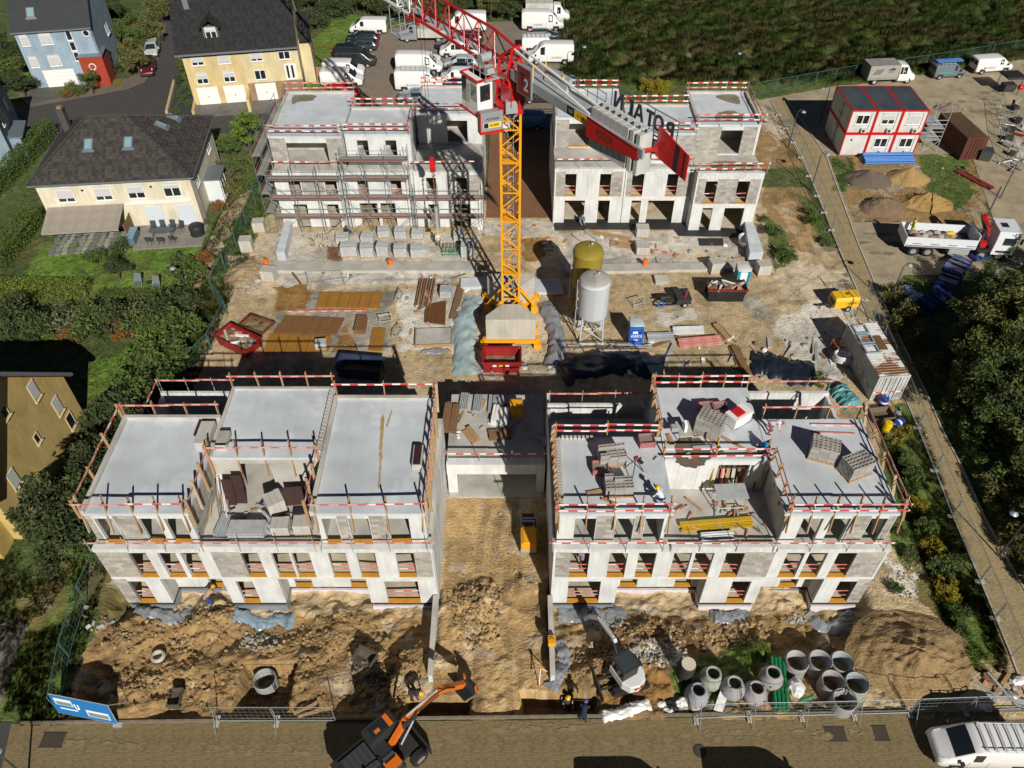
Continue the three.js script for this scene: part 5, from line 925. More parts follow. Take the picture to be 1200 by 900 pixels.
const boxTx=sign(1.6,1.3,(k,w,h)=>{k.fillStyle='#8d9294';k.fillRect(0,0,w,h);k.fillStyle='#dfe0de';k.fillRect(w*.12,h*.55,w*.8,h*.3);k.fillStyle='#15161a';k.fillRect(w*.14,h*.57,w*.2,h*.26);k.fillStyle='#e8c321';k.fillRect(w*.35,h*.57,w*.55,h*.26);fitText(k,'ELWE',w*.62,h*.71,w*.45,h*.2,'bold $px sans-serif','#15161a');fitText(k,'POTAIN',w*.52,h*.37,w*.7,h*.2,'bold italic $px sans-serif','#23252b');});
const cbn=mesh('control_cabinet',move(cbox(0,0,0,1.6,1.35,.5),-1.35,18.55,.95,.35),M([.24,.26,.27],.5),cr);
{const g=signPlane(V3(-.79,-.66,.255),V3(.79,-.66,.255),V3(.79,.66,.255),V3(-.79,.66,.255));g.rotateY(.35);g.translate(-1.35,18.55,.95);mesh('lettering',g,boxTx,cbn);}
mesh('cabinet_frame',merge([move(box(-.85,-.85,-.3,.85,-.7,.3),-1.35,18.55,.95,.35),move(box(-.85,-.85,-.3,-.78,.6,.3),-1.35,18.55,.95,.35)]),C.red,cr);
mesh('control_cabinet',move(cbox(0,0,0,.8,.85,.4),.05,19.55,1.05,.2),M([.34,.36,.37],.5),cr);
const greyB=M([.5,.55,.6],.5,.2,{map: T.cloud});
mesh('counter_jib_beam',merge([beam(J(1.0,.62,21.85),J(9,.62,21.85),.16,.62),beam(J(9,.62,21.85),J(13.8,.62,21.85),.16,.55)]),greyB,cr);mesh('counter_jib_beam',beam(J(1.0,-.62,21.85),J(13.8,-.62,21.85),.16,.62),greyB,cr);
mesh('counter_jib_deck',slabFrom(J(1.0,.52,22.05),J(8.8,.52,22.05),J(8.8,-.52,22.05),J(1.0,-.52,22.05),.05),C.galv,cr);
for (let k=0;k<4;k++) mesh('crossbar',beam(J(2+k*2,-.55,21.75),J(2+k*2,.55,21.75),.12,.2),greyB,cr);
mesh('hoist_frame',merge([beam(J(3.2,-.5,22.0),J(3.2,-.5,23.1),.1,.1),beam(J(3.2,.5,22.0),J(3.2,.5,23.1),.1,.1),beam(J(5.0,-.5,22.0),J(5.0,-.5,22.9),.1,.1)]),C.yellow,cr);
mesh('machinery_cover',slabFrom(J(3.4,-.2,22.1),J(5.6,-.2,22.1),J(5.6,-.6,22.9),J(3.4,-.6,22.9),.3),C.galv,cr);
const tie=(w)=>mesh('tie_bar',merge([beam(J(.7,w*.45,23.25),J(8.9,w,22.2),.09,.12)]),C.white,cr);tie(.5);tie(-.5);
const side=(u0,u1,w,h0,h1,h0b=h0,h1b=h1)=>signPlane(J(u0,w,h0),J(u1,w,h0b),J(u1,w,h1b),J(u0,w,h1));
const t2=sign(1.5,1.6,(k,w,h)=>{k.fillStyle='#7d2424';k.fillRect(0,0,w,h);fitText(k,'T',w*.36,h*.46,w*.5,h*.62,'bold $px sans-serif','#0a0a0a');fitText(k,'2',w*.68,h*.6,w*.5,h*.62,'bold $px sans-serif','#c9cdd2');});
const t2b=mesh('number_board',merge([beam(J(1.9,.78,22.0),J(3.5,.78,22.0),.08,1.9)]),greyB,cr);mesh('lettering',side(1.97,3.35,.83,21.1,22.85),t2,t2b);
const bn=sign(2.6,.6,(k,w,h)=>{k.fillStyle='#16171c';k.fillRect(0,0,w*.36,h);k.fillStyle='#e6b91b';k.fillRect(w*.36,0,w*.64,h);k.fillStyle='#7b8088';k.fillRect(w*.09,h*.28,w*.05,h*.44);k.fillRect(w*.17,h*.28,w*.1,h*.44);fitText(k,'ELWE',w*.68,h*.5,w*.5,h*.62,'bold $px sans-serif','#16171c');});
mesh('banner',side(7.0,8.95,.708,21.58,22.12),bn,cr);
for (let k=0;k<8;k++){const u=9.3+k*.55,tk=k>5?.3:.5;mesh('counterweight',merge([beam(J(u,0,20.25),J(u,0,22.75),1.05,tk,V3(du.x,0,du.z))]),M([.62,.63,.62],.8,0,{map: T.streak}),cr);mesh('lifting_eye',rod(J(u,0,22.75),J(u,0,22.9),.08),C.iron,cr);}
const redTx=sign(6.4,1.1,(k,w,h)=>{k.fillStyle='#b3100f';k.fillRect(0,0,w,h);k.fillStyle='#1a1718';k.fillRect(0,0,w,h*.08);k.save();fitText(k,'POTAIN',w*.36,h*.45,w*.34,h*.62,'bold italic $px sans-serif','#2a1a1c');k.fillStyle='#3a1516';k.fillRect(w*.56,h*.55,w*.14,h*.05);k.restore();});
const rp=mesh('side_panel',merge([slabFrom(J(9.1,.86,21.0),J(13.6,.86,21.5),J(13.6,.86,22.15),J(9.1,.86,22.3),-.04)]),C.redPaint,cr);mesh('lettering',side(9.12,13.58,.912,21.03,22.28,21.53,22.13),redTx,rp);
const fin=mesh('end_fin',merge([slabFrom(J(13.8,-.35,21.55),J(16.3,-.35,21.1),J(16.3,-.35,22.6),J(13.8,-.35,23.35),-.06),beam(J(13.5,.5,21.9),J(13.9,-.3,22.0),.2,.2)]),C.redPaint,cr);
mesh('stripe',merge([slabFrom(J(15.25,-.285,21.32),J(15.6,-.285,21.26),J(15.6,-.285,22.78),J(15.25,-.285,22.88),-.005),slabFrom(J(15.95,-.285,21.2),J(16.1,-.285,21.17),J(16.1,-.285,22.63),J(15.95,-.285,22.67),-.005)]),C.black,fin);
const rl=mesh('counter_jib_railing',merge([rod(J(6.2,-.75,23.1),J(8.8,-.75,23.1),.025),rod(J(6.2,-.75,22.6),J(8.8,-.75,22.6),.025),rod(J(8.8,-1.2,23.5),J(14.4,-1.2,23.5),.03),rod(J(8.8,-1.2,22.2),J(14.4,-1.2,22.2),.03),...[6.2,7.1,8.0,8.8].map((u)=>rod(J(u,-.75,22.0),J(u,-.75,23.1),.025)),...[8.8,10.7,12.5,14.4].map((u)=>rod(J(u,-1.2,22),J(u,-1.2,23.5),.03)),beam(J(8.8,-.6,22.0),J(8.8,-1.25,22.0),.1,.1),beam(J(13.6,-.6,22.0),J(13.6,-1.25,22.0),.1,.1),beam(J(6.2,-.6,22.0),J(6.2,-.8,22.0),.1,.1),beam(J(8.8,-1.2,22.0),J(14.4,-1.2,22.0),.06,.08)]),M([.16,.18,.2],.5,.5),cr);
const {FontLoader}=await import('three/addons/loaders/FontLoader.js');const {TextGeometry}=await import('three/addons/geometries/TextGeometry.js');
const font=await new FontLoader().loadAsync('fonts/droid/droid_sans_bold.typeface.json');
'POTAIN'.split('').forEach((ch,i)=>{const g=new TextGeometry(ch,{font,size: .95,depth: .05,curveSegments: 6});g.applyMatrix4(new THREE.Matrix4().makeBasis(du.clone().negate(),_up,dw.clone().negate()).setPosition(J(14.2 - i*.86,-1.2,22.3)));mesh('letter',metric(g),M([.05,.055,.06],.6),rl);});
const hx=-7.2 - bx,hz=-61.2 - bz,ut=(hx*du.x+hz*du.z),tr=J(ut,0,0);
mesh('trolley',merge([beam(J(ut - .9,.75,21.3),J(ut+.9,.75,21.3),.12,.25),beam(J(ut - .9,-.75,21.3),J(ut+.9,-.75,21.3),.12,.25),beam(J(ut,-.75,21.2),J(ut,.75,21.2),.4,.2)]),C.redPaint,cr);
const cage=mesh('trolley_cage',merge([slabFrom(J(ut - .9,2.1,20.4),J(ut+.6,2.1,20.4),J(ut+.6,.9,20.4),J(ut - .9,.9,20.4),-.05)]),C.galv,cr);
for (const [a,b] of [[-.9,2.1],[.6,2.1],[.6,.9],[-.9,.9]]) mesh('rail_post',rod(J(ut+a,b,20.4),J(ut+a,b,22.4),.03),C.galv,cage);
for (const y of [20.9,21.4,22.4]) mesh('rail',merge([rod(J(ut - .9,2.1,y),J(ut+.6,2.1,y),.022),rod(J(ut - .9,.9,y),J(ut - .9,2.1,y),.022),rod(J(ut+.6,.9,y),J(ut+.6,2.1,y),.022)]),C.galv,cage);
for (const s of [-.3,.3]) mesh('hoist_rope',rod(J(ut+s,0,21.2),V3(tr.x+s*.3,9.5,tr.z),.018,.018,5),C.iron,cr);
const hk=mesh('hook_block',merge([move(profile([[-.16,8.5],[.16,8.5],[.3,9.0],[.2,9.5],[-.2,9.5],[-.3,9.0]],-.22,.22,.03),tr.x,0,tr.z),move(profile([[-.12,9.5],[.12,9.5],[.1,9.9],[-.1,9.9]],-.18,.18,.02),tr.x,0,tr.z)]),C.redPaint,cr);
mesh('hook',tube([V3(tr.x,8.5,tr.z),V3(tr.x,8.3,tr.z),V3(tr.x+.14,8.15,tr.z),V3(tr.x,8.0,tr.z),V3(tr.x - .1,8.1,tr.z)],.045,14),C.iron,hk);
const ld=thing('hanging_load','grey steel formwork tube hanging on a rusty chain from the crane hook','load',null,bx+tr.x,0,bz+tr.z);
const chn=mesh('chain',rod(V3(0,5.0,0),V3(0,8.1,0),.05,.05,6),M([.17,.09,.04],.8),ld);for (let k=0;k<12;k++){const g=clean(new THREE.TorusGeometry(.09,.03,5,8));g.scale(.7,1.2,1);if (k % 2) g.rotateY(1.57);g.translate(0,5.1+k*.25,0);mesh('link',g,M([.17,.09,.04],.8),chn);}
mesh('tube',merge([rod(V3(.0,2.6,0),V3(.0,5.0,0),.17,.17,12),box(-.25,2.5,-.25,.25,2.6,.25)]),C.galv,ld);
}
// ---------- vehicles ----------
function ringOf(s){const [x,y0,yB,yT,wB,wT]=s;const half=[[0,y0],[wB*.9,y0],[wB,y0+.18],[wB,yB - .06],[wB*.985,yB],[lerp(wB,wT,.92),lerp(yB,yT,.88)],[wT*.88,yT - .012],[wT*.45,yT+.015],[0,yT+.02]];return half.map(([z,y])=>V3(x,y,z));}
function loftBody(st){
const R=st.map(ringOf),n=R[0].length,pos=[],idx=[],full=2*n - 2;
for (const r of R){for (let k=0;k<n;k++) pos.push(r[k].x,r[k].y,r[k].z);for (let k=n - 2;k>0;k--) pos.push(r[k].x,r[k].y,-r[k].z);}
for (let i=0;i<R.length - 1;i++) for (let k=0;k<full;k++){const a=i*full+k,b=i*full+(k+1) % full,c=a+full,d=b+full;idx.push(a,b,c,b,d,c);}
for (const [i,f] of [[0,1],[R.length - 1,0]]) for (let k=1;k<full - 1;k++) f?idx.push(i*full,i*full+k+1,i*full+k):idx.push(i*full,i*full+k,i*full+k+1);
const g=new THREE.BufferGeometry();g.setAttribute('position',new THREE.Float32BufferAttribute(pos,3));g.setIndex(idx);g.computeVertexNormals();const ng=clean(g);
return ng;
}
function patch(st,i,k,a0,a1,b0,b1,off,mir,i2=i+1,k2=k+1){
const A=ringOf(st[i]),B=ringOf(st[i2]);const q=(a,b)=>{const p=A[k].clone().lerp(A[k2],b),r=B[k].clone().lerp(B[k2],b);const v=p.lerp(r,a);return v;};
let v=[q(a0,b0),q(a1,b0),q(a1,b1),q(a0,b1)];const n=v[1].clone().sub(v[0]).cross(v[3].clone().sub(v[0])).normalize();if (n.y<-.01||(Math.abs(n.y) <= .6&&n.z<0&&Math.abs(n.z)>Math.abs(n.x))) n.negate();
v=v.map((p)=>p.addScaledVector(n,off));if (mir) v=v.map((p)=>V3(p.x,p.y,-p.z));return quadG(...v);
}
const SPEC={
van: {st: [[-2.6,.5,1.05,1.75,.86,.78],[-2.52,.3,1.1,1.9,.95,.86],[-2.2,.27,1.1,1.95,.97,.87],[.5,.27,1.1,1.97,.97,.87],[1.0,.27,1.1,1.9,.97,.83],[1.85,.27,1.06,1.18,.96,.82],[2.4,.28,.92,1.02,.92,.74],[2.62,.36,.7,.8,.82,.64]],wind: 4,side: [[3,.05,1]],front: 7,wx: 1.62,wr: .34},
bus: {st: [[-2.6,.5,1.05,1.75,.86,.78],[-2.52,.3,1.1,1.9,.95,.86],[-2.2,.27,1.1,1.95,.97,.87],[.5,.27,1.1,1.97,.97,.87],[1.0,.27,1.1,1.9,.97,.83],[1.85,.27,1.06,1.18,.96,.82],[2.4,.28,.92,1.02,.92,.74],[2.62,.36,.7,.8,.82,.64]],wind: 4,side: [[2,.05,.32],[2,.36,.64],[2,.68,.98],[3,.05,1]],front: 7,wx: 1.62,wr: .34},
big: {st: [[-3.0,.5,1.15,2.3,.9,.82],[-2.92,.32,1.2,2.5,1.0,.9],[-2.5,.3,1.2,2.55,1.02,.9],[.75,.3,1.2,2.55,1.02,.9],[1.35,.3,1.2,2.35,1.0,.82],[2.2,.3,1.15,1.3,.98,.82],[2.75,.3,1.0,1.1,.94,.76],[2.95,.38,.75,.85,.84,.66]],wind: 4,side: [[3,.05,1]],front: 7,wx: 1.85,wr: .36},
small: {st: [[-2.15,.5,.95,1.55,.8,.72],[-2.08,.28,1.0,1.72,.88,.78],[-1.8,.25,1.0,1.78,.9,.79],[.35,.25,1.0,1.8,.9,.79],[.75,.25,1.0,1.74,.9,.76],[1.4,.25,.98,1.08,.89,.75],[1.95,.26,.86,.94,.86,.68],[2.15,.34,.66,.74,.76,.58]],wind: 4,side: [[3,.05,1]],front: 7,wx: 1.35,wr: .31},
car: {st: [[-2.25,.45,.78,.9,.74,.6],[-2.15,.28,.88,1.0,.85,.68],[-1.75,.25,.9,1.38,.89,.64],[-1.5,.24,.9,1.44,.9,.65],[.1,.24,.9,1.49,.9,.66],[.5,.24,.9,1.42,.9,.63],[1.25,.25,.88,.97,.89,.72],[1.95,.27,.76,.84,.85,.66],[2.25,.35,.6,.68,.72,.55]],wind: 5,rear: 1,side: [[3,.02,.48],[3,.52,1],[2,.3,1],[4,0,.9]],front: 8,wx: 1.38,wr: .32},
};
const tyreG=(()=>{const g=lathe([[.55,-.5],[.95,-.5],[1,-.4],[1,.4],[.95,.5],[.55,.5]],18);g.rotateX(Math.PI / 2);return g;})();
const rimG=(()=>{const s=[];const d=lathe([[0,-.38],[.5,-.42],[.58,-.48],[.58,.48],[.5,.42],[0,.38]],16);d.rotateX(Math.PI / 2);s.push(d);for (let k=0;k<5;k++){const b=cbox(0,.3,0,.12,.5,.95);b.rotateZ(k*1.2566);s.push(b);} return merge(s);})();
function wheel(parent,x,y,z,r,w=.22,rm=C.alu){const t=mesh('wheel',tyreG,C.rubber,parent);t.position.set(x,y,z);t.scale.set(r,r,w);const m=mesh('rim',rimG,rm,t);return t;}
const lampM=M([.75,.77,.78],.15),tailM=M([.38,.012,.012],.25),trimM=M([.025,.025,.027],.6);
function vehicle(kind,color,label,cat,px,py,turn,o={}){
const S=SPEC[kind],st=S.st,p=P(px,py,o.h ?? .7),t=thing(o.name||(cat==='van'?'parked_van':'parked_car'),label,cat,o.group,p.x,.01,p.z,turn);
const pm=paint(color),n=st.length;
mesh('body',loftBody(st),pm,t);
const w=S.wind;mesh('windscreen',[patch(st,w,6,.06,.95,0,1,.01,0),patch(st,w,7,.06,.95,0,1,.01,0),patch(st,w,6,.06,.95,0,1,.01,1),patch(st,w,7,.06,.95,0,1,.01,1)],C.glass,t);
for (const [i,a,b] of S.side) for (const m of [0,1]) mesh('side_window',patch(st,i,4,a,b,.08,.93,.012,m),C.glass,t);
if (S.rear) mesh('rear_window',[patch(st,1,6,.15,.95,0,1,.012,0),patch(st,1,7,.15,.95,0,1,.012,0),patch(st,1,6,.15,.95,0,1,.012,1),patch(st,1,7,.15,.95,0,1,.012,1)],C.glass,t);
else for (const s of [-1,1]) mesh('rear_window',box(st[0][0] - .03,1.2*st[2][3] / 1.95,s*.1,st[0][0]+.02,st[0][3] - .08,s*.7),C.glass,t);
for (const m of [0,1]){mesh('headlight',patch(st,n - 3,5,.35,1,.0,1,.012,m),lampM,t);const z=m?-1:1;mesh('tail_light',box(st[0][0] - .02,.75,z*st[0][4]*.8,st[0][0]+.1,1.15,z*(st[0][4]*.8+.1)),tailM,t);mesh('mirror',cbox(st[w+1][0] - .25,st[w][2]+.1,z*(st[w][4]+.12),.14,.2,.2),kind==='car'?pm:trimM,t);}
mesh('bumper',[cbox(st[n - 1][0] - .02,.45,0,.14,.22,st[n - 1][4]*1.7),cbox(st[0][0]+.02,.48,0,.12,.2,st[0][4]*1.85)],trimM,t);
for (const m of [-1,1]) mesh('door_seam',[box(st[S.wind][0] - .9,.4,m*(st[3][4]+.001),st[S.wind][0] - .885,st[3][2],m*(st[3][4]+.008)),box(st[S.wind][0]+.1,.4,m*(st[3][4]+.001),st[S.wind][0]+.115,st[3][2],m*(st[3][4]+.008))],trimM,t);
const wz=st[3][4] - .1;for (const [x,z] of [[S.wx,wz],[S.wx,-wz],[-S.wx,wz],[-S.wx,-wz]]){wheel(t,x,S.wr,z,S.wr);mesh('wheel_arch',box(x - S.wr - .06,S.wr,Math.sign(z)*(st[3][4] - .06),x+S.wr+.06,S.wr*2+.04,Math.sign(z)*(st[3][4]+.004)),trimM,t);}
if (o.rack){const y=st[3][3];const rk=mesh('roof_rack',[rod(V3(st[2][0]+.3,y+.14,.7),V3(st[4][0] - .4,y+.14,.7),.025),rod(V3(st[2][0]+.3,y+.14,-.7),V3(st[4][0] - .4,y+.14,-.7),.025)],C.alu,t);const nb=o.rack;for (let k=0;k<nb;k++){const x=lerp(st[2][0]+.35,st[4][0] - .5,k / (nb - 1));mesh('rack_bar',merge([beam(V3(x,y+.12,-.78),V3(x,y+.12,.78),.07,.04),box(x - .03,y - .05,.68,x+.03,y+.12,.72),box(x - .03,y - .05,-.72,x+.03,y+.12,-.68)]),C.alu,rk);}}
if (o.ladder) for (const z of [-.35,.25]){const y=st[3][3]+.2;const l=mesh('ladder',[rod(V3(-1.8,y,z),V3(.9,y,z),.03),rod(V3(-1.8,y,z+.35),V3(.9,y,z+.35),.03)],C.alu,t);for (let k=0;k<9;k++) mesh('rung',rod(V3(-1.7+k*.3,y,z),V3(-1.7+k*.3,y,z+.35),.018,.018,5),C.alu,l);}
if (o.stripe) mesh('stripe',box(-1.9,.55,st[3][4] - .002,.2,.85,st[3][4]+.006),M(o.stripe,.5),t);
if (o.text){const tx=sign(1.8,.5,(k,W2,H2)=>{k.fillStyle=o.bg||'#d9dadb';k.fillRect(0,0,W2,H2);if (o.logo){k.fillStyle=o.logo;k.fillRect(W2*.02,H2*.25,W2*.16,H2*.5);} fitText(k,o.text,W2*(o.logo?.6:.5),H2*.5,W2*.74,H2*.6,'bold $px sans-serif',o.tc||'#44484f');},60);const y=st[3][2]+.05,z=st[3][4]+.006;const fl=o.flip?-1:1;mesh('lettering',fl>0?signPlane(V3(-1.6,y - .55,z),V3(.1,y - .55,z),V3(.1,y - .08,z),V3(-1.6,y - .08,z)):signPlane(V3(.1,y - .55,-z),V3(-1.6,y - .55,-z),V3(-1.6,y - .08,-z),V3(.1,y - .08,-z)),tx,t);}
return t;
}
const white=[.78,.79,.8],PI=Math.PI,lot={group: 'vehicles in the gravel parking lot'};
vehicle('van',white,'white panel van at the top of the column along the lawn','van',432,32,PI,lot);
vehicle('car',[.015,.02,.03],'black car next below the topmost white van by the lawn','car',425,44,PI,lot);
vehicle('car',[.03,.05,.06],'dark teal car third in the column along the lawn','car',423,52,PI,lot);
vehicle('car',[.012,.015,.025],'black car fourth in the column along the lawn, above the dark minibus','car',410,59,0,lot);
vehicle('bus',[.03,.032,.035],'dark grey minibus with long side windows along the lawn','van',417,70,0,lot);
vehicle('van',white,'white van below the dark minibus','van',403,82,0,lot);
vehicle('van',white,'white van with ladders on its roof by the lawn','van',401,93,0,{...lot,ladder: 1});
vehicle('car',[.45,.01,.012],'red car half hidden behind the wet-stained roof','car',400,106,0,lot);
vehicle('car',white,'white car in front of the two big white vans','car',496,68,0,lot);
vehicle('big',white,'high white van with faint lettering in the middle column','van',492,78,0,{...lot,text: 'SANIREC',tc: '#9a7f86',logo: '#6da7d8'});
vehicle('big',white,'high white van with roof rack and blue-green lettering','van',492,98,0,{...lot,rack: 6,text: 'ECOELEC',tc: '#3a9bb0',logo: '#7cc24a'});
vehicle('car',[.14,.19,.23],'grey-blue estate car behind the far shell roof','car',487,112,PI,lot);
vehicle('big',white,'white van with an orange lower stripe below the crane jib','van',545,27,PI,{...lot,stripe: [.7,.28,.02],h: 1});
vehicle('car',[.02,.025,.03],'dark car below the orange-striped van','car',547,43,PI,lot);
vehicle('car',[.015,.018,.025],'black car with its nose beside the white crew van','car',530,51,PI,lot);
vehicle('bus',white,'white crew van with side windows below the crane jib','van',538,59,PI,lot);
vehicle('car',[.42,.46,.5],'silver estate car below the white crew van','car',540,72,PI,lot);
vehicle('car',[.012,.015,.03],'black car below the silver estate','car',537,82,PI,lot);
vehicle('small',white,'small white van beside the crane cab','van',536,90,PI,lot);
vehicle('car',[.02,.025,.06],'dark blue car behind the roof under the crane cab','car',534,100,PI,lot);
vehicle('big',white,'high white van with small lettering at the field edge','van',636,28,0,{...lot,text: 'P. PEINTURE',tc: '#5a5f66'});
vehicle('car',[.02,.04,.05],'dark car between white vans at the field edge','car',638,41,0,lot);
vehicle('van',white,'white van with a roof rack at the field edge','van',634,53,0,{...lot,rack: 5});
vehicle('big',white,'high white van nearest the white crane tie bars','van',645,66,PI,{...lot,text: 'ALU PLAFOND',tc: '#7a8a52',flip: 1});
vehicle('car',[.03,.06,.1],'dark blue car below the high white van at the field edge','car',655,93,0,lot);
vehicle('car',[.03,.03,.032],'dark car behind the brown gravel passage','car',634,112,0,lot);
vehicle('car',white,'white car in the passage behind the crane mast','car',580,146,0,lot);
vehicle('small',[.04,.16,.36],'small blue van in the shaded passage','van',616,142,PI,lot);
vehicle('van',white,'white van with blue logo on the access road','van',1162,74,.16,{name: 'white_van',text: 'KYNTEC',logo: '#c33',tc: '#4a6a9a',h: 1});
{const v=vehicle('small',[.14,.17,.2],'grey van carrying blue tubes on its roof on the access road','van',1110,83,.14,{name: 'grey_van',rack: 4});for (let k=0;k<5;k++) mesh('roof_tube',rod(V3(-1.9,2.02+(k % 2)*.05,-.45+k*.2),V3(1.5,2.02+(k % 2)*.05,-.45+k*.2),.07),M([.05,.18,.42],.4),v);mesh('stripe',box(-1.6,.75,.899,.2,.95,.91),M([.05,.3,.25],.5),v);}
vehicle('van',white,'white van with six-bar roof rack on the paved street','van',1153,873,PI - .02,{name: 'street_van',rack: 6,h: 1});
vehicle('car',[.42,.44,.46],'silver car parked under the trees of the upper street','car',178,56,-1.35,{name: 'street_car'});
vehicle('car',[.1,.012,.012],'dark red car in the tree shade by the asphalt bend','car',173,77,-1.3,{name: 'street_car'});
function boxTruck(label,px,py,turn,boxM,o={}){
const p=P(px,py,.8),t=thing('box_truck',label,'truck',o.group,p.x,.01,p.z,turn),st=[[.9,.35,1.2,2.2,1.0,.86],[1.0,.32,1.2,2.35,1.02,.88],[1.9,.3,1.2,2.3,1.02,.84],[2.6,.3,1.15,1.35,.98,.82],[3.1,.3,1.0,1.1,.94,.76],[3.25,.4,.75,.85,.84,.66]],pm=paint(o.cab||white);
mesh('cab',loftBody(st),pm,t);mesh('windscreen',[0,1].flatMap((m)=>[patch(st,2,6,.06,.95,0,1,.01,m),patch(st,2,7,.06,.95,0,1,.01,m)]),C.glass,t);for (const m of [0,1]){mesh('side_window',patch(st,1,4,.45,1,.08,.93,.012,m),C.glass,t);if (o.crew) mesh('side_window',patch(st,1,4,.02,.38,.08,.93,.012,m),C.glass,t);mesh('headlight',patch(st,3,5,.5,1,0,1,.012,m),lampM,t);}
mesh('chassis',box(-3.0,.45,-.5,1.0,.65,.5),trimM,t);
const bd=mesh('cargo_box',o.flat?merge([box(-3.1,.7,-1.05,.8,.82,1.05),box(-3.1,.82,-1.05,-3.05,1.2,1.05),box(-3.05,.82,-1.05,.75,1.2,-1.0),box(-3.05,.82,1.0,.75,1.2,1.05),box(.75,.82,-1.05,.8,1.6,1.05)]):box(-3.1,.7,-1.08,.8,o.top||2.7,1.08),boxM,t);
if (!o.flat){mesh('roof_bow',[-2.4,-1.4,-.4].map((x)=>box(x - .04,o.top||2.7,-1.08,x+.04,(o.top||2.7)+.03,1.08)),C.steel,bd);const tx=sign(3.4,1.4,(k,w,h)=>{k.fillStyle='#9b9a93';k.fillRect(0,0,w,h);k.strokeStyle='#1d3a5c';k.lineWidth=h*.07;for (let i=0;i<4;i++){k.beginPath();k.moveTo(w*(.12+i*.07),h*.75);k.lineTo(w*(.24+i*.07),h*.3);k.stroke();} k.fillStyle='#1d3a5c';k.beginPath();k.moveTo(w*.58,h*.42);k.lineTo(w*.78,h*.2);k.lineTo(w*.9,h*.42);k.fill();fitText(k,'BATI',w*.74,h*.56,w*.3,h*.2,'bold $px sans-serif','#1d3a5c');},70);if (o.print) mesh('print',signPlane(V3(-3.0,1.0,1.085),V3(.7,1.0,1.085),V3(.7,2.5,1.085),V3(-3.0,2.5,1.085)),tx,bd);}
for (const x of [2.3,-2.0]) for (const z of [-.85,.85]) wheel(t,x,.38,z,.38,.28);
if (o.crane) mesh('loader_arm',[rod(V3(.4,.8,0),V3(.4,2.4,0),.1),rod(V3(.4,2.4,0),V3(-1.4,2.1,.2),.08)],C.iron,t);
return t;
}
boxTruck('white crew-cab truck with grey tarpaulin box and blue stripes',1040,88,.1,M([.33,.33,.31],.8,0,{map: T.cloud}),{crew: 1,print: 1,top: 2.5});
boxTruck('grey-cab flatbed truck at the far end of the parking lot',497,40,PI,M([.62,.6,.55],.8,0,{map: T.cloud}),{cab: [.25,.28,.31],top: 1.9,group: lot.group});
boxTruck('white box trailer truck behind the topmost vans at the field edge',641,17,0,M([.7,.69,.64],.7,0,{map: T.cloud}),{group: lot.group});
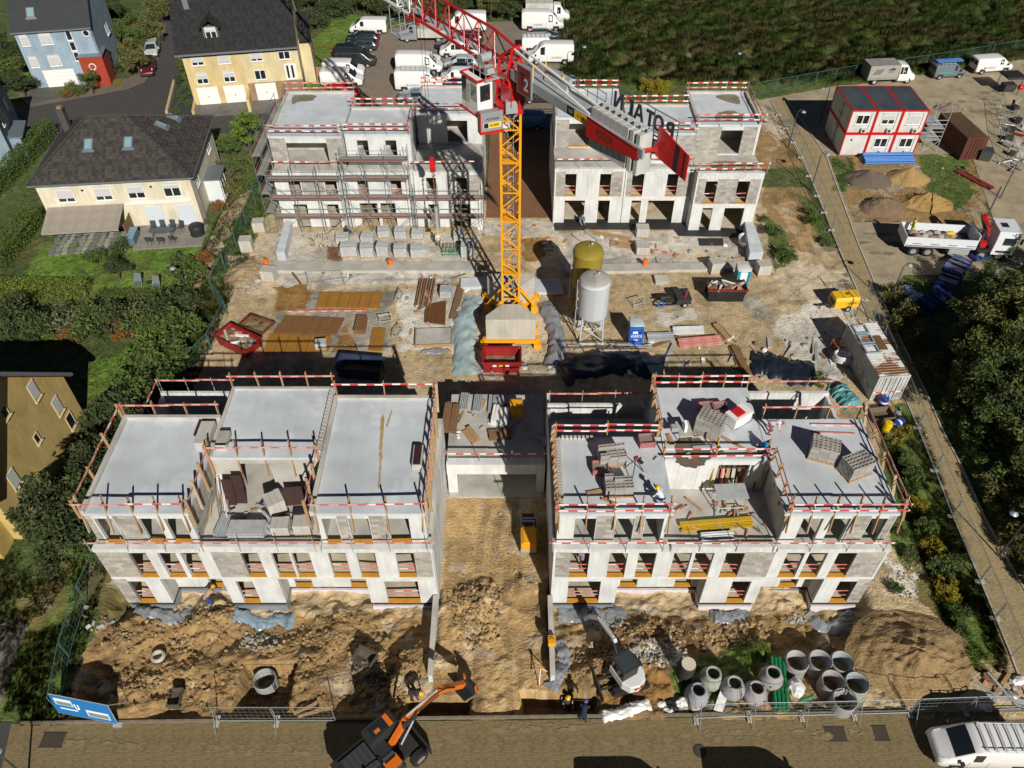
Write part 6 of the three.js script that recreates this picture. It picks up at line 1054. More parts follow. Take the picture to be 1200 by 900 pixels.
{
const p=P(1120,285,.9),t=thing('crane_lorry','white four-axle lorry with open bed of bags and folded red loader crane','truck',null,p.x,.01,p.z,-.1),wp=paint([.7,.74,.8]);
mesh('chassis',box(-4.8,.75,-.5,4.4,1.0,.5),trimM,t);
const bed=mesh('bed_floor',box(-5.0,1.15,-1.25,1.2,1.25,1.25),C.iron,t);
for (const z of [-1.25,1.2]){const s=mesh('bed_side',box(-5.0,1.1,z,1.2,2.1,z+.05),wp,t);for (let k=0;k<4;k++) mesh('latch',box(-4.4+k*1.6,1.4,z+(z>0?.05:-.02),-3.6+k*1.6,1.46,z+(z>0?.07:0)),C.iron,s);}
mesh('tail_board',box(-5.06,1.1,-1.25,-5.0,2.1,1.25),wp,t);mesh('head_board',box(1.2,1.1,-1.25,1.28,2.6,1.25),wp,t);
mesh('cab',profile([[-1.22,.7],[1.22,.7],[1.22,2.3],[1.12,3.1],[-1.12,3.1],[-1.22,2.3]],2.75,4.75,.08),wp,t);mesh('roof_hatch',box(3.2,3.1,-.35,3.8,3.14,.35),C.glass,t);
mesh('windscreen',slabFrom(V3(4.79,1.75,1.08),V3(4.79,1.75,-1.08),V3(4.72,2.75,-1.04),V3(4.72,2.75,1.04),-.03),C.glass,t);for (const z of [-1,1]){mesh('side_window',box(3.4,1.75,z*1.215,4.5,2.5,z*1.24),C.glass,t);mesh('mirror',cbox(4.85,2.3,z*1.4,.15,.5,.2),trimM,t);mesh('headlight',cbox(4.76,1.0,z*.9,.06,.22,.4),lampM,t);mesh('mudguard',[box(3.1,.95,z*.95,4.4,1.15,z*1.26),box(1.5,.95,z*.95,2.7,1.12,z*1.26),box(-4.7,.98,z*.95,-2.0,1.08,z*1.26)],trimM,t);mesh('tool_box',box(-.9,.45,z*.7,.9,1.0,z*1.2),C.steel,t);}
mesh('bumper',box(4.6,.4,-1.2,4.85,.85,1.2),trimM,t);
for (const x of [3.7,2.1,-2.7,-4.0]) for (const z of [-1,1]) wheel(t,x,.5,z*1.02,.5,.32,M([.4,.4,.42],.5,.4));
const cr=mesh('loader_crane',[box(1.5,1.0,-.7,2.3,1.4,.7),rod(V3(1.9,1.4,.3),V3(1.9,3.2,.3),.2),beam(V3(1.6,2.9,1.1),V3(1.9,3.2,-1.3),.28,.3)],C.iron,t);
mesh('crane_boom',[beam(V3(1.75,3.25,1.0),V3(1.75,3.3,-.9),.26,.28),cbox(1.9,1.6,.9,.5,.5,.4)],C.redPaint,cr);mesh('crane_boom',beam(V3(2.2,3.3,-1.4),V3(2.2,2.2,.6),.24,.22),C.redPaint,cr);mesh('boom_tip',rod(V3(2.1,3.4,-.9),V3(2.9,5.6,-2.4),.07),C.iron,cr);mesh('hose',tube([V3(1.9,3.3,.8),V3(2.3,3.6,.2),V3(2.2,3.2,-.6),V3(2.0,2.4,0)],.035),C.rubber,cr);
reseed(44);const col=[[.5,.38,.3],[.6,.58,.54],[.42,.33,.28],[.56,.5,.42],[.4,.3,.2],[.5,.36,.2]];const loc=(x,y,z)=>V3(x,y,z).applyAxisAngle(_up,-.1).add(V3(p.x,.01,p.z));
for (let k=0;k<11;k++){const g=new THREE.IcosahedronGeometry(.38,2);const q=g.attributes.position;for (let i=0;i<q.count;i++){const f=.8+.5*vnoise(q.getX(i)*4+k*9,q.getY(i)*4+q.getZ(i)*3,k);q.setXYZ(i,q.getX(i)*f*1.1,q.getY(i)*f*.75,q.getZ(i)*f);} g.computeVertexNormals();const v=loc(-3.9+(k % 6)*.68+rr(-.1,.1),1.5+(k>5?.12:0),(k>5?.45:-.3)+rr(-.2,.2));const m=one('rubble_bag',clean(g),M(col[k % 6],.9,0,{map: T.grit}),'lumpy rubble bag on the lorry bed','bag','bags on the lorry bed');m.position.copy(v);m.rotation.y=rnd()*6;}
for (let k=0;k<5;k++){const v=loc(-.9+rr(-.5,.5),1.4+k*.06,rr(-.2,.7));const m=one('timber_offcut',cbox(0,0,0,rr(.5,1),.09,.12),C.wood,'timber offcut on the lorry bed','timber','offcuts on the lorry bed');m.position.copy(v);m.rotation.y=rr(0,3);}
const yb=one('yellow_sack',(()=>{const g=new THREE.IcosahedronGeometry(.3,2);g.scale(1.5,.5,.9);return clean(g);})(),M([.7,.5,.02],.6),'yellow sack on the lorry bed','sack');yb.position.copy(loc(-.7,1.75,-.35));
}
// ---------- scaffolding ----------
const deckM=M([.42,.4,.36],.85,.1,{map: T.grit}),toeM=M([.3,.085,.06],.8,0,{map: T.wood}),poleM=M([.3,.37,.39],.5,.65);
function scaffold(label,A,B,nb,tops,depth=.8){
const d=V3(B[0] - A[0],0,B[1] - A[1]),L=d.length();d.divideScalar(L);const n=d.clone().cross(_up);
const t=thing('scaffold',label,'scaffold','steel scaffolds on the far shell',A[0],0,A[1]);const at=(u,w,y)=>V3(d.x*u+n.x*w,y,d.z*u+n.z*w),top=tops[tops.length - 1];
for (let i=0;i <= nb;i++) for (const w of [0,depth]) mesh('standard',rod(at(L*i / nb,w,0),at(L*i / nb,w,top+1.1+rr(0,.25)),.032,.032,6),poleM,t);
for (const y of tops){
for (let i=0;i<nb;i++){const a=L*i / nb+.04,b=L*(i+1) / nb - .04;for (let k=0;k<2;k++){const w0=.06+k*(depth - .1) / 2,w1=w0+(depth - .14) / 2;mesh('deck_board',slabFrom(at(a,w0,y+.05),at(a,w1,y+.05),at(b,w1,y+.05),at(b,w0,y+.05),.05),deckM,t);} mesh('toe_board',beam(at(a,depth+.03,y+.12),at(b,depth+.03,y+.12),.03,.15),toeM,t);}
for (const h of [.5,1.0]) mesh('guard_pipe',rod(at(-.1,depth,y+h),at(L+.1,depth,y+h),.028,.028,6),poleM,t);
mesh('ledger',rod(at(-.1,0,y - .02),at(L+.1,0,y - .02),.028,.028,6),poleM,t);mesh('ledger',rod(at(-.1,depth,y - .02),at(L+.1,depth,y - .02),.028,.028,6),poleM,t);
for (let i=0;i <= nb;i++) mesh('transom',rod(at(L*i / nb,-.05,y - .03),at(L*i / nb,depth+.05,y - .03),.026,.026,6),poleM,t);
}
for (let i=0;i<nb;i+=2){let y0=.15;for (const y of tops){mesh('diagonal',rod(at(L*(i+(y0>1?1:0)) / nb,depth+.06,y0),at(L*(i+(y0>1?0:1)) / nb,depth+.06,y),.026,.026,6),poleM,t);y0=y;}}
for (let i=0;i <= nb;i++) mesh('base_plate',cbox(at(L*i / nb,depth,0).x,.02,at(L*i / nb,depth,0).z,.2,.04,.2),poleM,t);
return t;
}
reseed(51);
scaffold('scaffold before the storeys under the wet-stained roof',[-22.4,-65.0],[-15.7,-65.0],3,[2,4,6]);
scaffold('tallest scaffold, before the middle of the scaffolded shell',[-15.4,-65.1],[-9.4,-65.1],3,[2,4,6,7.9]);
scaffold('scaffold before the storeys under the crane cab',[-9.1,-65.0],[-2.7,-65.0],3,[2,4]);
scaffold('scaffold along the outer side of the shell facing the cream house',[-22.7,-75.6],[-22.7,-65.2],4,[2,4,6,7.9]);
// ---------- generic bits ----------
const G=(px,py,h=0)=>P(px,py,h);
const gy=(p)=>(p.x>SX0&&p.x<SX1&&p.z>SZ0&&p.z<SZ1?siteH(p.x,p.z):0);
const spot=(name,label,cat,group,px,py,turn=0,y=null)=>{const p=G(px,py,y ?? 0);return thing(name,label,cat,group,p.x,y ?? gy(p),p.z,turn);};
const bulge=(r,f,sx=1,sy=1,sz=1,det=3,seed=1)=>{const g=new THREE.IcosahedronGeometry(r,det),q=g.attributes.position;for (let i=0;i<q.count;i++){const x=q.getX(i),y=q.getY(i),z=q.getZ(i),k=1+f*(fbm(x*2.5 / r+seed*7+9,y*2.5 / r+z*1.7 / r+4,3,seed) - .5)*2;q.setXYZ(i,x*k*sx,y*k*sy,z*k*sz);} g.computeVertexNormals();return clean(g);};
const hollowG=(()=>{const w=.5,h=.24,d=.2,t=.04,o=[];o.push(box(-w / 2,0,-d / 2,w / 2,h,-d / 2+t),box(-w / 2,0,d / 2 - t,w / 2,h,d / 2));for (const x of [-w / 2,-t / 2,w / 2 - t]) o.push(box(x,0,-d / 2+t,x+t,h,d / 2 - t));o.push(box(-w / 2+t,0,-d / 2+t,w / 2 - t,.06,d / 2 - t));return merge(o);})();
const blockMs=[[.46,.44,.41],[.52,.5,.47],[.4,.385,.36]].map((c)=>M(c,.95,0,{map: T.grit}));
function palletPart(t,w=1.2,d=1.0,y=0){const p=mesh('pallet',[-1,0,1].map((k)=>box(-w / 2,y,k*(d / 2 - .05) - .05,w / 2,y+.1,k*(d / 2 - .05)+.05)),C.wood,t);for (let k=0;k<6;k++) mesh('slat',box(-w / 2+k*w / 6+.02,y+.1,-d / 2,-w / 2+(k+1)*w / 6 - .03,y+.13,d / 2),C.wood,p);return p;}
function blockStack(label,px,py,y,turn,nx,ny,nz,miss=0,group='pallets of hollow blocks'){
const t=spot('block_stack',label,'block stack',group,px,py,turn,y);palletPart(t,nx*.5+.1,nz*.21+.1);
for (let j=0;j<ny;j++) for (let i=0;i<nx;i++) for (let k=0;k<nz;k++){if (j===ny - 1&&rnd()<miss) continue;const b=mesh('block',hollowG,blockMs[Math.floor(rnd()*3)],t);b.position.set((i - (nx - 1) / 2)*.51+rr(-.008,.008),.135+j*.245,(k - (nz - 1) / 2)*.212+rr(-.006,.006));}
return t;
}
function solidStack(label,px,py,turn,w,h,d,rows,cols,mat=C.conc,y=null,group='stacks of concrete blocks'){const t=spot('block_stack',label,'block stack',group,px,py,turn,y);palletPart(t,w,d);for (let j=0;j<rows;j++) for (let k=0;k<cols;k++) mesh('block',box(-w / 2+k*w / cols+.006,.135+j*h / rows,-d / 2+rr(-.02,.02),-w / 2+(k+1)*w / cols - .006,.135+(j+1)*h / rows - .01,d / 2),mat,t);return t;}
function bundle(name,label,cat,group,px,py,turn,n,len,r,mat,y=null,sq=0){const t=spot(name,label,cat,group,px,py,turn,y);const c=Math.ceil(Math.sqrt(n*2));for (let i=0;i<n;i++){const a=(i % c - c / 2)*r*2.15,b=Math.floor(i / c)*r*2.02+r,o=rr(-.12,.12)*len*.15;mesh(sq?'plank':'pipe',sq?beam(V3(-len / 2+o,b,a),V3(len / 2+o,b+rr(0,.01),a+rr(-.05,.05)),r*2,r*sq):rod(V3(-len / 2+o,b,a),V3(len / 2+o,b,a),r,r,8),mat,t);} return t;}
// ---------- silos ----------
function silo(label,x,z,mat,dome){
const t=thing('silo',label,'silo','mortar silos',x,gy(V3(x,0,z)),z),r=1.22;
mesh('tank',lathe([[.15,1.5],[.3,1.6],[r*.98,2.55],[r,2.7],[r,5.7],[r+.05,5.72],[r+.05,5.82],[r,5.84],[r*.97,6.05]],36),mat,t);mesh('lid',lathe([[r*.97,6.05],[r*.8,6.22],[r*.4,6.33],[0,6.36]],36),dome||mat,t);
for (const [a,b] of [[-1,-1],[1,-1],[1,1],[-1,1]]){mesh('leg',rod(V3(a*.95,0,b*.95),V3(a*.82,2.8,b*.82),.07),mat,t);mesh('foot',cbox(a*.95,.03,b*.95,.3,.06,.3),mat,t);}
for (const [p,q] of [[[-1,-1],[1,-1]],[[1,-1],[1,1]],[[1,1],[-1,1]],[[-1,1],[-1,-1]]]){mesh('cross_brace',rod(V3(p[0]*.94,.3,p[1]*.94),V3(q[0]*.85,2.0,q[1]*.85),.04),mat,t);mesh('cross_brace',rod(V3(q[0]*.94,.3,q[1]*.94),V3(p[0]*.85,2.0,p[1]*.85),.04),mat,t);}
mesh('base_bar',[beam(V3(-1,.06,.95),V3(1,.06,.95),.1,.1),beam(V3(-1,.06,-.95),V3(1,.06,-.95),.1,.1)],mat,t);
mesh('fill_pipe',[rod(V3(-r - .12,1.2,0),V3(-r - .12,5.9,0),.05),cbox(-r - .05,4.2,.1,.2,.3,.3),cbox(-r - .05,3.2,.1,.15,.2,.2)],C.steel,t);
mesh('vent',[move(lathe([[.12,0],[.12,.12],[0,.14]],12),.3,6.34,-.3),rod(V3(0,6.36,0),V3(0,6.5,0),.05)],C.steel,t);
return t;
}
silo('white mortar silo on four legs',6.5,-49.6,M([.66,.7,.75],.45,0,{map: T.streak}),M([.52,.51,.48],.7,0,{map: T.cloud}));silo('mustard yellow mortar silo behind the white one',6.25,-53.5,M([.36,.28,.035],.55,0,{map: T.streak}));
// ---------- toilets, skips, machines in the middle ----------
function toilet(label,px,py,body,door,roof,txt){const t=spot('portable_toilet',label,'toilet',null,px,py,0);mesh('cabin',box(-.55,.08,-.55,.55,2.1,.5),body,t);const d=mesh('door',box(-.3,.15,.5,.3,2.0,.54),door,t);mesh('handle',cbox(.22,1.05,.56,.05,.16,.04),C.black,d);mesh('roof',lathe([[.8,0],[.74,.12],[.4,.2],[0,.22]],4).rotateY(PI / 4).translate(0,2.1,-.02),roof,t);for (const x of [-.5,.5]) mesh('corner_post',cbox(x,1.08,.5,.12,2.0,.12),body,t);mesh('base',box(-.58,0,-.58,.58,.08,.58),C.iron,t);mesh('vent_pipe',rod(V3(-.4,2.0,-.4),V3(-.4,2.5,-.4),.04),roof,t);if (txt) mesh('lettering',signPlane(V3(-.52,.5,.565),V3(.52,.5,.565),V3(.52,1.75,.565),V3(-.52,1.75,.565)),txt,t);return t;}
toilet('bright blue portable toilet with white lettering',743,401,M([.03,.14,.55],.5),M([.03,.14,.55],.5),M([.42,.5,.56],.5),sign(1,1.2,(k,w,h)=>{k.fillStyle='#1c51b4';k.fillRect(0,0,w,h);k.fillStyle='#e9edf2';k.fillRect(w*.2,h*.12,w*.4,h*.2);k.fillStyle='#20242e';k.fillRect(w*.62,h*.14,w*.2,h*.16);fitText(k,'OAWA',w*.5,h*.52,w*.86,h*.34,'bold italic $px serif','#ffffff');fitText(k,'WC',w*.5,h*.84,w*.4,h*.22,'bold $px sans-serif','#ffffff');}));
toilet('white portable toilet with teal corners',866,336,M([.03,.26,.38],.5),M([.78,.8,.82],.5),M([.62,.64,.64],.5));
function skip(label,px,py,turn,L,Wd,H,mat,load){const t=spot('skip',label,'skip',null,px,py,turn);const i=.08,sl=.35;mesh('shell',[profile([[-Wd / 2+.1,0],[Wd / 2 - .1,0],[Wd / 2,H],[Wd / 2 - i,H],[Wd / 2 - .1 - i,i],[-Wd / 2+.1+i,i],[-Wd / 2+i,H],[-Wd / 2,H]],-L / 2+sl,L / 2 - sl),slabFrom(V3(-L / 2+sl,0,Wd / 2 - .1),V3(-L / 2+sl,0,-Wd / 2+.1),V3(-L / 2,H,-Wd / 2),V3(-L / 2,H,Wd / 2),-i),slabFrom(V3(L / 2 - sl,0,-Wd / 2+.1),V3(L / 2 - sl,0,Wd / 2 - .1),V3(L / 2,H,Wd / 2),V3(L / 2,H,-Wd / 2),-i),profile([[Wd / 2 - .1,.02],[Wd / 2,H],[Wd / 2 - i,H],[Wd / 2 - .1 - i,.02]],-L / 2+.15,L / 2 - .15),profile([[-Wd / 2+.1,.02],[-Wd / 2,H],[-Wd / 2+i,H],[-Wd / 2+.1+i,.02]],-L / 2+.15,L / 2 - .15)],mat,t);mesh('rim',[beam(V3(-L / 2,H,Wd / 2),V3(L / 2,H,Wd / 2),.09,.1),beam(V3(-L / 2,H,-Wd / 2),V3(L / 2,H,-Wd / 2),.09,.1),beam(V3(-L / 2,H,-Wd / 2),V3(-L / 2,H,Wd / 2),.09,.1),beam(V3(L / 2,H,-Wd / 2),V3(L / 2,H,Wd / 2),.09,.1)],mat,t);for (const x of [-L / 4,L / 4]) for (const z of [-1,1]) mesh('lifting_lug',rod(V3(x,H*.55,z*(Wd / 2 - .03)),V3(x,H*.55,z*(Wd / 2+.12)),.05),C.iron,t);
const fy=H*(load||.3);const pl=new THREE.PlaneGeometry(L - sl*1.2,Wd - .3,14,8);pl.rotateX(-PI / 2);const q=pl.attributes.position;for (let k=0;k<q.count;k++) q.setY(k,fy+.3*(fbm(q.getX(k)*2+px,q.getZ(k)*2,3,7) - .5));pl.computeVertexNormals();mesh('fill',metric(pl),M([.3,.22,.13],.95,0,{map: T.grit}),t);return t;}
const rustRed=M([.36,.02,.02],.55,0,{map: T.cloud}),blackS=M([.02,.021,.023],.5,0,{map: T.cloud});
function debrisIn(t,L,Wd,y,n,seed,group){reseed(seed);t.updateMatrixWorld();for (let k=0;k<n;k++){const v=V3(rr(-L / 2,L / 2),y+rr(0,.2),rr(-Wd / 2,Wd / 2)).applyMatrix4(t.matrixWorld);const ln=rr(.5,1.5),c=[C.wood,C.conc,C.white,C.stripeW,C.woodDark,C.steel][k % 6];const m=one('debris_piece',cbox(0,0,0,ln,rr(.04,.12),rr(.08,.25)),c,group[0],'debris',group[1]);m.position.copy(v);m.rotation.set(rr(-.2,.2),rnd()*3,rr(-.25,.25));}}
debrisIn(skip('black skip with a red rim heaped with rubble',848,347,.0,3.4,1.7,1.25,blackS,.8),2.6,1.2,1.1,16,61,['offcut on the heap in the black skip','offcuts in the black skip']);
{const p=G(848,347);one('skip_rail',beam(V3(p.x - 1.75,1.3,p.z+.9),V3(p.x+1.75,1.3,p.z+.9),.1,.12),rustRed,'red edge board leaning on the black skip','board');}
{const sk=skip('red skip with white marks before the crane ballast',588,428,0,3.1,1.9,1.3,rustRed,.35);for (let k=0;k<3;k++) mesh('label_plate',box(-.7+k*.5,.9,.93,-.4+k*.5,1.06,.965),k===1?M([.7,.45,.03],.6):C.white,sk);}
debrisIn(skip('red skip piled with boards beside the garden fence',282,405,-.55,3.6,1.8,1.0,rustRed,.7),2.8,1.0,.8,14,62,['old board in the red skip by the fence','boards in the red skip by the fence']);
skip('dark blue skip in the shade behind the near shell',424,437,-.12,3.6,1.7,1.1,M([.035,.06,.12],.5,0,{map: T.cloud}),.2);skip('rusty brown flat tray beside the board-filled skip',302,383,-.45,2.6,1.6,.35,M([.2,.085,.03],.9,0,{map: T.rust}),.3);
{const t=spot('compressor','yellow trailer compressor beside the fence panels','compressor',null,986,360,.12);mesh('body',profile([[-.65,.45],[.65,.45],[.65,1.2],[.5,1.45],[-.5,1.45],[-.65,1.2]],-1.1,1.1,.06),M([.78,.46,.015],.4),t);mesh('roof_seam',[box(-.4,1.45,-.45,-.36,1.46,.45),box(.3,1.45,-.45,.34,1.46,.45),cbox(.1,1.5,0,.2,.1,.15)],C.iron,t);mesh('lettering',signPlane(V3(-.2,.8,.656),V3(.95,.8,.656),V3(.95,1.05,.656),V3(-.2,1.05,.656)),sign(1.2,.25,(k,w,h)=>{k.fillStyle='#d59a1a';k.fillRect(0,0,w,h);fitText(k,'KAESER',w / 2,h / 2,w*.9,h*.8,'bold $px sans-serif','#26210f');}),t);for (const z of [-.6,.6]) wheel(t,.2,.3,z,.3,.18);mesh('drawbar',[beam(V3(-1.1,.45,0),V3(-2.2,.4,0),.1,.1),rod(V3(-2.0,0,0),V3(-2.0,.5,0),.05)],C.iron,t);mesh('grille',box(-1.115,.6,-.45,-1.1,1.1,.45),C.iron,t);}
{const t=spot('mortar_pump','black mortar pump with a red lever on the dirt','pump',null,792,356,.1);mesh('hopper',profile([[-.6,.4],[.6,.4],[.8,1.0],[-.8,1.0]],-.2,1.1,.04),C.iron,t);mesh('motor',[cbox(-.7,.6,0,.8,.5,.6),orient(clean(new THREE.CylinderGeometry(.28,.28,.9,14).rotateX(PI / 2)),V3(-1.5,.7,0),V3(-.6,.7,0))],C.black,t);mesh('frame',[beam(V3(-1.9,.3,-.5),V3(1.2,.3,-.5),.08,.08),beam(V3(-1.9,.3,.5),V3(1.2,.3,.5),.08,.08)],C.iron,t);mesh('lever',rod(V3(.5,.9,.5),V3(.8,1.7,.2),.05),C.red,t);mesh('hose_reel',move(clean(new THREE.TorusGeometry(.25,.07,6,14)),-1.5,.4,.5),M([.03,.15,.5],.5),t);for (const z of [-.6,.6]) wheel(t,.6,.25,z,.25,.15);}
function trestle(label,px,py,turn,y=null){const t=spot('steel_trestle',label,'trestle','steel trestles',px,py,turn,y);for (const x of [-.5,.5]) mesh('leg_frame',[rod(V3(x,0,-.4),V3(x,.8,0),.03),rod(V3(x,0,.4),V3(x,.8,0),.03),rod(V3(x,.35,-.22),V3(x,.35,.22),.025)],C.steel,t);mesh('top_bar',rod(V3(-.6,.8,0),V3(.6,.8,0),.035),C.steel,t);mesh('tie_bar',rod(V3(-.5,.3,.25),V3(.5,.3,.25),.025),C.steel,t);return t;}
trestle('steel trestle on the dirt beside the mortar pump',747,357,.4);trestle('steel trestle on the mud beside the formwork sheets',466,393,1.2);trestle('steel trestle beside the heaped rails',468,350,1.4);trestle('red-grey trestle near the formwork sheets',452,377,.2);
// ---------- pallets and stacks ----------
reseed(65);
solidStack('pale block stack on the dirt under the scaffold',291,294,.1,1.1,1.25,1.0,5,3);solidStack('pale block stack beside the orange cap',317,328,-.1,1.2,1.1,1.0,5,3);solidStack('low pale block stack beside the fallen sign',305,270,.1,1.1,1.0,1.0,4,3);
const wrapped='plastic-wrapped pallets before the scaffold';const wrapM=M([.66,.68,.68],.35,0,{map: T.grit,bumpMap: T.gritB,bumpScale: .04});
for (const [px,py,w,h] of [[402,283,1.2,.6],[410,298,1.5,1.0],[432,283,1.2,.7],[431,299,1.2,1.0],[450,298,1.1,1.1],[470,299,1.2,.9],[491,300,1.4,.9],[470,278,1.1,.8],[450,276,1.1,.7],[548,300,1.1,1.2],[538,280,1.0,.6],[490,278,1.1,.6]]){const t=spot('wrapped_pallet','pallet of goods wrapped in whitish film before the scaffold','pallet',wrapped,px,py,rr(-.12,.12));palletPart(t,w,1.0);const g=new THREE.BoxGeometry(w,h,1.0,6,4,6),q=g.attributes.position;for (let i=0;i<q.count;i++){const k=1+.05*(vnoise(q.getX(i)*5+px,q.getY(i)*5+q.getZ(i)*4,3) - .5);q.setXYZ(i,q.getX(i)*k,q.getY(i)*k,q.getZ(i)*k);} g.computeVertexNormals();mesh('wrapping',clean(g.translate(0,h / 2+.13,0)),wrapM,t);mesh('strap',[box(-w / 2 - .02,.1,-.03,w / 2+.02,h+.17,.03)],C.steel,t);}
{const t=spot('frame_rack','green steel rack lying before the scaffold','rack',null,531,295,0);for (let k=0;k<6;k++) mesh('bar',beam(V3(-.9+k*.36,.35,-.9),V3(-.9+k*.36,.5,.9),.05,.08),M([.05,.22,.1],.6),t);for (const z of [-.9,-.3,.3,.9]) mesh('cross_bar',beam(V3(-.95,.3,z),V3(.95,.3,z),.05,.08),M([.05,.22,.1],.6),t);for (const x of [-.9,.9]) for (const z of [-.8,.8]) mesh('leg',rod(V3(x,0,z),V3(x,.35,z),.03),C.iron,t);}
{reseed(66);const t=spot('prop_pile','loose pile of grey scaffold props beside the long concrete block','pile',null,375,287,.2);for (let k=0;k<46;k++) mesh('prop',beam(V3(rr(-1,.8),.15+rr(0,.6),-rr(.6,1)),V3(rr(-.8,1.1),.15+rr(0,.7),rr(.5,1)),.07,.08),k % 3?M([.6,.58,.52],.8):C.wood,t);}
one('concrete_beam',prism([[326,305],[337,268],[344,269],[336,306]].map((q)=>PX(...q)).reverse(),-.05,1.0),C.slab,'long pale concrete block beside the loose prop pile','concrete block');one('concrete_beam',prism([[876,308],[870,270],[879,269],[892,306]].map((q)=>PX(...q)).reverse(),-.05,1.1),C.slab,'long pale concrete block beside the white portable toilet','concrete block');
{const mk=(label,px,py)=>{const t=spot('orange_cap',label,'cap','orange drain caps',px,py);mesh('pipe',lathe([[.2,0],[.22,.05],[.22,.7],[.24,.72],[.24,.8],[0,.8]],14),M([.75,.16,.01],.5),t);mesh('collar',lathe([[.22,.35],[.25,.36],[.25,.44],[.22,.45]],14),M([.75,.16,.01],.5),t);};mk('orange drain cap at the foot of the pale block stack',313,312);mk('orange drain cap before the wrapped pallets',458,313);mk('orange drain cap below the two stacks of kerbs',755,313);}
solidStack('stack of kerbs against the far shell apron',752,276,0,1.2,.9,1.0,4,3);solidStack('stack of kerbs before the other stack, beside steel bars',752,296,0,1.2,.8,1.2,4,3);solidStack('grey block pile beside the white portable toilet',838,318,.2,1.3,1.1,1.0,4,3);solidStack('pale block stack behind the long concrete block',893,320,.1,1.2,1.0,1.0,4,3);
bundle('plank_pile','loose planks on the pale slab beside the silo','planks',null,735,290,-.25,5,3.2,.09,C.wood,null,.6);bundle('plank_pile','long scaffold planks leaning toward the silo','planks',null,712,278,-.3,4,4.5,.08,C.wood,null,.6);bundle('board_pile','pile of faded red guard boards on the dirt','boards',null,820,403,.12,12,3.6,.08,C.stripeW,null,.5);bundle('pipe_pile','bundle of galvanised tubes near the board pile','pipes',null,806,389,.05,14,2.6,.06,C.galv);bundle('timber_pile','short bundle of timber beside the board pile','timber',null,845,390,-1.2,8,2.0,.08,C.wood,null,1.4);bundle('bar_pile','rack of grey bars beside the blue toilet','bars',null,774,398,.03,12,2.2,.07,C.galv,null,1.2);bundle('timber_pile','long dark timbers standing by the near roof','timber',null,866,425,-1.45,9,3.6,.08,C.woodDark,null,1.3);
{const t=spot('lumber_frame','steel and timber frames along the black tarpaulin','frames',null,735,410,.03);reseed(67);for (let k=0;k<12;k++) mesh('frame_bar',beam(V3(rr(-3,2.8),rr(.05,.5),rr(-.6,.6)),V3(rr(-3,2.8),rr(.05,.6),rr(-.6,.6)),.07,.09),[C.steel,C.wood,C.galv][k % 3],t);}
one('concrete_slab_piece',prism([[766,326],[782,326],[784,333],[768,334]].map((q)=>PX(...q)).reverse(),0,.35),C.conc,'small grey slab lying on the dirt before the silo yard','slab');one('rubber_mat',prism([[818,280],[847,280],[848,288],[820,288]].map((q)=>PX(...q)).reverse(),0,.1),C.bitumen,'black mat on the slab before the far shell','mat');
{const t=spot('mortar_mixer','grey open mixer tub beside the far concrete block','mixer',null,872,289,.1);mesh('tub',lathe([[.3,.2],[.6,.35],[.7,.9],[.64,.9],[.55,.4],[0,.3]],18).scale(1,1,1.4),C.galv,t);for (const x of [-.4,.4]) mesh('leg',rod(V3(x,0,0),V3(x,.4,0),.05),C.iron,t);}
reseed(68);
const plyOr=M([.42,.2,.03],.75,0,{map: T.wood}),plyBr=M([.25,.12,.045],.85,0,{map: T.wood});
for (const [l,pts,h,m] of [['orange-brown formwork sheet with a dark wet patch',[[376,343],[449,343.5],[444,362],[370,361]],.12,plyOr],['orange formwork sheet striped by guardrail shadow',[[316,392],[389,395],[385,413],[308,413]],.12,plyOr],['large brown formwork sheet behind the striped one',[[335,371],[404,374],[394,393.5],[320,391]],.14,plyBr],['narrow orange formwork sheet beside the trestle',[[437,385],[452,385],[448,412],[432,411]],.1,plyOr],['dark brown formwork sheet on the pale dust',[[499,358],[523,354],[522,381],[497,378]],.14,M([.17,.07,.02],.85,0,{map: T.wood})],['small dark brown box panel by the trestle',[[419,373],[431,374],[428,391],[415,391]],.4,plyBr]]){const w=pts.map((q)=>PX(...q));const t=thing('shuttering_sheet',l,'panel','formwork sheets on the ground');const n=6;for (let k=0;k<n;k++){const f=(i,j,u)=>[lerp(w[i][0],w[j][0],u),lerp(w[i][1],w[j][1],u)];mesh('plank',prism([f(3,2,k / n+.004),f(2,3,1 - (k+1) / n+.004),f(1,0,1 - (k+1) / n+.004),f(0,1,k / n+.004)],-.02,h+rr(0,.01)),m,t);}}
one('rail',beam(G(337,366).setY(.12),G(430,365).setY(.12),.1,.12),C.stripeW,'long pinkish rail between the brown formwork sheets','rail');solidStack('small pallet of wrapped bricks on the striped formwork sheet',377,407,.1,.9,.55,.7,2,2,wrapM,.14);
{reseed(69);const t=spot('formwork_box','pale slab formwork with lumber and steel beside it','formwork',null,509,398,.05);mesh('slab',box(-1.5,0,-1.2,1.4,.25,.9),C.conc,t);for (const [a,b] of [[-1.55,0],[1.45,0]]) mesh('edge_board',beam(V3(a,.2,-1.2),V3(a,.2,.9),.06,.3),C.wood,t);mesh('edge_board',beam(V3(-1.5,.2,.95),V3(1.4,.2,.95),.06,.3),C.wood,t);mesh('film_scrap',bulge(.5,.5,2,.25,.7,3,4).translate(0,.1,1.5),C.film,t);}
{const t=spot('rack_of_beams','row of reddish formwork beams standing beside the grey block','beams',null,500,348,0);for (let k=0;k<7;k++) mesh('beam',beam(V3(-.9+k*.22,.1+k % 2*.1,1.4),V3(-.7+k*.22,.25,-2.2),.1,.16),k % 2?M([.45,.26,.2],.85,0,{map: T.wood}):C.woodDark,t);mesh('grid_box',box(1.2,0,-.8,2.2,.7,.2),C.galv,t);}
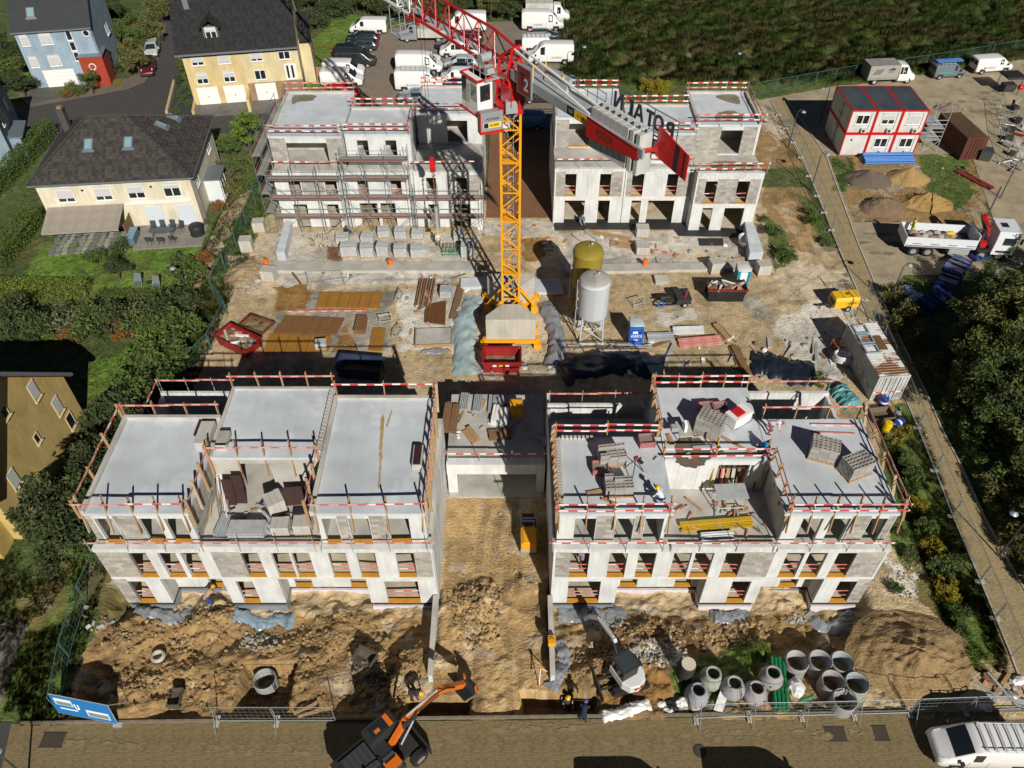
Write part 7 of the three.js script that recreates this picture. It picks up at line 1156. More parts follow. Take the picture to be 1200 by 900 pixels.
bundle('plank_pile','upright brown planks leaning beside the blue film','planks',null,537,355,1.45,7,4.6,.07,C.woodDark,null,.7);
{
const cloth=(name,label,pts,w,h,mat,seed)=>{const L=[];for (let i=0;i<pts.length;i++) L.push(G(...pts[i]));const nU=40,nV=12,pos=[],idx=[],uv=[];const c=new THREE.CatmullRomCurve3(L);for (let i=0;i <= nU;i++){const p=c.getPointAt(i / nU),tg=c.getTangentAt(i / nU),n=V3(tg.z,0,-tg.x).normalize();for (let j=0;j <= nV;j++){const v=j / nV*2 - 1,f=fbm(i*.35+seed,j*.5,3,seed),q=p.clone().addScaledVector(n,v*w / 2*(.7+.6*fbm(i*.5+seed*3,Math.sign(v)*4,2,seed)));q.y=gy(p) - .03+h*Math.pow(Math.max(0,1 - v*v),.6)*(.7+.6*f)*Math.min(1,6*Math.min(i,nU - i) / nU+.25)+.08*Math.pow(1 - Math.abs(2*fbm(i*.22+j*.12,j*.42 - i*.1,2,seed+3) - 1),4)+.07*fbm(i*.15,j*.3,2,seed+6);pos.push(q.x,q.y,q.z);uv.push(i*.2,v);if (i<nU&&j<nV){const a=i*(nV+1)+j;idx.push(a,a+1,a+nV+1,a+1,a+nV+2,a+nV+1);}}} const g=new THREE.BufferGeometry();g.setAttribute('position',new THREE.Float32BufferAttribute(pos,3));g.setAttribute('uv',new THREE.Float32BufferAttribute(uv,2));g.setIndex(idx);g.computeVertexNormals();const m=mat.clone();m.side=THREE.DoubleSide;return one(name,clean(g),m,label,'sheeting');};
cloth('plastic_sheet','crumpled pale blue sheet over the bank beside the crane ballast',[[556,345],[546,370],[543,400],[543,425],[548,440]],2.0,.45,C.filmBlue,3);cloth('plastic_sheet','grey sheeting over the bank between crane and silo',[[640,352],[648,375],[655,400],[648,430]],1.5,.5,C.film,5);cloth('plastic_sheet','black tarpaulin stretched along the excavation edge',[[655,438],[690,428],[735,425],[778,432]],2.8,.35,C.tarp,8);cloth('plastic_sheet','dark crumpled sheeting by the roofless room',[[880,425],[900,428],[925,436],[955,440]],2.8,.45,C.tarp,11);cloth('plastic_sheet','teal plastic scraps beside the white container',[[978,455],[990,468],[1000,480]],1.6,.6,M([.1,.28,.3],.4),15);
cloth('plastic_sheet','white tarpaulin roll along the street kerb',[[690,842],[715,838],[740,832],[762,826]],.75,.3,M([.72,.72,.71],.5),21);cloth('plastic_sheet','grey sheeting skirt hanging below the rust-streaked shell corner',[[152,714],[180,717],[208,718],[222,705]],1.0,.14,C.film,24);cloth('plastic_sheet','shiny blue-grey sheeting below the rust-streaked shell middle',[[272,716],[290,720],[318,719],[342,720]],1.0,.16,M([.22,.3,.38],.25),27);cloth('plastic_sheet','grey sheeting draped round the shell corner behind the white digger',[[655,712],[690,716],[715,720],[735,712]],1.3,.18,C.film,30);cloth('plastic_sheet','grey sheeting below the shell wall by the concrete rings',[[835,715],[855,718],[880,712]],.9,.14,C.film,33);cloth('plastic_sheet','grey sheeting round the last corner of the shell by the sand mound',[[950,712],[965,725],[985,728],[1005,712]],.9,.16,C.film,36);cloth('plastic_sheet','grey sheeting hanging off the drive wall by the digger',[[655,745],[662,772],[652,795],[645,808]],.8,.16,C.film,39);
one('slab_strip',prism([[540,329],[576,327],[576,338],[540,340]].map((q)=>PX(...q)).reverse(),-.02,.3),C.slab,'pale slab strip behind the crane foot, left of the mast shadow','slab');one('slab_strip',prism([[612,330],[655,329],[660,345],[614,345]].map((q)=>PX(...q)).reverse(),-.02,.25),C.slab,'pale slab strip behind the crane foot, beside the silo shadow','slab');
}
// ---------- site cabins ----------
{
const wm=M([.74,.75,.74],.6,0,{map: T.streak}),roofM=M([.16,.2,.23],.5,.4,{map: T.cloud});
const proto=(k,up,label)=>{
const t=thing('site_cabin',label,'cabin','stacked site cabins',35.9+k*2.74,up*2.65,-79.5);const w=2.7,d=5.9,h=2.6;
mesh('wall',box(.06,.08,-d+.05,w - .06,h - .08,-.05),wm,t);for (const x of [0,w - .12]) for (const z of [-d,-.12]) mesh('corner_post',box(x,0,z,x+.12,h,z+.12),C.red,t);
mesh('frame_rail',[box(.12,0,-.1,w - .12,.12,0),box(.12,h - .14,-.1,w - .12,h,0),box(0,h - .14,-d+.12,.1,h,-.12),box(w - .1,h - .14,-d+.12,w,h,-.12),box(0,0,-d+.12,.1,.12,-.12),box(w - .1,0,-d+.12,w,.12,-.12),box(.12,h - .14,-d,w - .12,h,-d+.1)],C.red,t);
if (up){const ribs=[box(.12,h - .05,-d+.12,w - .12,h - .01,-.12)];const rf=mesh('roof',ribs,roofM,t);for (let i=0;i<9;i++) mesh('roof_rib',box(.2+i*.27,h - .01,-d+.15,.3+i*.27,h+.03,-.15),roofM,rf);}
if (k||up){win(t,new THREE.Matrix4().setPosition(0,0,-.04),1.4,1.05,1.4,1.05,{shut: [0,.55,.95][k]*up});const ac=mesh('air_conditioner',box(1.5,.2,-.04,2.1,.62,.28),M([.6,.59,.55],.6),t);mesh('fan_grille',lathe([[0,0],[.16,0],[.16,.02],[0,.02]],14).rotateX(PI / 2).translate(1.72,.41,.28),C.black,ac);mesh('pipe',rod(V3(2.25,.4,.02),V3(2.25,2.2,.02),.03),C.white,t);} else mesh('vent_cap',cbox(.9,1.9,0,.15,.15,.1),C.black,t);
if (k===0){win(t,mz(.05,-2.8,-PI / 2),0,1.0,1.2,1.0,{shut: up?0:.95});mesh('drain_pipe',rod(V3(-.06,0,-2.5),V3(-.06,h,-2.5),.04),M([.05,.25,.2],.5),t);}
return t;
};
for (const up of [0,1]) for (let k=0;k<3;k++) proto(k,up,['lower site cabin with a plain white front and no window','lower middle site cabin with two window panes','lower site cabin beside the scaffold stair','upper site cabin with open window, above the plain one','upper middle site cabin with half-lowered shutter','upper site cabin with closed shutter beside the scaffold stair'][up*3+k]);
const t=thing('stair_scaffold','galvanised stair scaffold between cabins and brown container','scaffold',null,45.4,0,-80.5);for (const x of [0,1.6]) for (const z of [0,-3]) mesh('standard',rod(V3(x,0,z),V3(x,4.6,z),.04),C.galv,t);for (const y of [1.3,2.65]){mesh('deck_board',box(0,y,-3,1.6,y+.05,0),C.galv,t);mesh('rail',[rod(V3(1.6,y+1,0),V3(1.6,y+1,-3),.03),rod(V3(0,y+1,0),V3(1.6,y+1,0),.03),rod(V3(0,y+.5,0),V3(1.6,y+.5,0),.03)],C.galv,t);} mesh('brace',[rod(V3(0,0,0),V3(1.6,1.3,0),.03),rod(V3(1.6,1.3,0),V3(0,2.65,0),.03)],C.galv,t);
}
function container(label,x,z,turn,L,mat,roofM2,o={}){
const t=thing('shipping_container',label,'container','site containers',x,.02,z,turn),w=2.44,h=2.55;mesh('body',box(-w / 2+.03,.1,-L / 2+.03,w / 2 - .03,h - .04,L / 2 - .05),mat,t);
const n=Math.round(L / .28);for (let i=0;i<n;i++) for (const s of [-1,1]){const z0=-L / 2+.12+i*(L - .24) / n;mesh('side_rib',box(s*(w / 2 - .04),.15,z0,s*(w / 2+.005),h - .1,z0+.14),mat,t);}
for (let i=0;i<n;i++){const z0=-L / 2+.12+i*(L - .24) / n;mesh('roof_rib',box(-w / 2+.12,h - .05,z0,w / 2 - .12,h,z0+.16),roofM2,t);} mesh('roof',box(-w / 2+.04,h - .06,-L / 2+.05,w / 2 - .04,h - .02,L / 2 - .05),roofM2,t);
for (const x2 of [-w / 2,w / 2 - .14]) for (const z2 of [-L / 2,L / 2 - .14]) mesh('corner_post',box(x2,0,z2,x2+.14,h+.02,z2+.14),mat,t);mesh('frame_rail',[box(-w / 2+.14,h - .12,L / 2 - .1,w / 2 - .14,h+.01,L / 2),box(-w / 2+.14,0,L / 2 - .1,w / 2 - .14,.14,L / 2)],mat,t);
for (let k=0;k<8;k++) mesh('door_rib',box(-w / 2+.2+k*.26,.2,L / 2 - .06,-w / 2+.32+k*.26,h - .15,L / 2 - .01),mat,t);for (const x2 of [-.55,-.2,.2,.55]) mesh('locking_bar',rod(V3(x2,.15,L / 2+.02),V3(x2,h - .12,L / 2+.02),.03),o.bar||mat,t);if (o.band){mesh('band',[box(-w / 2+.02,.85,L / 2+.0,w / 2 - .02,.98,L / 2+.008),box(-w / 2 - .02,.85,-L / 2+.1,-w / 2 - .01,.95,L / 2 - .1)],C.stripe,t);} return t;}
container('rusty brown shipping container beside the cabins',49.6,-81.6,.12,6.0,M([.14,.045,.03],.7,0,{map: T.cloud}),M([.1,.055,.028],.9,0,{map: T.cloud}));
{const c=container('white shipping container with rust-streaked roof beside the footpath',28.3,-45.3,.09,6.2,M([.62,.64,.65],.5,0,{map: T.cloud}),M(0xffffff,.8,0,{map: T.rust}),{band: 1});
for (let k=0;k<3;k++){const t=thing('window_frame','blue-grey window frame lying on the rusty container roof','frame','window frames on the container',27.6+k*.05,2.62,-47.5+k*1.15,.09);mesh('stile',[box(-.55,0,-.5,-.43,.08,.5),box(.43,0,-.5,.55,.08,.5)],M([.26,.36,.42],.5),t);mesh('rail',[box(-.43,0,-.5,.43,.08,-.4),box(-.43,0,.4,.43,.08,.5)],M([.26,.36,.42],.5),t);}
const b=spot('ribbed_sheet','dark ribbed panel on the rusty container roof','panel',null,1030,402,.09,2.6);for (let k=0;k<6;k++) mesh('slat',box(-.4+k*.14,0,-.8,-.3+k*.14,.06,.8),C.woodDark,b);}
{const t=spot('hose_coil','coil of white corrugated hose beside the white container','hose',null,985,425,0);for (let k=0;k<5;k++) mesh('loop',clean(new THREE.TorusGeometry(.6+(k % 2)*.06,.1,7,22)).rotateX(1.2+k*.05).translate(rr(-.05,.05),.55+(k - 2)*.13,rr(-.1,.1)),M([.58,.6,.62],.6),t);}
{const t=spot('steel_crate','orange-brown steel crate beside the hose coil','crate',null,983,412,.2);const m=M([.34,.1,.03],.7);for (const x of [-.6,.6]) for (const z of [-.5,.5]) mesh('post',box(x - .04,0,z - .04,x+.04,.9,z+.04),m,t);for (const y of [.2,.85]) mesh('rail',[box(-.6,y,-.54,.6,y+.08,-.46),box(-.6,y,.46,.6,y+.08,.54),box(-.64,y,-.5,-.56,y+.08,.5),box(.56,y,-.5,.64,y+.08,.5)],m,t);}
function drum(label,px,py,col,lying,band){const t=spot('drum',label,'drum','plastic drums beside the container',px,py,.6);const g=lathe([[0,0],[.28,0],[.3,.05],[.29,.3],[.31,.33],[.29,.36],[.29,.6],[.31,.63],[.3,.66],[.3,.88],[.26,.92],[0,.92]],20);if (lying){g.rotateZ(1.57);g.translate(.46,.3,0);} mesh('barrel',g,M(col,.35),t);if (band){const q=lathe([[.302,.4],[.306,.42],[.306,.56],[.302,.58]],20);if (lying){q.rotateZ(1.57);q.translate(.46,.3,0);} mesh('band',q,C.white,t);} mesh('bung',(()=>{const q=cbox(.15,.93,0,.08,.03,.08);if (lying){q.rotateZ(1.57);q.translate(.46,.3,0);} return q;})(),C.white,t);}
drum('blue drum with white band against the container end',1033,476,[.015,.05,.3],0,1);drum('blue drum with white band lying in the weeds',1051,499,[.015,.05,.3],1,1);drum('yellow drum standing in the weeds',1037,506,[.72,.48,.01],0,0);
{const t=spot('mortar_trough','brown mortar trough beside the drums','trough',null,1031,490,.15);mesh('trough',profile([[-.5,0],[.5,0],[.6,.5],[.53,.5],[.45,.08],[-.45,.08],[-.53,.5],[-.6,.5]],-.8,.8),M([.14,.11,.07],.9),t);mesh('end_plate',[box(-.83,0,-.55,-.78,.5,.55),box(.78,0,-.55,.83,.5,.55)],M([.14,.11,.07],.9),t);}
// ---------- heaps, rubble, pipes on the right ----------
function heap(name,label,px,py,rx,rz,h,mat,seed,rough=.25){const p=G(px,py),g=new THREE.CircleGeometry(1,64,0,6.2832);const nR=26,nA=72,pos=[],idx=[],uv=[];for (let i=0;i <= nR;i++) for (let j=0;j <= nA;j++){const r=i / nR,a=j / nA*6.2832,wob=1+.18*(fbm(Math.cos(a)*1.5+seed,Math.sin(a)*1.5,3,seed) - .5)*2,x=Math.cos(a)*r*rx*wob,z=Math.sin(a)*r*rz*wob,n=fbm(x*.9+seed,z*.9,4,seed+2),n2=fbm(x*3.2+seed,z*3.2,3,seed+4);pos.push(x,-.06+h*Math.pow(1 - r,.95)*(1 - rough+2*rough*n)+rough*.7*(n2 - .5)*sstep(1,.8,r)+.04,z);uv.push(x,z);if (i<nR&&j<nA){const k=i*(nA+1)+j;idx.push(k,k+1,k+nA+1,k+1,k+nA+2,k+nA+1);}} const q=new THREE.BufferGeometry();q.setAttribute('position',new THREE.Float32BufferAttribute(pos,3));q.setAttribute('uv',new THREE.Float32BufferAttribute(uv,2));q.setIndex(idx);q.computeVertexNormals();const m=one(name,clean(q),mat,label,'heap');m.position.set(p.x,gy(p),p.z);return m;}
const soilM=(c)=>M(c,.97,0,{map: T.grit,bumpMap: T.gritB,bumpScale: .06});
heap('gravel_heap','grey-brown gravel heap below the cabins',1018,210,2.5,1.9,1.1,soilM([.2,.155,.12]),3,.12);heap('sand_heap','smooth orange sand heap below the cabins',1064,209,2.3,1.7,1.3,soilM([.5,.33,.13]),5,.08);heap('earth_heap','brown earth heap beside the footpath bend',1034,243,2.4,1.8,1.2,soilM([.28,.19,.12]),7,.25);heap('sand_heap','furrowed orange sand heap behind the lorry',1085,238,2.6,1.7,1.1,soilM([.5,.32,.11]),9,.4);
heap('sand_mound','large sandy mound with cracks beside the footpath corner',1070,772,3.7,3.1,1.15,soilM([.42,.285,.135]),13,.55);heap('rubble_heap','heap of mixed rubble behind the brown container',1112,128,1.9,1.2,.8,soilM([.3,.25,.19]),17,.5);heap('sand_heap','pale sandy heap beside the pale block stack',285,320,1.7,2.2,.5,soilM([.52,.38,.22]),19,.3);
bundle('pipe_bundle','bundle of bright blue pipes before the cabins','pipes',null,1040,190,.02,12,5.4,.13,M([.02,.16,.5],.35));bundle('pipe_bundle','pair of dark red pipes on the grass below the container','pipes',null,1141,212,-1.05,3,4.2,.13,M([.2,.04,.035],.5));bundle('pipe_bundle','green pipes lying along the cabin stack foot','pipes',null,1000,182,.08,3,3.6,.06,M([.02,.28,.14],.4));
{const t=spot('waste_bin','dark wheeled waste container by the brown container','bin',null,1152,187,-.3);mesh('body',profile([[-.45,.12],[.45,.12],[.55,1.15],[-.55,1.15]],-.6,.6,.03),M([.05,.055,.06],.6),t);mesh('lid',box(-.64,1.15,-.6,.64,1.25,.6),M([.045,.05,.055],.6),t);for (const x of [-.5,.5]) for (const z of [-.35,.35]) wheel(t,x,.1,z,.1,.06);}
{const t=spot('site_mixer','grey site machine with dark canopy at the yard edge','machine',null,1178,108,.1);mesh('canopy',profile([[-1.2,2.1],[1.2,2.1],[1.0,2.3],[-1.0,2.3]],-1.2,1.2,.05),C.black,t);for (const x of [-.9,.9]) for (const z of [-.9,.9]) mesh('post',rod(V3(x,0,z),V3(x,2.1,z),.04),C.iron,t);mesh('engine',box(-.7,.4,-.5,.8,1.1,.5),C.iron,t);mesh('red_tank',bulge(.35,.05,1.2,1,1).translate(1.2,.9,.7),C.red,t);}
{reseed(72);const gl=['discarded steel part among the scrap at the yard edge','scrap at the yard edge'];for (let k=0;k<26;k++){const p=G(1172+rr(0,28),120+rr(0,85));const m=one('scrap_piece',k % 3?beam(V3(-rr(.3,1),0,0),V3(rr(.3,1),rr(0,.5),0),rr(.06,.2),rr(.06,.2)):cbox(0,.3,0,rr(.4,.9),rr(.3,.7),rr(.4,.8)),[C.iron,C.steel,C.white,C.conc,rustRed,C.galv][k % 6],gl[0],'scrap',gl[1]);m.position.set(p.x,.1,p.z);m.rotation.y=rnd()*6;}}
{reseed(73);const bm=M([.02,.06,.3],.4,0,{map: T.cloud});for (const [px,py,l,w,h,a] of [[1120,315,2.6,1.7,.5,.8],[1112,328,2.6,1.6,.4,.9],[1105,340,2.8,1.6,.45,.95],[1147,303,1.6,.9,.3,.3],[1090,357,1.8,1.5,.5,.5],[1098,350,1.4,1.2,.4,.6]]){const t=spot('blue_package','blue wrapped package in the stack along the wood edge','package','blue packages along the wood',px,py,a);mesh('package',(()=>{const g=new THREE.BoxGeometry(l,h,w,10,2,6),q=g.attributes.position;for (let i=0;i<q.count;i++) q.setY(i,q.getY(i)+.12*(fbm(q.getX(i)*2+px,q.getZ(i)*2,2,5) - .5));g.computeVertexNormals();return clean(g.translate(0,h / 2+.1,0));})(),bm,t);mesh('strap',[box(-.3,.05,-w / 2 - .01,-.22,h+.2,w / 2+.01),box(.4,.05,-w / 2 - .01,.48,h+.2,w / 2+.01)],C.tarp,t);}
for (const [px,py] of [[1066,345],[1074,349],[1080,352],[1070,352],[1062,340]]){const t=one('rubbish_bag',bulge(.4,.3,1.3,.6,.9,2,px),M([.55,.62,.75],.4),'pale plastic rubbish beside the blue packages','rubbish','rubbish beside the blue packages');const p=G(px,py);t.position.set(p.x,.2,p.z);}}
one('bitumen_apron',prism([[650,258],[800,258],[806,266],[885,270],[888,278],[795,277],[789,269],[650,270]].map((q)=>PX(...q)).reverse(),0,.12),C.bitumen,'black bitumen apron along the foot of the open-bay shell','apron');
{reseed(74);const gs=[];for (const [px,py,w,h] of [[1145,112,28,8],[1160,128,22,6],[1180,150,12,16],[1010,285,40,14],[1000,330,14,8],[925,150,10,10]]) for (let k=0;k<14;k++){const p=P(px+rr(-w,w),py+rr(-h,h)),pl=[],r=rr(.2,.7);for (let i=0;i<10;i++){const a=i / 10*6.283;pl.push([p.x+Math.cos(a)*r*rr(.5,1.8),p.z+Math.sin(a)*r*rr(.3,.8)]);} gs.push(sheet(pl,.009+.0001*gs.length));} tag(mesh('road_dirt',gs,M([.3,.24,.155],.97,0,{map: T.grit})),'smears of dirt on the access road','dirt',null,'stuff');}
{reseed(75);const mt=[C.wood,C.stripeW,C.galv,C.woodDark,C.conc,C.white,C.wood,C.steel,C.galv,C.conc];
for (const [n,x0,y0,x1,y1,l,g] of [[34,300,312,560,330,'scrap on the strip before the wrapped pallets','scraps before the pallets'],[26,455,335,560,425,'scrap on the pale dust beside the blue sheet','scraps beside the blue sheet'],[36,660,278,885,312,'offcut on the slab before the open-bay shell','offcuts before the open-bay shell'],[34,655,395,880,432,'offcut among the stacks along the excavation','offcuts along the excavation'],[34,880,395,1010,452,'scrap beside the dark sheeting','scraps beside the dark sheeting'],[16,560,405,660,440,'scrap round the red skip','scraps round the red skip'],[14,560,262,650,300,'scrap in the passage mouth','scraps in the passage mouth'],[8,100,712,130,745,'litter at the fence corner','litter at the fence corner'],[22,1150,790,1198,832,'scrap heaped at the kerb corner','scraps at the kerb corner'],[12,1035,480,1065,520,'litter beside the drums','litter beside the drums']])
for (let k=0;k<n;k++){const p=P(rr(x0,x1),rr(y0,y1)),ln=k % 4===0&&n>14?rr(1.2,2.8):rr(.2,.8),geo=k % 5===4?bulge(rr(.15,.3),.4,1.3,.6,1,2,k):cbox(0,0,0,ln,rr(.04,.14),rr(.06,.3));const m=one(l.startsWith('litter')?'litter_piece':l.startsWith('off')?'offcut_piece':'scrap_piece',geo,mt[Math.floor(rnd()*10)],l,'scrap',g);m.position.set(p.x,gy(p)+.08,p.z);m.rotation.set(0,rnd()*3.1,rr(-.1,.1));}}
for (const [l,pts] of [['low concrete slab edge before the wrapped pallets',[[312,309],[560,309],[560,320],[310,320]]],['low concrete slab edge below the stacks of kerbs',[[662,313],[892,309],[893,317],[662,322]]]]) one('slab_edge',prism(pts.map((q)=>PX(...q)).reverse(),-.1,.3),C.conc,l,'slab edge');
// ---------- things on the near roofs ----------
reseed(81);
blockStack('half-used block pallet on the roof beside the tripod, touching a mortar tub',716,541,RF,.15,3,4,4,.5);blockStack('half-used block pallet beside the crouching mason',724,576,RF,.05,3,4,4,.5);blockStack('tilted full block pallet on the mortar-stained roof',830,506,RF+.02,-.55,3,5,5);blockStack('full block pallet by the shadowed guardrail, behind its neighbour',963,534,RF,-.35,3,4,5);blockStack('full block pallet nearest the two-pallet roof edge',1000,553,RF,.4,3,4,5);
function tub(label,px,py,turn){const t=spot('mortar_tub',label,'tub','mortar tubs on the roofs',px,py,turn,RF+.02);const m=M([.5,.2,.19],.8,0,{map: T.grit});mesh('tub',profile([[-.32,0],[.32,0],[.38,.5],[.33,.5],[.28,.05],[-.28,.05],[-.33,.5],[-.38,.5]],-.42,.42),m,t);mesh('end_plate',[box(-.45,0,-.36,-.4,.5,.36),box(.4,0,-.36,.45,.5,.36)],m,t);mesh('mortar',box(-.4,.3,-.29,.4,.36,.29),C.concDark,t);}
tub('pink mortar tub beside the half-used pallet near the tripod',703,552,.02);tub('pink mortar tub at the edge of the mortar stain',757,520,.1);tub('pink mortar tub with a mixer paddle beside another tub',827,482,.1);tub('pink tub of sand beside the paddle tub',842,482,.1);
{const t=spot('generator','white boxed generator with a red cap on the roof','generator',null,863,494,RF?.6:0,RF+.02);mesh('housing',box(-.7,.1,-.45,.7,.85,.45),C.white,t);mesh('control_cap',box(-.4,.85,-.3,.2,.98,.3),C.red,t);for (const x of [-.5,.5]) mesh('foot',box(x - .1,0,-.45,x+.1,.1,.45),C.iron,t);wheel(t,.75,.14,.4,.14,.1);}
{const t=spot('block_saw','dirty block saw in the mortar stain','saw',null,800,510,.1,RF+.02);mesh('table',box(-.4,.5,-.6,.4,.6,.6),C.conc,t);mesh('blade_guard',profile([[-.3,.6],[.3,.6],[.25,1.1],[-.1,1.2]],-.08,.08),C.white,t);for (const x of [-.35,.35]) for (const z of [-.5,.5]) mesh('leg',rod(V3(x,0,z),V3(x,.5,z),.03),C.iron,t);mesh('motor',cbox(-.6,.7,0,.4,.35,.35),C.galv,t);}
{const blob=(pts,y,seed)=>{const c=pts.map((q)=>P(q[0],q[1],y)),cv=new THREE.CatmullRomCurve3(c,true),o=[];for (let i=0;i<60;i++){const p=cv.getPointAt(i / 60),f=fbm(i*.7,seed,2,seed) - .5;o.push([p.x+f*.25,p.z+f*.2]);} return sheet(o,y+.004);};const mm=M([.2,.165,.12],.95,0,{map: T.grit});const m=mesh('mortar_spill',[blob([[793,515],[805,505],[818,512],[832,528],[830,540],[815,548],[797,545]],RF+.02,3)],mm);tag(m,'brown mortar slurry spilled on the roof round the saw','spill',null,'stuff');const w=M([.3,.27,.2],.6,0,{map: T.cloud});tag(mesh('damp_patch',[blob([[344,112],[370,112],[365,118],[352,119],[343,122]],9.1,5),blob([[838,113],[862,111],[866,122],[855,120]],9.1,7),blob([[842,132],[860,130],[872,140],[850,142],[838,140]],9.1,9),blob([[835,190],[880,192],[882,201],[838,200]],6,11)],w),'damp patches on the far roofs','damp patch',null,'stuff');}
{const t=spot('tripod','black surveying tripod standing on the roof between pallets','tripod',null,742,556,.3,RF);for (let k=0;k<3;k++) mesh('leg',rod(V3(Math.cos(k*2.1)*.65,0,Math.sin(k*2.1)*.65),V3(0,1.35,0),.028),C.iron,t);mesh('level',[cbox(0,1.45,0,.22,.18,.18),rod(V3(0,1.3,0),V3(0,1.4,0),.08)],M([.25,.05,.05],.5),t);}
bundle('timber_pile','long brown plank on the mortar-stained roof','timber',null,862,522,-.7,2,3,.05,C.wood,RF+.02,1.2);one('spare_board',beam(P(950,497,RF+.05),P(1002,498,RF+.05),.15,.03),C.stripe,'red and white board lying on the roof beside the footpath','board');one('spare_board',beam(P(950,506,RF+.05),P(1002,508,RF+.05),.12,.03),C.stripeW,'faded board lying on the roof beside the brighter board','board');
const F2t=F2+.01;
bundle('beam_bundle','yellow formwork beams across the cluttered terrace','beams',null,840,617,.1,6,4.2,.07,M([.66,.45,.02],.7,0,{map: T.wood}),F2t,1.4);bundle('prop_bundle','bundle of galvanised props at the front of the cluttered terrace','props',null,840,631,.08,12,1.9,.05,C.galv,F2t);{const t=spot('work_platform','white steel trestle platform on the cluttered terrace','platform',null,852,592,.05,F2t);for (const x of [-.8,.8]) for (const z of [-.5,.5]) mesh('leg',rod(V3(x,0,z),V3(x,1.3,z),.035),C.galv,t);mesh('deck',box(-.9,1.3,-.55,.9,1.35,.55),C.galv,t);mesh('rail',[rod(V3(-.8,.4,-.5),V3(.8,.4,-.5),.03),rod(V3(-.8,.4,.5),V3(.8,.4,.5),.03)],C.galv,t);}
{reseed(82);const t=spot('panel_rack','rack of upright formwork boards on the cluttered terrace','rack',null,850,571,0,F2t);for (let k=0;k<9;k++) mesh('board',beam(V3(-1.3+k*.32,0,.1),V3(-1.25+k*.32,1.5,-.45),.2,.05),[C.wood,C.conc,C.woodDark,C.stripeW][k % 4],t);mesh('frame',[rod(V3(-1.5,0,.3),V3(-1.5,1.7,-.2),.04),rod(V3(1.6,0,.3),V3(1.6,1.7,-.2),.04),rod(V3(-1.5,1.6,-.2),V3(1.6,1.6,-.2),.04)],C.iron,t);for (let k=0;k<30;k++){const p=P(rr(785,905),rr(590,628),F2t);const m=one('terrace_offcut',cbox(0,0,0,rr(.3,1.2),rr(.04,.1),rr(.06,.16)),[C.wood,C.woodDark,C.steel,C.stripeW,C.conc,C.wood][k % 6],'offcut lying on the cluttered terrace','offcut','offcuts on the cluttered terrace');m.position.set(p.x,F2t+.05+(k % 4)*.03,p.z);m.rotation.y=rnd()*3;}}
{const t=spot('sheet_stack','stack of shiny galvanised sheets on the block terrace','stack',null,292,626,0,F2t);for (let k=0;k<9;k++) mesh('sheet',box(-1.0+rr(-.04,.04),k*.08,-.5,1.0+rr(-.04,.04),k*.08+.06,.5),k % 3===1?C.film:C.alu,t);}
bundle('pipe_pile','bundle of galvanised pipes beside the shiny sheets','pipes',null,265,618,1.45,14,1.5,.06,C.galv,F2t);solidStack('tall grey block pallet on the block terrace',325,598,.55,1.0,1.1,1.0,5,3,C.conc,F2t);solidStack('low grey block pallet before the tall one',331,622,.05,1.0,.7,.8,3,3,C.conc,F2t);solidStack('low grey block pallet beside the rust-streaked wing',357,621,.05,1.0,.8,.8,3,2,C.conc,F2t);bundle('pipe_pile','silver ducts beside the low block pallets','pipes',null,311,616,-.8,4,1.4,.11,C.alu,F2t);
for (const [l,a,b,h] of [['dark plywood panel leaning by the terrace opening',[266,592],[278,592],1.9],['dark plywood panel beside the other one',[277,590],[290,590],2.1],['wide dark plywood panel leaning on the rust-streaked wing',[335,593],[368,590],1.2]]){const p=P(...a,F2t),q=P(...b,F2t);one('plywood_sheet',slabFrom(p,q,q.clone().add(V3(0,h,-.4)),p.clone().add(V3(0,h,-.4)),.04),C.ply,l,'panel');}
{reseed(83);const t=spot('bar_bundle','fan of long steel bars leaning beside the terrace wall','bars',null,258,590,0,F2t);for (let k=0;k<18;k++) mesh('bar',rod(V3(.2+k*.035,.02+rr(0,.2),.9+rr(-.2,.3)),V3(-.55+k*.03,1.2+rr(-.4,.5),-1.9+rr(-.3,.3)),.025),[C.galv,C.white,C.woodDark][k % 3],t);mesh('plank',[beam(V3(-.3,.1,1.0),V3(-.8,1.0,-1.6),.15,.05),beam(V3(.5,.1,1.0),V3(.1,1.1,-1.4),.15,.05)],C.wood,t);}
reseed(84);
for (const [n,l,px,py,tn,k,ln,r,m,sq] of [['pipe_pile','racked grey frames at the back of the parking deck',545,472,1.5,10,1.6,.06,C.galv,0],['pipe_pile','second rack of grey frames beside the first',561,474,1.5,10,1.6,.06,C.galv,0],['bar_pile','third rack of grey bars on the parking deck',579,475,1.5,10,1.7,.06,C.steel,1.2],['plank_pile','stack of dark planks along the rust-streaked shell wall',530,492,1.5,14,2.6,.08,C.woodDark,1],['plank_pile','brown crate boards lying on the parking deck',551,512,-1.0,6,1.4,.08,C.wood,.8],['board_pile','pale board stack beside the yellow box',588,490,1.45,14,1.6,.09,C.white,.7],['plank_pile','dark boards before the pale board stack',586,512,.1,10,1.5,.08,C.woodDark,.8]]) bundle(n,l,'pile',null,px,py,tn,k,ln,r,m,2.96,sq);
{const t=spot('yellow_box','yellow tool box in the shade on the parking deck','box',null,605,483,.1,2.96);mesh('bin',box(-.4,0,-.5,.4,.8,.5),C.yellow,t);mesh('lid',box(-.43,.8,-.53,.43,.87,.53),C.yellow,t);}
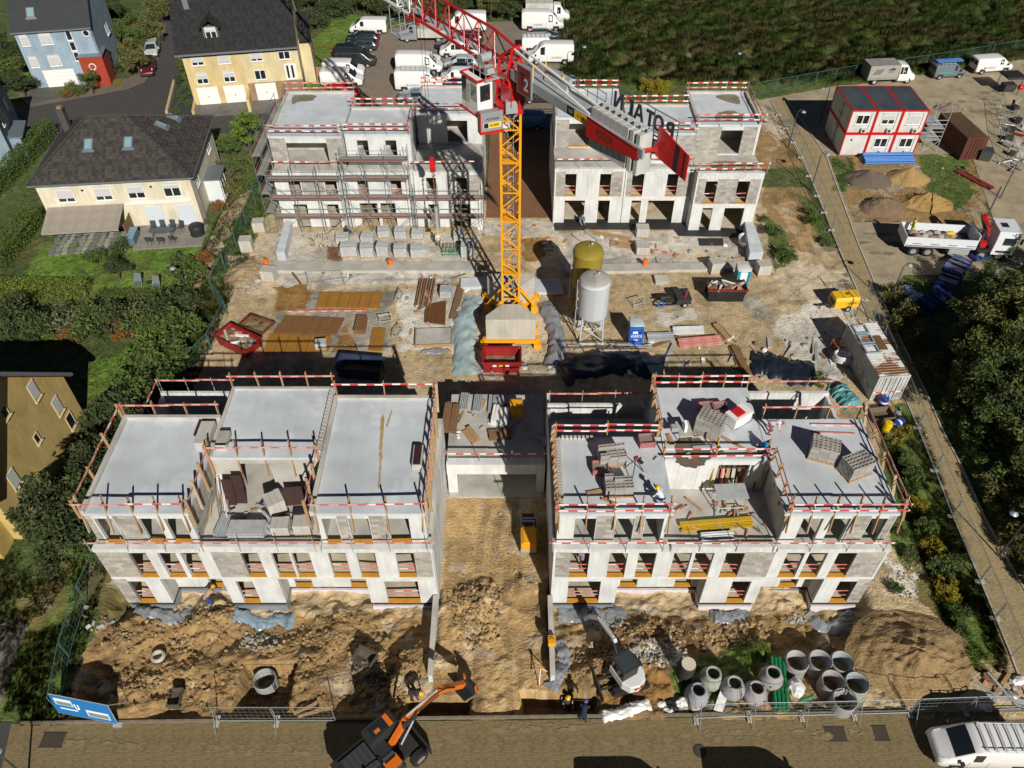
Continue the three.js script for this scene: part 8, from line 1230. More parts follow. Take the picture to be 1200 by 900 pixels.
// ---------- the dug-up front ----------
function ring(label,px,py,cone){const t=spot('concrete_ring',label,'concrete ring','manhole rings by the kerb',px,py,rnd()*6);const m=M([.42,.43,.42].map((v)=>v*rr(.9,1.08)),.9,0,{map: T.streak});mesh('ring',cone?lathe([[.52,0],[.66,0],[.68,.05],[.68,.45],[.66,.5],[.45,.95],[.44,1.05],[.33,1.05],[.33,.95],[.54,.45],[.52,0]],32):lathe([[.54,0],[.68,0],[.68,1.0],[.65,1.05],[.6,1.05],[.59,.99],[.54,.98],[.54,0]],32),m,t);mesh('rubber_seal',cone?lathe([[.681,.06],[.69,.07],[.69,.12],[.681,.13]],24):lathe([[.61,1.05],[.64,1.052],[.64,1.06],[.61,1.06]],24),C.rubber,t);for (const a of [0,3.14]) mesh('lifting_hole',rod(V3(Math.cos(a)*.66,.55,Math.sin(a)*.66),V3(Math.cos(a)*.69,.55,Math.sin(a)*.69),.05),C.black,t);}
reseed(91);for (const [px,py,l] of [[833,797,'conical manhole ring beside the black corrugated pipe'],[816,816,'conical manhole ring with dark drips above the litter bags'],[857,810,'conical manhole ring above the white board'],[883,815,'conical manhole ring with a printed label'],[901,799,'conical manhole ring beside the green pipes']]) ring(l,px,py,1);
for (const [px,py,l] of [[931,780,'straight manhole ring beside the green pipes'],[957,781,'straight manhole ring in the middle of the back row'],[983,782,'straight manhole ring at the mound end of the back row'],[971,806,'straight manhole ring behind the one by the kerb fence'],[999,808,'straight manhole ring touching the sandy mound'],[984,828,'straight manhole ring next to the kerb fence']]) ring(l,px,py,0);
ring('manhole ring set in the trench by the street',307,790,0);
{const t=spot('corrugated_pipe','black corrugated drain pipe standing beside the rings','pipe',null,802,793,0);const pr=[];for (let k=0;k<16;k++) pr.push([.4+(k % 2)*.05,k*.1],[.4+(k % 2)*.05,k*.1+.05]);mesh('pipe',lathe([[.36,0],...pr,[.36,1.6]],24),C.black,t);mesh('end_cap',lathe([[0,1.58],[.34,1.6],[.4,1.62],[.4,1.64],[0,1.62]],20),M([.6,.55,.45],.7),t);}
bundle('pipe_bundle','bundle of green drain pipes between the rings','pipes',null,914,803,1.42,8,3.0,.1,M([.01,.2,.08],.4));one('pipe_offcut',rod(G(937,823).setY(.1),G(953,816).setY(.1),.09),M([.01,.24,.09],.4),'short green pipe offcut below the white bag','pipe');
{const m=one('white_bag',bulge(.5,.35,.9,.8,1.1,3,5),M([.66,.68,.68],.5),'white rubble sack beside the green pipes','sack');const p=G(931,809);m.position.set(p.x,.3,p.z);const b=one('white_board',slabFrom(G(836,832).setY(.05),G(846,836).setY(.05),G(852,817).setY(.3),G(843,812).setY(.3),.04),C.white,'white board lying before the conical rings','board');reseed(92);for (let k=0;k<9;k++){const q=G(775+rr(0,42),822+rr(0,14));const g=one('litter_bag',bulge(rr(.15,.3),.4,1.4,.6,1,2,k),[C.white,C.black,M([.4,.36,.28],.8)][k % 3],'crumpled litter bag beside the kerb rings','bag','litter beside the rings');g.position.set(q.x,gy(q)+.1,q.z);}}
function bucket(label,px,py,turn,s=1){const t=spot('digger_bucket',label,'bucket','loose digger buckets',px,py,turn);mesh('shell',[profile([[-.4,.1],[.1,0],[.45,.15],[.5,.6],[.44,.6],[.4,.2],[.1,.06],[-.36,.16]].map(([z,y])=>[z*s,y*s]),-.6*s,.6*s),box(-.62*s,0,-.4*s,-.58*s,.6*s,.5*s),box(.58*s,0,-.4*s,.62*s,.6*s,.5*s)],M([.16,.14,.11],.7,.3,{map: T.grit}),t);for (let k=0;k<5;k++) mesh('tooth',cbox((-.5+k*.25)*s,.1*s,-.48*s,.09*s,.06*s,.2*s),C.iron,t);}
bucket('wide toothed digger bucket on the clods',428,773,2.7);bucket('narrow dirty bucket beside the trench',205,818,1.6,.8);
{const t=spot('pipe_stub','round concrete pipe end sticking out of the clods','pipe',null,183,766,0);mesh('pipe',lathe([[.25,0],[.38,0],[.38,.3],[.3,.32],[.26,.3],[.25,0]],20),C.conc,t);mesh('collar',lathe([[.38,.1],[.42,.1],[.42,.2],[.38,.2]],20),C.conc,t);}
for (const [x,l] of [[-4.62,'low concrete retaining wall at the drive below the rust-streaked shell'],[2.3,'low concrete retaining wall at the drive beside the white digger']]){const t=thing('retaining_wall',l,'wall','drive retaining walls',x,0,-24.9);mesh('wall',profile([[0,-1.2],[0,1.0],[4.9,.75],[4.9,-1.2]],-.12,.12),C.slab,t);mesh('coping',profile([[0,1.0],[0,1.05],[4.9,.8],[4.9,.75]],-.15,.15),C.conc,t);}
{const t=spot('survey_tripod','yellow and white survey tripod on the sand','tripod',null,633,792,.4);for (let k=0;k<3;k++){const l=mesh('leg',rod(V3(Math.cos(k*2.1)*.6,0,Math.sin(k*2.1)*.6),V3(0,1.0,0),.03),C.white,t);mesh('foot',cbox(Math.cos(k*2.1)*.6,.05,Math.sin(k*2.1)*.6,.08,.1,.08),M([.7,.15,.02],.6),l);} mesh('head',cbox(0,1.05,0,.16,.16,.16),C.yellow,t);}
{const t=thing('laser_receiver','yellow instrument box standing on the drive wall','instrument',null,2.3,.97,-21.9);mesh('case',box(-.22,0,-.25,.22,.35,.25),C.yellow,t);mesh('handle',tube([V3(-.12,.33,0),V3(-.1,.45,0),V3(.1,.45,0),V3(.12,.33,0)],.02),C.black,t);}
one('plank_pile',[beam(G(345,838).setY(.15),G(372,825).setY(.15),.15,.05),beam(G(350,841).setY(.12),G(375,833).setY(.12),.15,.05)].map(clean),C.wood,'two planks lying by the street fence','planks');
for (const [px,py,l,r] of [[62,867,'square cast cover in the street beside the asphalt drive',0],[979,860,'wide square cover in the street near the van',0],[1032,859,'small square cover in the street near the van',0],[820,880,'round cover in the street below the rings',1]]){const t=spot('manhole_cover',l,'manhole cover',null,px,py,0,.012);const w=px===979?.55:px===62?.6:.38;mesh('cover',r?lathe([[0,.012],[.3,.012],[.31,0]],24):box(-w,0,-.36,w,.012,.36),M([.11,.085,.06],.8,.3,{map: T.grit}),t);mesh('frame',r?lathe([[.31,.016],[.36,.016],[.36,0]],24):[box(-w - .05,0,-.41,w+.05,.016,-.36),box(-w - .05,0,.36,w+.05,.016,.41)],C.iron,t);}
{const a=G(70,836),b=G(139,850),t=thing('site_banner','blue site banner with pictures on the leaning fence by the street','banner',null,a.x,.02,a.z),d=b.clone().sub(a);d.y=0;const bt=sign(3.4,1.6,(k,w,h)=>{k.fillStyle='#1f74b8';k.fillRect(0,0,w,h);k.fillStyle='#dfe6ea';k.fillRect(w*.06,h*.15,w*.3,h*.35);k.fillRect(w*.55,h*.5,w*.38,h*.35);k.fillStyle='#7d8a86';k.fillRect(w*.08,h*.3,w*.26,h*.18);k.fillRect(w*.57,h*.62,w*.34,h*.2);fitText(k,'U',w*.42,h*.45,w*.1,h*.4,'bold $px sans-serif','#ffffff');k.fillStyle='#ffffff';k.fillRect(w*.1,h*.65,w*.3,h*.06);});const n=V3(-.1,1.75,-.35);mesh('cloth',signPlane(V3(0,.2,0).add(V3(0,0,.03)),d.clone().add(V3(0,.2,.03)),d.clone().add(n).add(V3(0,0,.03)),n.clone().add(V3(0,0,.03))),bt,t);mesh('frame',[rod(V3(0,0,0),n,.025),rod(d.clone(),d.clone().add(n),.025),rod(n,d.clone().add(n),.025),rod(V3(0,.15,0),d.clone().setY(.15),.025)],C.galv,t);mesh('prop',[rod(d.clone().add(n),d.clone().add(V3(.2,0,-1.3)),.025),cbox(d.x,.06,d.z,.5,.12,.25)],C.galv,t);}
// ---------- diggers ----------
{const t=thing('excavator','orange wheeled excavator with raised boom on the street edge','excavator','excavators',...P(452,884,1.2).setY(.02).toArray(),.745),or=paint([.72,.16,.01]),dk=M([.028,.029,.03],.5);
mesh('chassis',box(-1.6,.55,-.7,1.6,.95,.7),dk,t);for (const x of [-1.3,1.3]) for (const z of [-1.05,1.05]) wheel(t,x,.5,z,.5,.42,M([.25,.24,.22],.7));mesh('dozer_blade',box(1.9,.1,-1.25,2.0,.75,1.25),dk,t);
const up=mesh('upper_body',[profile([[-1.25,1.0],[1.25,1.0],[1.25,1.9],[1.1,2.05],[-1.1,2.05],[-1.25,1.9]],-2.5,.3,.06)],dk,t);mesh('counterweight',profile([[-1.25,1.0],[1.25,1.0],[1.25,1.75],[-1.25,1.75]],-2.75,-2.3,.1),or,up);mesh('engine_hood',[box(-2.2,2.05,-.9,-.6,2.18,.5),box(-.2,1.0,.75,.4,1.5,1.27)],M([.05,.052,.055],.5),up);for (let k=0;k<5;k++) mesh('vent_slot',box(-2.1+k*.3,2.18,-.8,-2.0+k*.3,2.2,.4),C.iron,up);mesh('side_panel',[box(-2.3,1.2,1.26,-.4,1.8,1.29),box(-.5,2.06,.6,.3,2.1,1.2)],or,up);
const cb=mesh('cab',[profile([[-1.25,1.0],[-.35,1.0],[-.35,2.75],[-1.2,2.75]],-.5,1.25,.05)],dk,t);mesh('cab_glass',[box(.1,1.7,-1.28,1.15,2.6,-1.24),box(1.25,1.5,-1.1,1.29,2.6,-.45),box(-.2,2.755,-1.05,.7,2.77,-.5)],C.glass,cb);mesh('handrail',[tube([V3(-2.2,2.05,1.1),V3(-2.2,2.7,1.1),V3(-.8,2.7,1.1),V3(-.8,2.05,1.1)],.025),tube([V3(-2.4,2.05,-.2),V3(-2.4,2.6,-.2),V3(-2.4,2.6,.9),V3(-2.4,2.05,.9)],.025)],C.iron,up);mesh('exhaust',rod(V3(-1.6,2.1,.75),V3(-1.6,2.7,.75),.07),C.steel,up);mesh('mirror',[cbox(1.3,2.3,-1.45,.06,.35,.22),cbox(.3,2.2,1.4,.06,.3,.2)],C.black,up);mesh('tool_box',[box(-.4,1.0,.4,.25,2.1,.74)],M([.06,.06,.062],.6),up);mesh('roof_mark',[box(.75,2.76,-1.1,1.0,2.79,-.4),box(.0,2.76,-.75,.3,2.785,-.55)],or,cb);
mesh('boom',[beam(V3(.3,1.6,0),V3(1.6,3.1,0),.26,.34),beam(V3(1.6,3.1,0),V3(4.0,3.0,0),.24,.3)],or,t);mesh('boom_plate',[box(1.2,2.6,-.16,2.1,3.2,-.13),box(1.2,2.6,.13,2.1,3.2,.16),box(2.3,2.95,.125,3.6,3.1,.14)],dk,t);mesh('hydraulic_ram',[rod(V3(.8,1.4,.25),V3(1.8,2.9,.25),.06),rod(V3(1.6,3.4,0),V3(3.6,3.35,0),.07),rod(V3(.8,1.4,-.25),V3(1.8,2.9,-.25),.06)],C.alu,t);mesh('stick',beam(V3(3.8,3.15,0),V3(5.3,1.5,0),.26,.34),or,t);mesh('hose',tube([V3(1.2,2.9,.15),V3(2.4,3.4,.2),V3(3.8,3.3,.15),V3(4.6,2.5,.2)],.035),C.rubber,t);mesh('bucket',[move(profile([[-.45,.3],[.2,.0],[.6,.3],[.5,.9],[.4,.9],[.48,.35],[.2,.1],[-.4,.38]],-.5,.5).rotateY(PI / 2),5.35,.45,0)],dk,t);mesh('bucket_edge',[move(box(-.05,.3,-.52,.05,.9,-.44),5.75,.45,0),move(box(-.05,.3,.44,.05,.9,.52),5.75,.45,0)],or,t);mesh('bucket_link',rod(V3(5.3,1.5,0),V3(5.4,1.2,0),.1),dk,t);}
{const t=thing('excavator','white mini excavator with dark roof on tracks between the clods','excavator','excavators',...P(735,790,.8).setY(.0).toArray(),2.08),wt=paint([.72,.73,.74]),dk=M([.03,.03,.03],.6);t.position.y=gy(t.position)+.05;const under=new THREE.Matrix4().makeRotationY(-1.83);
for (const z of [-.65,.65]){const g=merge([profile([[-1.15,.25],[-.95,.03],[.95,.03],[1.15,.25],[.95,.5],[-.95,.5]],-.18,.18,.03).rotateY(PI / 2).translate(0,0,z)]);g.applyMatrix4(under);const tk=mesh('track',g,C.rubber,t);for (let k=0;k<12;k++){const q=box(-1.0+k*.17,.5,z - .2,-.92+k*.17,.53,z+.2);q.applyMatrix4(under);mesh('track_pad',q,C.rubber,tk);}}
{const g=merge([box(-1.75,.05,-.95,-1.67,.5,.95),beam(V3(-1.7,.25,-.3),V3(-.4,.35,-.3),.1,.12),beam(V3(-1.7,.25,.3),V3(-.4,.35,.3),.1,.12),box(-.5,.3,-.4,.5,.6,.4)]);g.applyMatrix4(under);mesh('dozer_blade',g,dk,t);}
mesh('upper_body',prism([[.7,.75],[.7,-.75],[-.5,-.75],[-.95,-.5],[-1.1,0],[-.95,.5],[-.5,.75]],.62,1.35,.06),wt,t);mesh('stripe',box(-1.08,1.05,-.3,-1.12,1.15,.3),C.red,t);const cb=mesh('cab',[box(-.45,1.35,-.72,.65,2.3,.28),box(-.5,2.3,-.78,.7,2.4,.34)],dk,t);mesh('cab_glass',[box(.66,1.45,-.66,.675,2.25,.22),box(-.35,1.5,.285,.55,2.2,.3),box(-.35,1.5,-.735,.55,2.2,-.725)],C.glass,cb);mesh('roof_panel',[box(-.4,2.4,-.7,.6,2.43,.26)],M([.04,.05,.055],.4),cb);
mesh('boom',[beam(V3(.7,.9,.1),V3(1.7,2.0,.1),.2,.28),beam(V3(1.7,2.0,.1),V3(3.2,1.9,.1),.18,.26)],M([.55,.56,.55],.5),t);mesh('hydraulic_ram',[rod(V3(.8,.8,.1),V3(1.8,1.75,.1),.05),rod(V3(1.7,2.25,.1),V3(3.0,2.15,.1),.05)],C.alu,t);mesh('stick',beam(V3(3.1,2.0,.1),V3(3.9,.9,.1),.16,.22),M([.5,.5,.48],.5),t);mesh('bucket',move(profile([[-.3,.2],[.1,.0],[.4,.2],[.35,.6],[.28,.6],[.3,.25],[.1,.08]],-.3,.3).rotateY(PI / 2),3.95,.25,.1),C.iron,t);}
{const t=spot('road_roller','yellow road roller in the shade of the drive','roller',null,619,630,1.57);mesh('body',profile([[-.5,.5],[.5,.5],[.5,1.2],[.3,1.35],[-.3,1.35],[-.5,1.2]],-1.3,.1,.06),C.yellow,t);for (const x of [-.9,.9]) mesh('drum',rod(V3(x,.42,-.5),V3(x,.42,.5),.42,.42,22),C.steel,t);mesh('seat',[box(.05,.8,-.25,.5,.95,.25),box(-.02,.95,-.25,.08,1.4,.25)],C.black,t);mesh('roll_bar',[rod(V3(0,1.2,-.45),V3(0,2.1,-.45),.04),rod(V3(0,1.2,.45),V3(0,2.1,.45),.04),rod(V3(0,2.1,-.45),V3(0,2.1,.45),.04)],C.black,t);mesh('frame',box(.1,.5,-.4,1.4,.8,.4),C.iron,t);}
vehicle('van',white,'white van whose shadow falls on the street below the rings','van',760,968,0,{name: 'street_van'});vehicle('van',white,'white van with its shadow beside the round cover in the street','van',918,955,0,{name: 'street_van'});
// ---------- fences and lamps ----------
function fenceSpan(label,group,a,b,h,mat,feet,wires){const L=a.distanceTo(b),d=b.clone().sub(a).divideScalar(L),t=thing(feet?'fence_panel':'mesh_fence',label,'fence',group,a.x,a.y,a.z);const at=(u,y,w=0)=>V3(d.x*u - d.z*w,d.y*u+y,d.z*u+d.x*w);const fr=[rod(at(.05,feet?.1:-.1),at(.05,h),.026,.026,6),rod(at(L - .05,feet?.1:-.1),at(L - .05,h),.026,.026,6)];mesh('post',fr[0],mat,t);mesh('post',fr[1],mat,t);mesh('rail',rod(at(.05,h),at(L - .05,h),.022,.022,6),mat,t);mesh('rail',rod(at(.05,.18),at(L - .05,.18),.022,.022,6),mat,t);if (wires){const w=[];for (let u=.3;u<L - .1;u+=.3) w.push(rod(at(u,.18),at(u,h),.005,.005,4));for (let y=.5;y<h;y+=.4) w.push(rod(at(.05,y),at(L - .05,y),.005,.005,4));mesh('wire_mesh',w,mat,t).userData.kind='stuff';} if (feet){mesh('foot_block',box(-.3,0,-.12,.3,.13,.12).applyMatrix4(new THREE.Matrix4().makeRotationY(Math.atan2(-d.z,d.x)+1.57)),C.conc,t);mesh('stay',[rod(at(.1,h*.75),at(.1,.05,feet*.7),.02,.02,6)],mat,t);} return t;}
const fenceG=M([.1,.22,.2],.5,.3),fenceS=M([.33,.38,.4],.5,.5);
const runF=(pts,step,label,group,h,mat,feet,y=0)=>{for (let i=0;i<pts.length - 1;i++){const a=G(...pts[i]),b=G(...pts[i+1]),n=Math.max(1,Math.round(a.distanceTo(b) / step));for (let k=0;k<n;k++){const p=a.clone().lerp(b,k / n),q=a.clone().lerp(b,(k+1) / n);p.y=gy(p);q.y=gy(q);fenceSpan(label,group,p,q,h,mat,feet,1);}}};
runF([[70,835],[82,770],[102,705],[125,655]],2.8,'green mesh fence span between the rust-streaked shell and the olive house','green mesh fence of the gardens',1.8,fenceG,0);runF([[207,452],[248,410],[268,372],[250,345],[278,290],[300,240],[312,205]],3,'green mesh fence span between the gardens and the scaffolded shell','green mesh fence along the scaffold yard',1.8,fenceG,0);
runF([[884,112],[1000,91],[1110,75],[1210,58]],3.2,'green fence span along the open field','green fence along the field',1.6,fenceG,0);runF([[1013,352],[1031,402],[1054,455],[1074,502],[1094,552],[1115,606],[1147,682],[1184,772]],3.3,'mesh fence panel along the footpath','mesh panels along the footpath',1.9,fenceS,-1);runF([[912,135],[938,185],[957,230],[983,292]],3.3,'mesh fence panel along the dirt beside the far shell','mesh panels beside the far shell',1.9,fenceS,1);runF([[255,846],[395,846]],3.3,'mesh fence panel on the kerb before the clods','mesh panels on the kerb by the trench',1.9,fenceS,1);runF([[815,843],[1000,838],[1195,832]],3.3,'mesh fence panel on the kerb before the rings and mound','mesh panels on the kerb by the rings',1.9,fenceS,1);runF([[980,345],[1002,372],[1018,400]],2.6,'mesh fence panel beside the yellow compressor','mesh panels beside the compressor',1.9,fenceS,1);runF([[362,336],[405,335]],3.2,'mesh fence panel standing behind the formwork sheets','mesh panels behind the formwork',1.6,fenceS,1);runF([[1170,125],[1176,165],[1190,205]],3,'mesh fence panel along the scrap strip','mesh panels along the scrap strip',1.6,fenceS,1);
function lamp(label,px,py,h,a){const t=spot('street_lamp',label,'street lamp','street lamps of the paths',px,py,a);mesh('pole',rod(V3(0,0,0),V3(0,h,0),.06,.04,8),M([.06,.07,.075],.5,.4),t);mesh('arm',tube([V3(0,h,0),V3(.15,h+.25,0),V3(.5,h+.3,0),V3(.75,h+.15,0)],.03,12),M([.06,.07,.075],.5,.4),t);mesh('lamp_head',lathe([[.05,.15],[.12,.12],[.26,0],[.27,-.04],[.22,-.06],[0,-.06]],16).translate(.75,h,0),M([.35,.4,.45],.4,.3),t);}
for (const [l,px,py,h,a] of [['street lamp in the bushes whose shadow crosses the footpath',1170,652,4.0,2.4],['street lamp at the footpath bend by the white rubbish',1040,357,4.0,.5],['street lamp beside the dirt strip gate',924,172,4.0,.3],['street lamp beside the steel drums on the dirt strip',950,223,4.0,.3],['street lamp next to the cabin stack',961,144,4.0,2.8],['street lamp at the bend below the waste container',1172,232,4.0,.4],['street lamp in the wood beside the footpath',1112,448,3.6,2.6],['street lamp in the field behind the high white van',676,88,3.6,0],['street lamp in the field beyond the roof with wet corners',853,96,3.6,0],['black street lamp beside the asphalt drive',33,912,2.6,2.6],['street lamp on the lawn hedge of the cream house',222,352,3.2,2.6]]) lamp(l,px,py,h,a);
{const t=spot('trampoline','round black trampoline with safety net on the lawn','trampoline',null,388,17,0);mesh('mat',lathe([[0,.7],[1.5,.7],[1.55,.72],[1.55,.66],[0,.66]],28),C.black,t);mesh('pad_ring',lathe([[1.5,.74],[1.8,.72],[1.8,.66],[1.5,.66]],28),M([.03,.16,.16],.5),t);for (let k=0;k<6;k++) mesh('net_pole',rod(V3(Math.cos(k*1.047)*1.8,0,Math.sin(k*1.047)*1.8),V3(Math.cos(k*1.047)*1.8,2.4,Math.sin(k*1.047)*1.8),.03),C.iron,t);mesh('net',lathe([[1.78,.72],[1.78,2.3]],28),M([.02,.02,.02],.9,0,{transparent: true,opacity: .5,side: THREE.DoubleSide}),t);}
// ---------- loose clods and stones: uncountable ----------
{reseed(95);const rock=new THREE.IcosahedronGeometry(1,1),q=rock.attributes.position;for (let i=0;i<q.count;i++){const k=.75+.5*hash2(Math.round(q.getX(i)*9),Math.round(q.getY(i)*9+q.getZ(i)*31),3);q.setXYZ(i,q.getX(i)*k,q.getY(i)*k*.8,q.getZ(i)*k);} rock.computeVertexNormals();
const sowR=(name,label,areas,n,s0,s1,cols)=>{const im=new THREE.InstancedMesh(rock,M([1,1,1],.95,0,{map: T.grit}),n),m=new THREE.Matrix4(),c=new THREE.Color(),e=new THREE.Euler(),qq=new THREE.Quaternion();for (let k=0;k<n;k++){const a=areas[Math.floor(rnd()*areas.length)],p=G(a[0]+(rnd()+rnd() - 1)*a[2],a[1]+(rnd()+rnd() - 1)*a[3]),s=s0+(s1 - s0)*Math.pow(rnd(),3);p.y=gy(p)+s*.25;e.set(rnd()*6,rnd()*6,rnd()*6);m.compose(p,qq.setFromEuler(e),V3(s,s*rr(.6,1),s*rr(.7,1.2)));im.setMatrixAt(k,m);const cc=cols[Math.floor(rnd()*cols.length)],v=rr(.7,1.25);im.setColorAt(k,c.setRGB(cc[0]*v,cc[1]*v,cc[2]*v));} im.name=name;im.castShadow=im.receiveShadow=true;scene.add(im);tag(im,label,'stones',null,'stuff');};
const earth=[[.48,.33,.15],[.41,.28,.13],[.31,.21,.11],[.54,.39,.22]],grey=[[.6,.58,.54],[.42,.42,.41],[.5,.46,.38],[.36,.28,.17]];
sowR('earth_clods','loose clods of earth in the dug-up front',[[180,745,90,28],[250,722,60,14],[380,740,80,28],[300,790,130,45],[450,790,50,45],[560,700,40,18],[560,730,30,40],[700,770,45,35],[760,735,60,18],[860,740,60,20],[180,800,80,30]],4600,.03,.15,earth);sowR('broken_stones','broken grey stones spilled behind the white digger',[[770,762,38,20],[745,770,30,14],[300,745,30,14],[715,726,20,10],[935,720,14,6],[290,330,20,14]],2200,.03,.14,grey);sowR('site_grit','scattered stones and crumbs over the site yard',[[430,390,130,50],[760,370,150,60],[950,370,70,70],[600,420,90,25],[930,260,30,60],[300,350,40,60],[580,640,60,60],[1055,210,70,40],[1115,128,20,10],[1060,680,30,40],[910,300,20,14]],3200,.02,.09,[[.5,.43,.32],[.6,.57,.5],[.33,.25,.15]]);}
{reseed(85);for (const [n,x0,y0,x1,y1,y,l,g] of [[26,250,585,370,630,F2t,'offcut on the terrace with stacked blocks','offcuts on the block terrace'],[18,530,462,640,520,2.97,'offcut on the parking deck','offcuts on the parking deck'],[8,690,530,770,590,RF+.01,'block or bracket on the two-pallet roof','bits on the two-pallet roof'],[10,780,475,880,535,RF+.03,'bit of rubble on the mortar-stained roof','bits on the mortar-stained roof']]) for (let k=0;k<n;k++){const p=P(rr(x0,x1),rr(y0,y1),y),m=one('loose_offcut',cbox(0,0,0,rr(.2,k % 3?.6:1.6),rr(.04,.12),rr(.06,.25)),[C.wood,C.conc,C.woodDark,C.galv,C.white,C.iron][k % 6],l,'offcut',g);m.position.set(p.x,y+.06,p.z);m.rotation.y=rnd()*3;}}
// ---------- people ----------
{
const bodyCache={};
const POSE={
stand: {hip: [0,.92,0],chest: [0,1.32,.02],neck: [0,1.48,.03],head: [0,1.62,.05],el: [.27,1.12,.02],er: [-.27,1.12,.0],hl: [.25,.9,.2],hr: [-.25,.88,.12],kl: [.11,.5,.04],kr: [-.11,.5,.0],fl: [.13,.08,0],fr: [-.12,.08,-.04]},
bend: {hip: [0,.85,-.15],chest: [0,1.05,.25],neck: [0,1.1,.42],head: [0,1.08,.55],el: [.24,.8,.4],er: [-.24,.78,.42],hl: [.14,.5,.5],hr: [-.14,.48,.52],kl: [.14,.46,.02],kr: [-.14,.46,-.02],fl: [.16,.08,-.06],fr: [-.16,.08,-.1]},
crouch: {hip: [0,.42,-.18],chest: [0,.78,.08],neck: [0,.92,.16],head: [0,1.04,.24],el: [.27,.55,.26],er: [-.27,.55,.28],hl: [.16,.32,.46],hr: [-.16,.3,.48],kl: [.18,.5,.22],kr: [-.18,.42,.24],fl: [.16,.08,.02],fr: [-.17,.08,-.1]},
walk: {hip: [0,.9,0],chest: [0,1.3,.06],neck: [0,1.46,.09],head: [0,1.6,.13],el: [.28,1.1,-.12],er: [-.28,1.1,.15],hl: [.28,.88,.02],hr: [-.24,.98,.36],kl: [.1,.5,.16],kr: [-.1,.48,.0],fl: [.11,.09,.22],fr: [-.11,.12,-.28]},
};
function bodyGeo(pose,skin,shirt,trousers,bare){
const J={};for (const k in POSE[pose]) J[k]=V3(...POSE[pose][k]);
const side=V3(1,0,0),sh=(s)=>J.chest.clone().addScaledVector(side,s*.2).lerp(J.neck.clone().addScaledVector(side,s*.2),.35),hp=(s)=>J.hip.clone().addScaledVector(side,s*.1);
const bones=[];const B=(a,b,r0,r1,c)=>bones.push([a,b,r0,r1,c]);
B(J.hip,J.chest,.145,.16,1);B(J.chest,J.neck,.15,.07,1);B(J.neck,J.head,.06,.065,0);B(J.head.clone().add(V3(0,-.02,.0)),J.head.clone().add(V3(0,.06,-.01)),.092,.1,0);B(J.head.clone().add(V3(0,-.06,.05)),J.head.clone().add(V3(0,-.02,.07)),.05,.05,0);B(J.head.clone().add(V3(0,-.01,.1)),J.head.clone().add(V3(0,-.03,.115)),.018,.022,0);
for (const s of [1,-1]){const l=s>0?'l':'r';B(J.chest.clone().addScaledVector(side,s*.06),sh(s),.12,.075,1);B(sh(s),J['e'+l],.062,.046,1);B(J['e'+l],J['h'+l],.044,.032,bare?0:1);const hd=J['h'+l].clone().sub(J['e'+l]).normalize();B(J['h'+l],J['h'+l].clone().addScaledVector(hd,.08),.036,.034,0);B(J.hip,hp(s),.12,.11,2);B(hp(s),J['k'+l],.1,.065,2);B(J['k'+l],J['f'+l],.062,.045,2);B(J['f'+l].clone().add(V3(0,-.03,-.03)),J['f'+l].clone().add(V3(0,-.035,.16)),.045,.04,3);B(J.head.clone().add(V3(s*.095,-.02,0)),J.head.clone().add(V3(s*.1,.02,-.01)),.02,.02,0);}
if (!bodyCache[pose]){
const N=84,half=42,S=1.0,cy=.9,mc=new MarchingCubes(N,new THREE.MeshBasicMaterial(),false,false,60000);mc.isolation=0;const dist=(p,b)=>{const ax=p.x - b[0].x,ay=p.y - b[0].y,az=p.z - b[0].z,bx=b[1].x - b[0].x,by=b[1].y - b[0].y,bz=b[1].z - b[0].z;const t=clamp((ax*bx+ay*by+az*bz) / (bx*bx+by*by+bz*bz+1e-9));const dx=ax - bx*t,dy=ay - by*t,dz=az - bz*t;return Math.sqrt(dx*dx+dy*dy+dz*dz) - lerp(b[2],b[3],t);};
const p=V3();for (let z=0;z<N;z++) for (let y=0;y<N;y++) for (let x=0;x<N;x++){p.set((x - half) / half*S,(y - half) / half*S+cy,(z - half) / half*S);let d=9;for (const b of bones){const e=dist(p,b),h=clamp(.5+.5*(d - e) / .035);d=lerp(d,e,h) - .035*h*(1 - h);} mc.field[x+y*N+z*N*N]=-d;}
mc.update();const n=mc.count,pos=new Float32Array(n*3),nor=new Float32Array(n*3),id=new Uint8Array(n);
for (let i=0;i<n;i++){p.set(mc.positionArray[3*i]*S,mc.positionArray[3*i+1]*S+cy,mc.positionArray[3*i+2]*S);pos.set([p.x,p.y,p.z],3*i);nor.set([mc.normalArray[3*i],mc.normalArray[3*i+1],mc.normalArray[3*i+2]],3*i);let d=9;bones.forEach((b,k)=>{const e=dist(p,b);if (e<d){d=e;id[i]=k;}});}
bodyCache[pose]={n,pos,nor,id};
}
const {n,pos,nor,id}=bodyCache[pose],col=new Float32Array(n*3),cols=[skin,shirt,trousers,[.03,.025,.02]];for (let i=0;i<n;i++) col.set(cols[bones[id[i]][4]],3*i);
const g=new THREE.BufferGeometry();g.setAttribute('position',new THREE.BufferAttribute(pos.slice(),3));g.setAttribute('normal',new THREE.BufferAttribute(nor.slice(),3));g.setAttribute('color',new THREE.BufferAttribute(col,3));
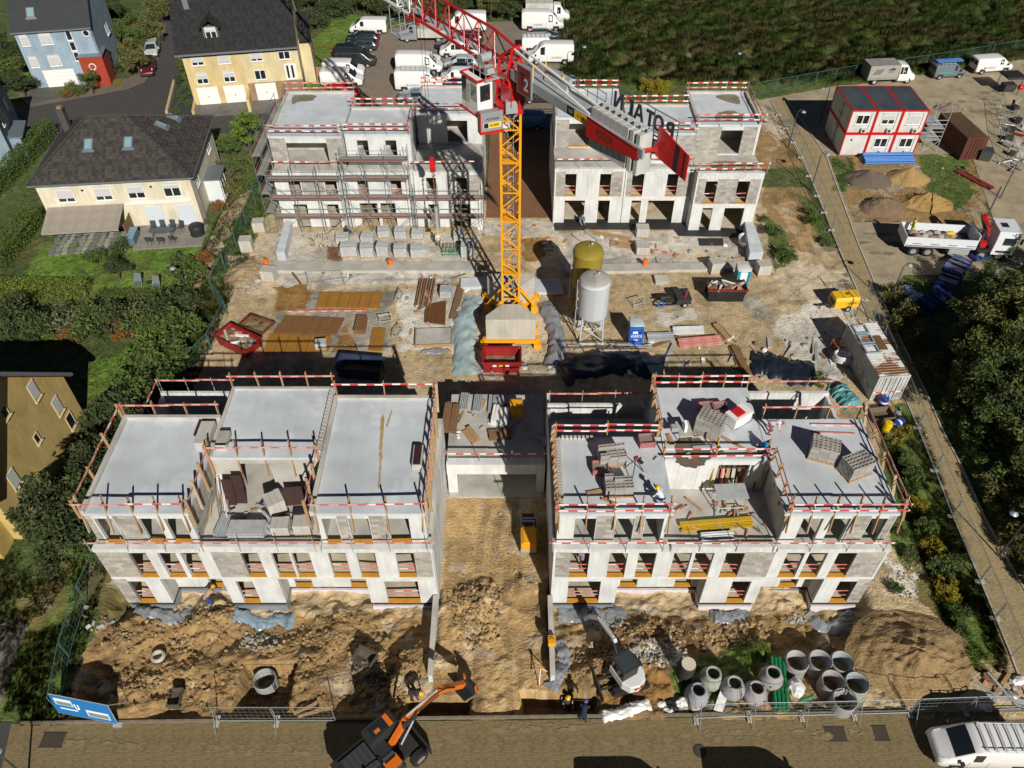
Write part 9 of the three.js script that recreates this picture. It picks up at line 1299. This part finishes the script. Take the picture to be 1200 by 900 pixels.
const parts=[clean(g)];for (const l of ['l','r']){const hd=J['h'+l].clone().sub(J['e'+l]).normalize(),w=hd.clone().cross(V3(0,.3,1)).normalize(),o=J['h'+l].clone().addScaledVector(hd,.06),nn=w.clone().cross(hd);for (let k=0;k<4;k++){const a=o.clone().addScaledVector(w,(k - 1.5)*.019),m=a.clone().addScaledVector(hd,[.055,.065,.06,.045][k]),e=m.clone().addScaledVector(hd,.025).addScaledVector(nn,.03);parts.push(tint(rod(a,m,.0095,.009,6),...skin),tint(rod(m,e,.009,.0075,6),...skin));} const a=J['h'+l].clone().addScaledVector(hd,.015).addScaledVector(w,(l==='l'?1:-1)*.03);parts.push(tint(rod(a,a.clone().addScaledVector(hd,.04).addScaledVector(w,(l==='l'?1:-1)*.03),.011,.009,6),...skin));}
for (const s of [1,-1]) parts.push(tint(bulge(.012,0,1,1,1,1).translate(J.head.x+s*.035,J.head.y+.015,J.head.z+.088),.02,.02,.02));
return [merge(parts),J];
}
const skin=[.42,.25,.16],pm=new THREE.MeshStandardMaterial({vertexColors: true,roughness: .9});
const person=(label,pose,px,py,h,turn,shirt,trousers,helmet,bare,y)=>{const p=P(px,py,h);const [g,J]=bodyGeo(pose,skin,shirt,trousers,bare);const t=thing('person',label,'person',null,p.x,y ?? h,p.z,turn);mesh('body',g,pm,t);if (helmet){const hm=mesh('helmet',lathe([[.155,-.005],[.165,.0],[.125,.012],[.118,.06],[.085,.115],[.03,.135],[0,.137]],20).translate(0,0,0),M(helmet,.4),t);hm.position.copy(J.head).add(V3(0,.045,-.005));if (pose==='bend') hm.rotation.x=.9;} else {const hr=mesh('hair',bulge(.105,.08,1,.75,1,2,3),M([.03,.02,.015],.9),t);hr.position.copy(J.head).add(V3(0,.06,-.02));}};
const yel=[.75,.45,.01],navy=[.012,.02,.05];
person('person in navy clothes and blue helmet standing at the kerb','bend',683,843,.12,2.9,navy,[.02,.022,.03],[.02,.12,.6]);
person('person in dark clothes and yellow helmet stooping by the trench','bend',485,816,.0,1.2,[.03,.03,.035],[.025,.025,.03],yel,1,siteH(...PX(485,816)));
person('person in yellow helmet standing deep in the shaded trench','stand',664,830,-1.3,.3,[.04,.04,.045],navy,yel,1,-1.45);
person('bare-backed person in blue trousers bending at the shell foundation','bend',247,706,-.1,2.6,skin,[.015,.07,.35],yel,1,siteH(...PX(247,706)));
person('person in white shirt and yellow helmet crouching at the roof edge','crouch',772,588,RF,-2.3,[.6,.63,.7],[.06,.09,.2],yel,1,RF);
person('person in blue and black kneeling beside the generator','crouch',893,530,RF,1.0,[.02,.2,.5],[.02,.02,.025],null,1,RF+.02);
person('person in red and white by the roof corner behind the kneeling one','bend',902,508,RF,1.2,[.6,.6,.62],[.3,.05,.05],null,1,RF+.02);
person('person in blue top sitting at the open bay of the far shell','crouch',681,262,.05,.3,[.05,.14,.3],[.3,.34,.4],null,1,.02);
person('person in white shirt and yellow helmet walking between pallets','walk',514,290,.0,.4,[.65,.65,.62],[.03,.09,.06],yel,1,.02);
person('person in navy kneeling at the foot of the scaffold','crouch',407,278,.0,2.6,navy,[.02,.04,.12],null,0,.02);
person('person in hi-vis yellow standing on the lorry bed','stand',1066,274,1.26,1.4,[.55,.62,.03],[.2,.22,.03],null,0,1.27);
person('person in pale purple shirt inside the open bay beside the drive','stand',682,664,2.95,0,[.28,.22,.32],[.05,.05,.06],null,1,2.96);
}
renderer.render(scene,camera);
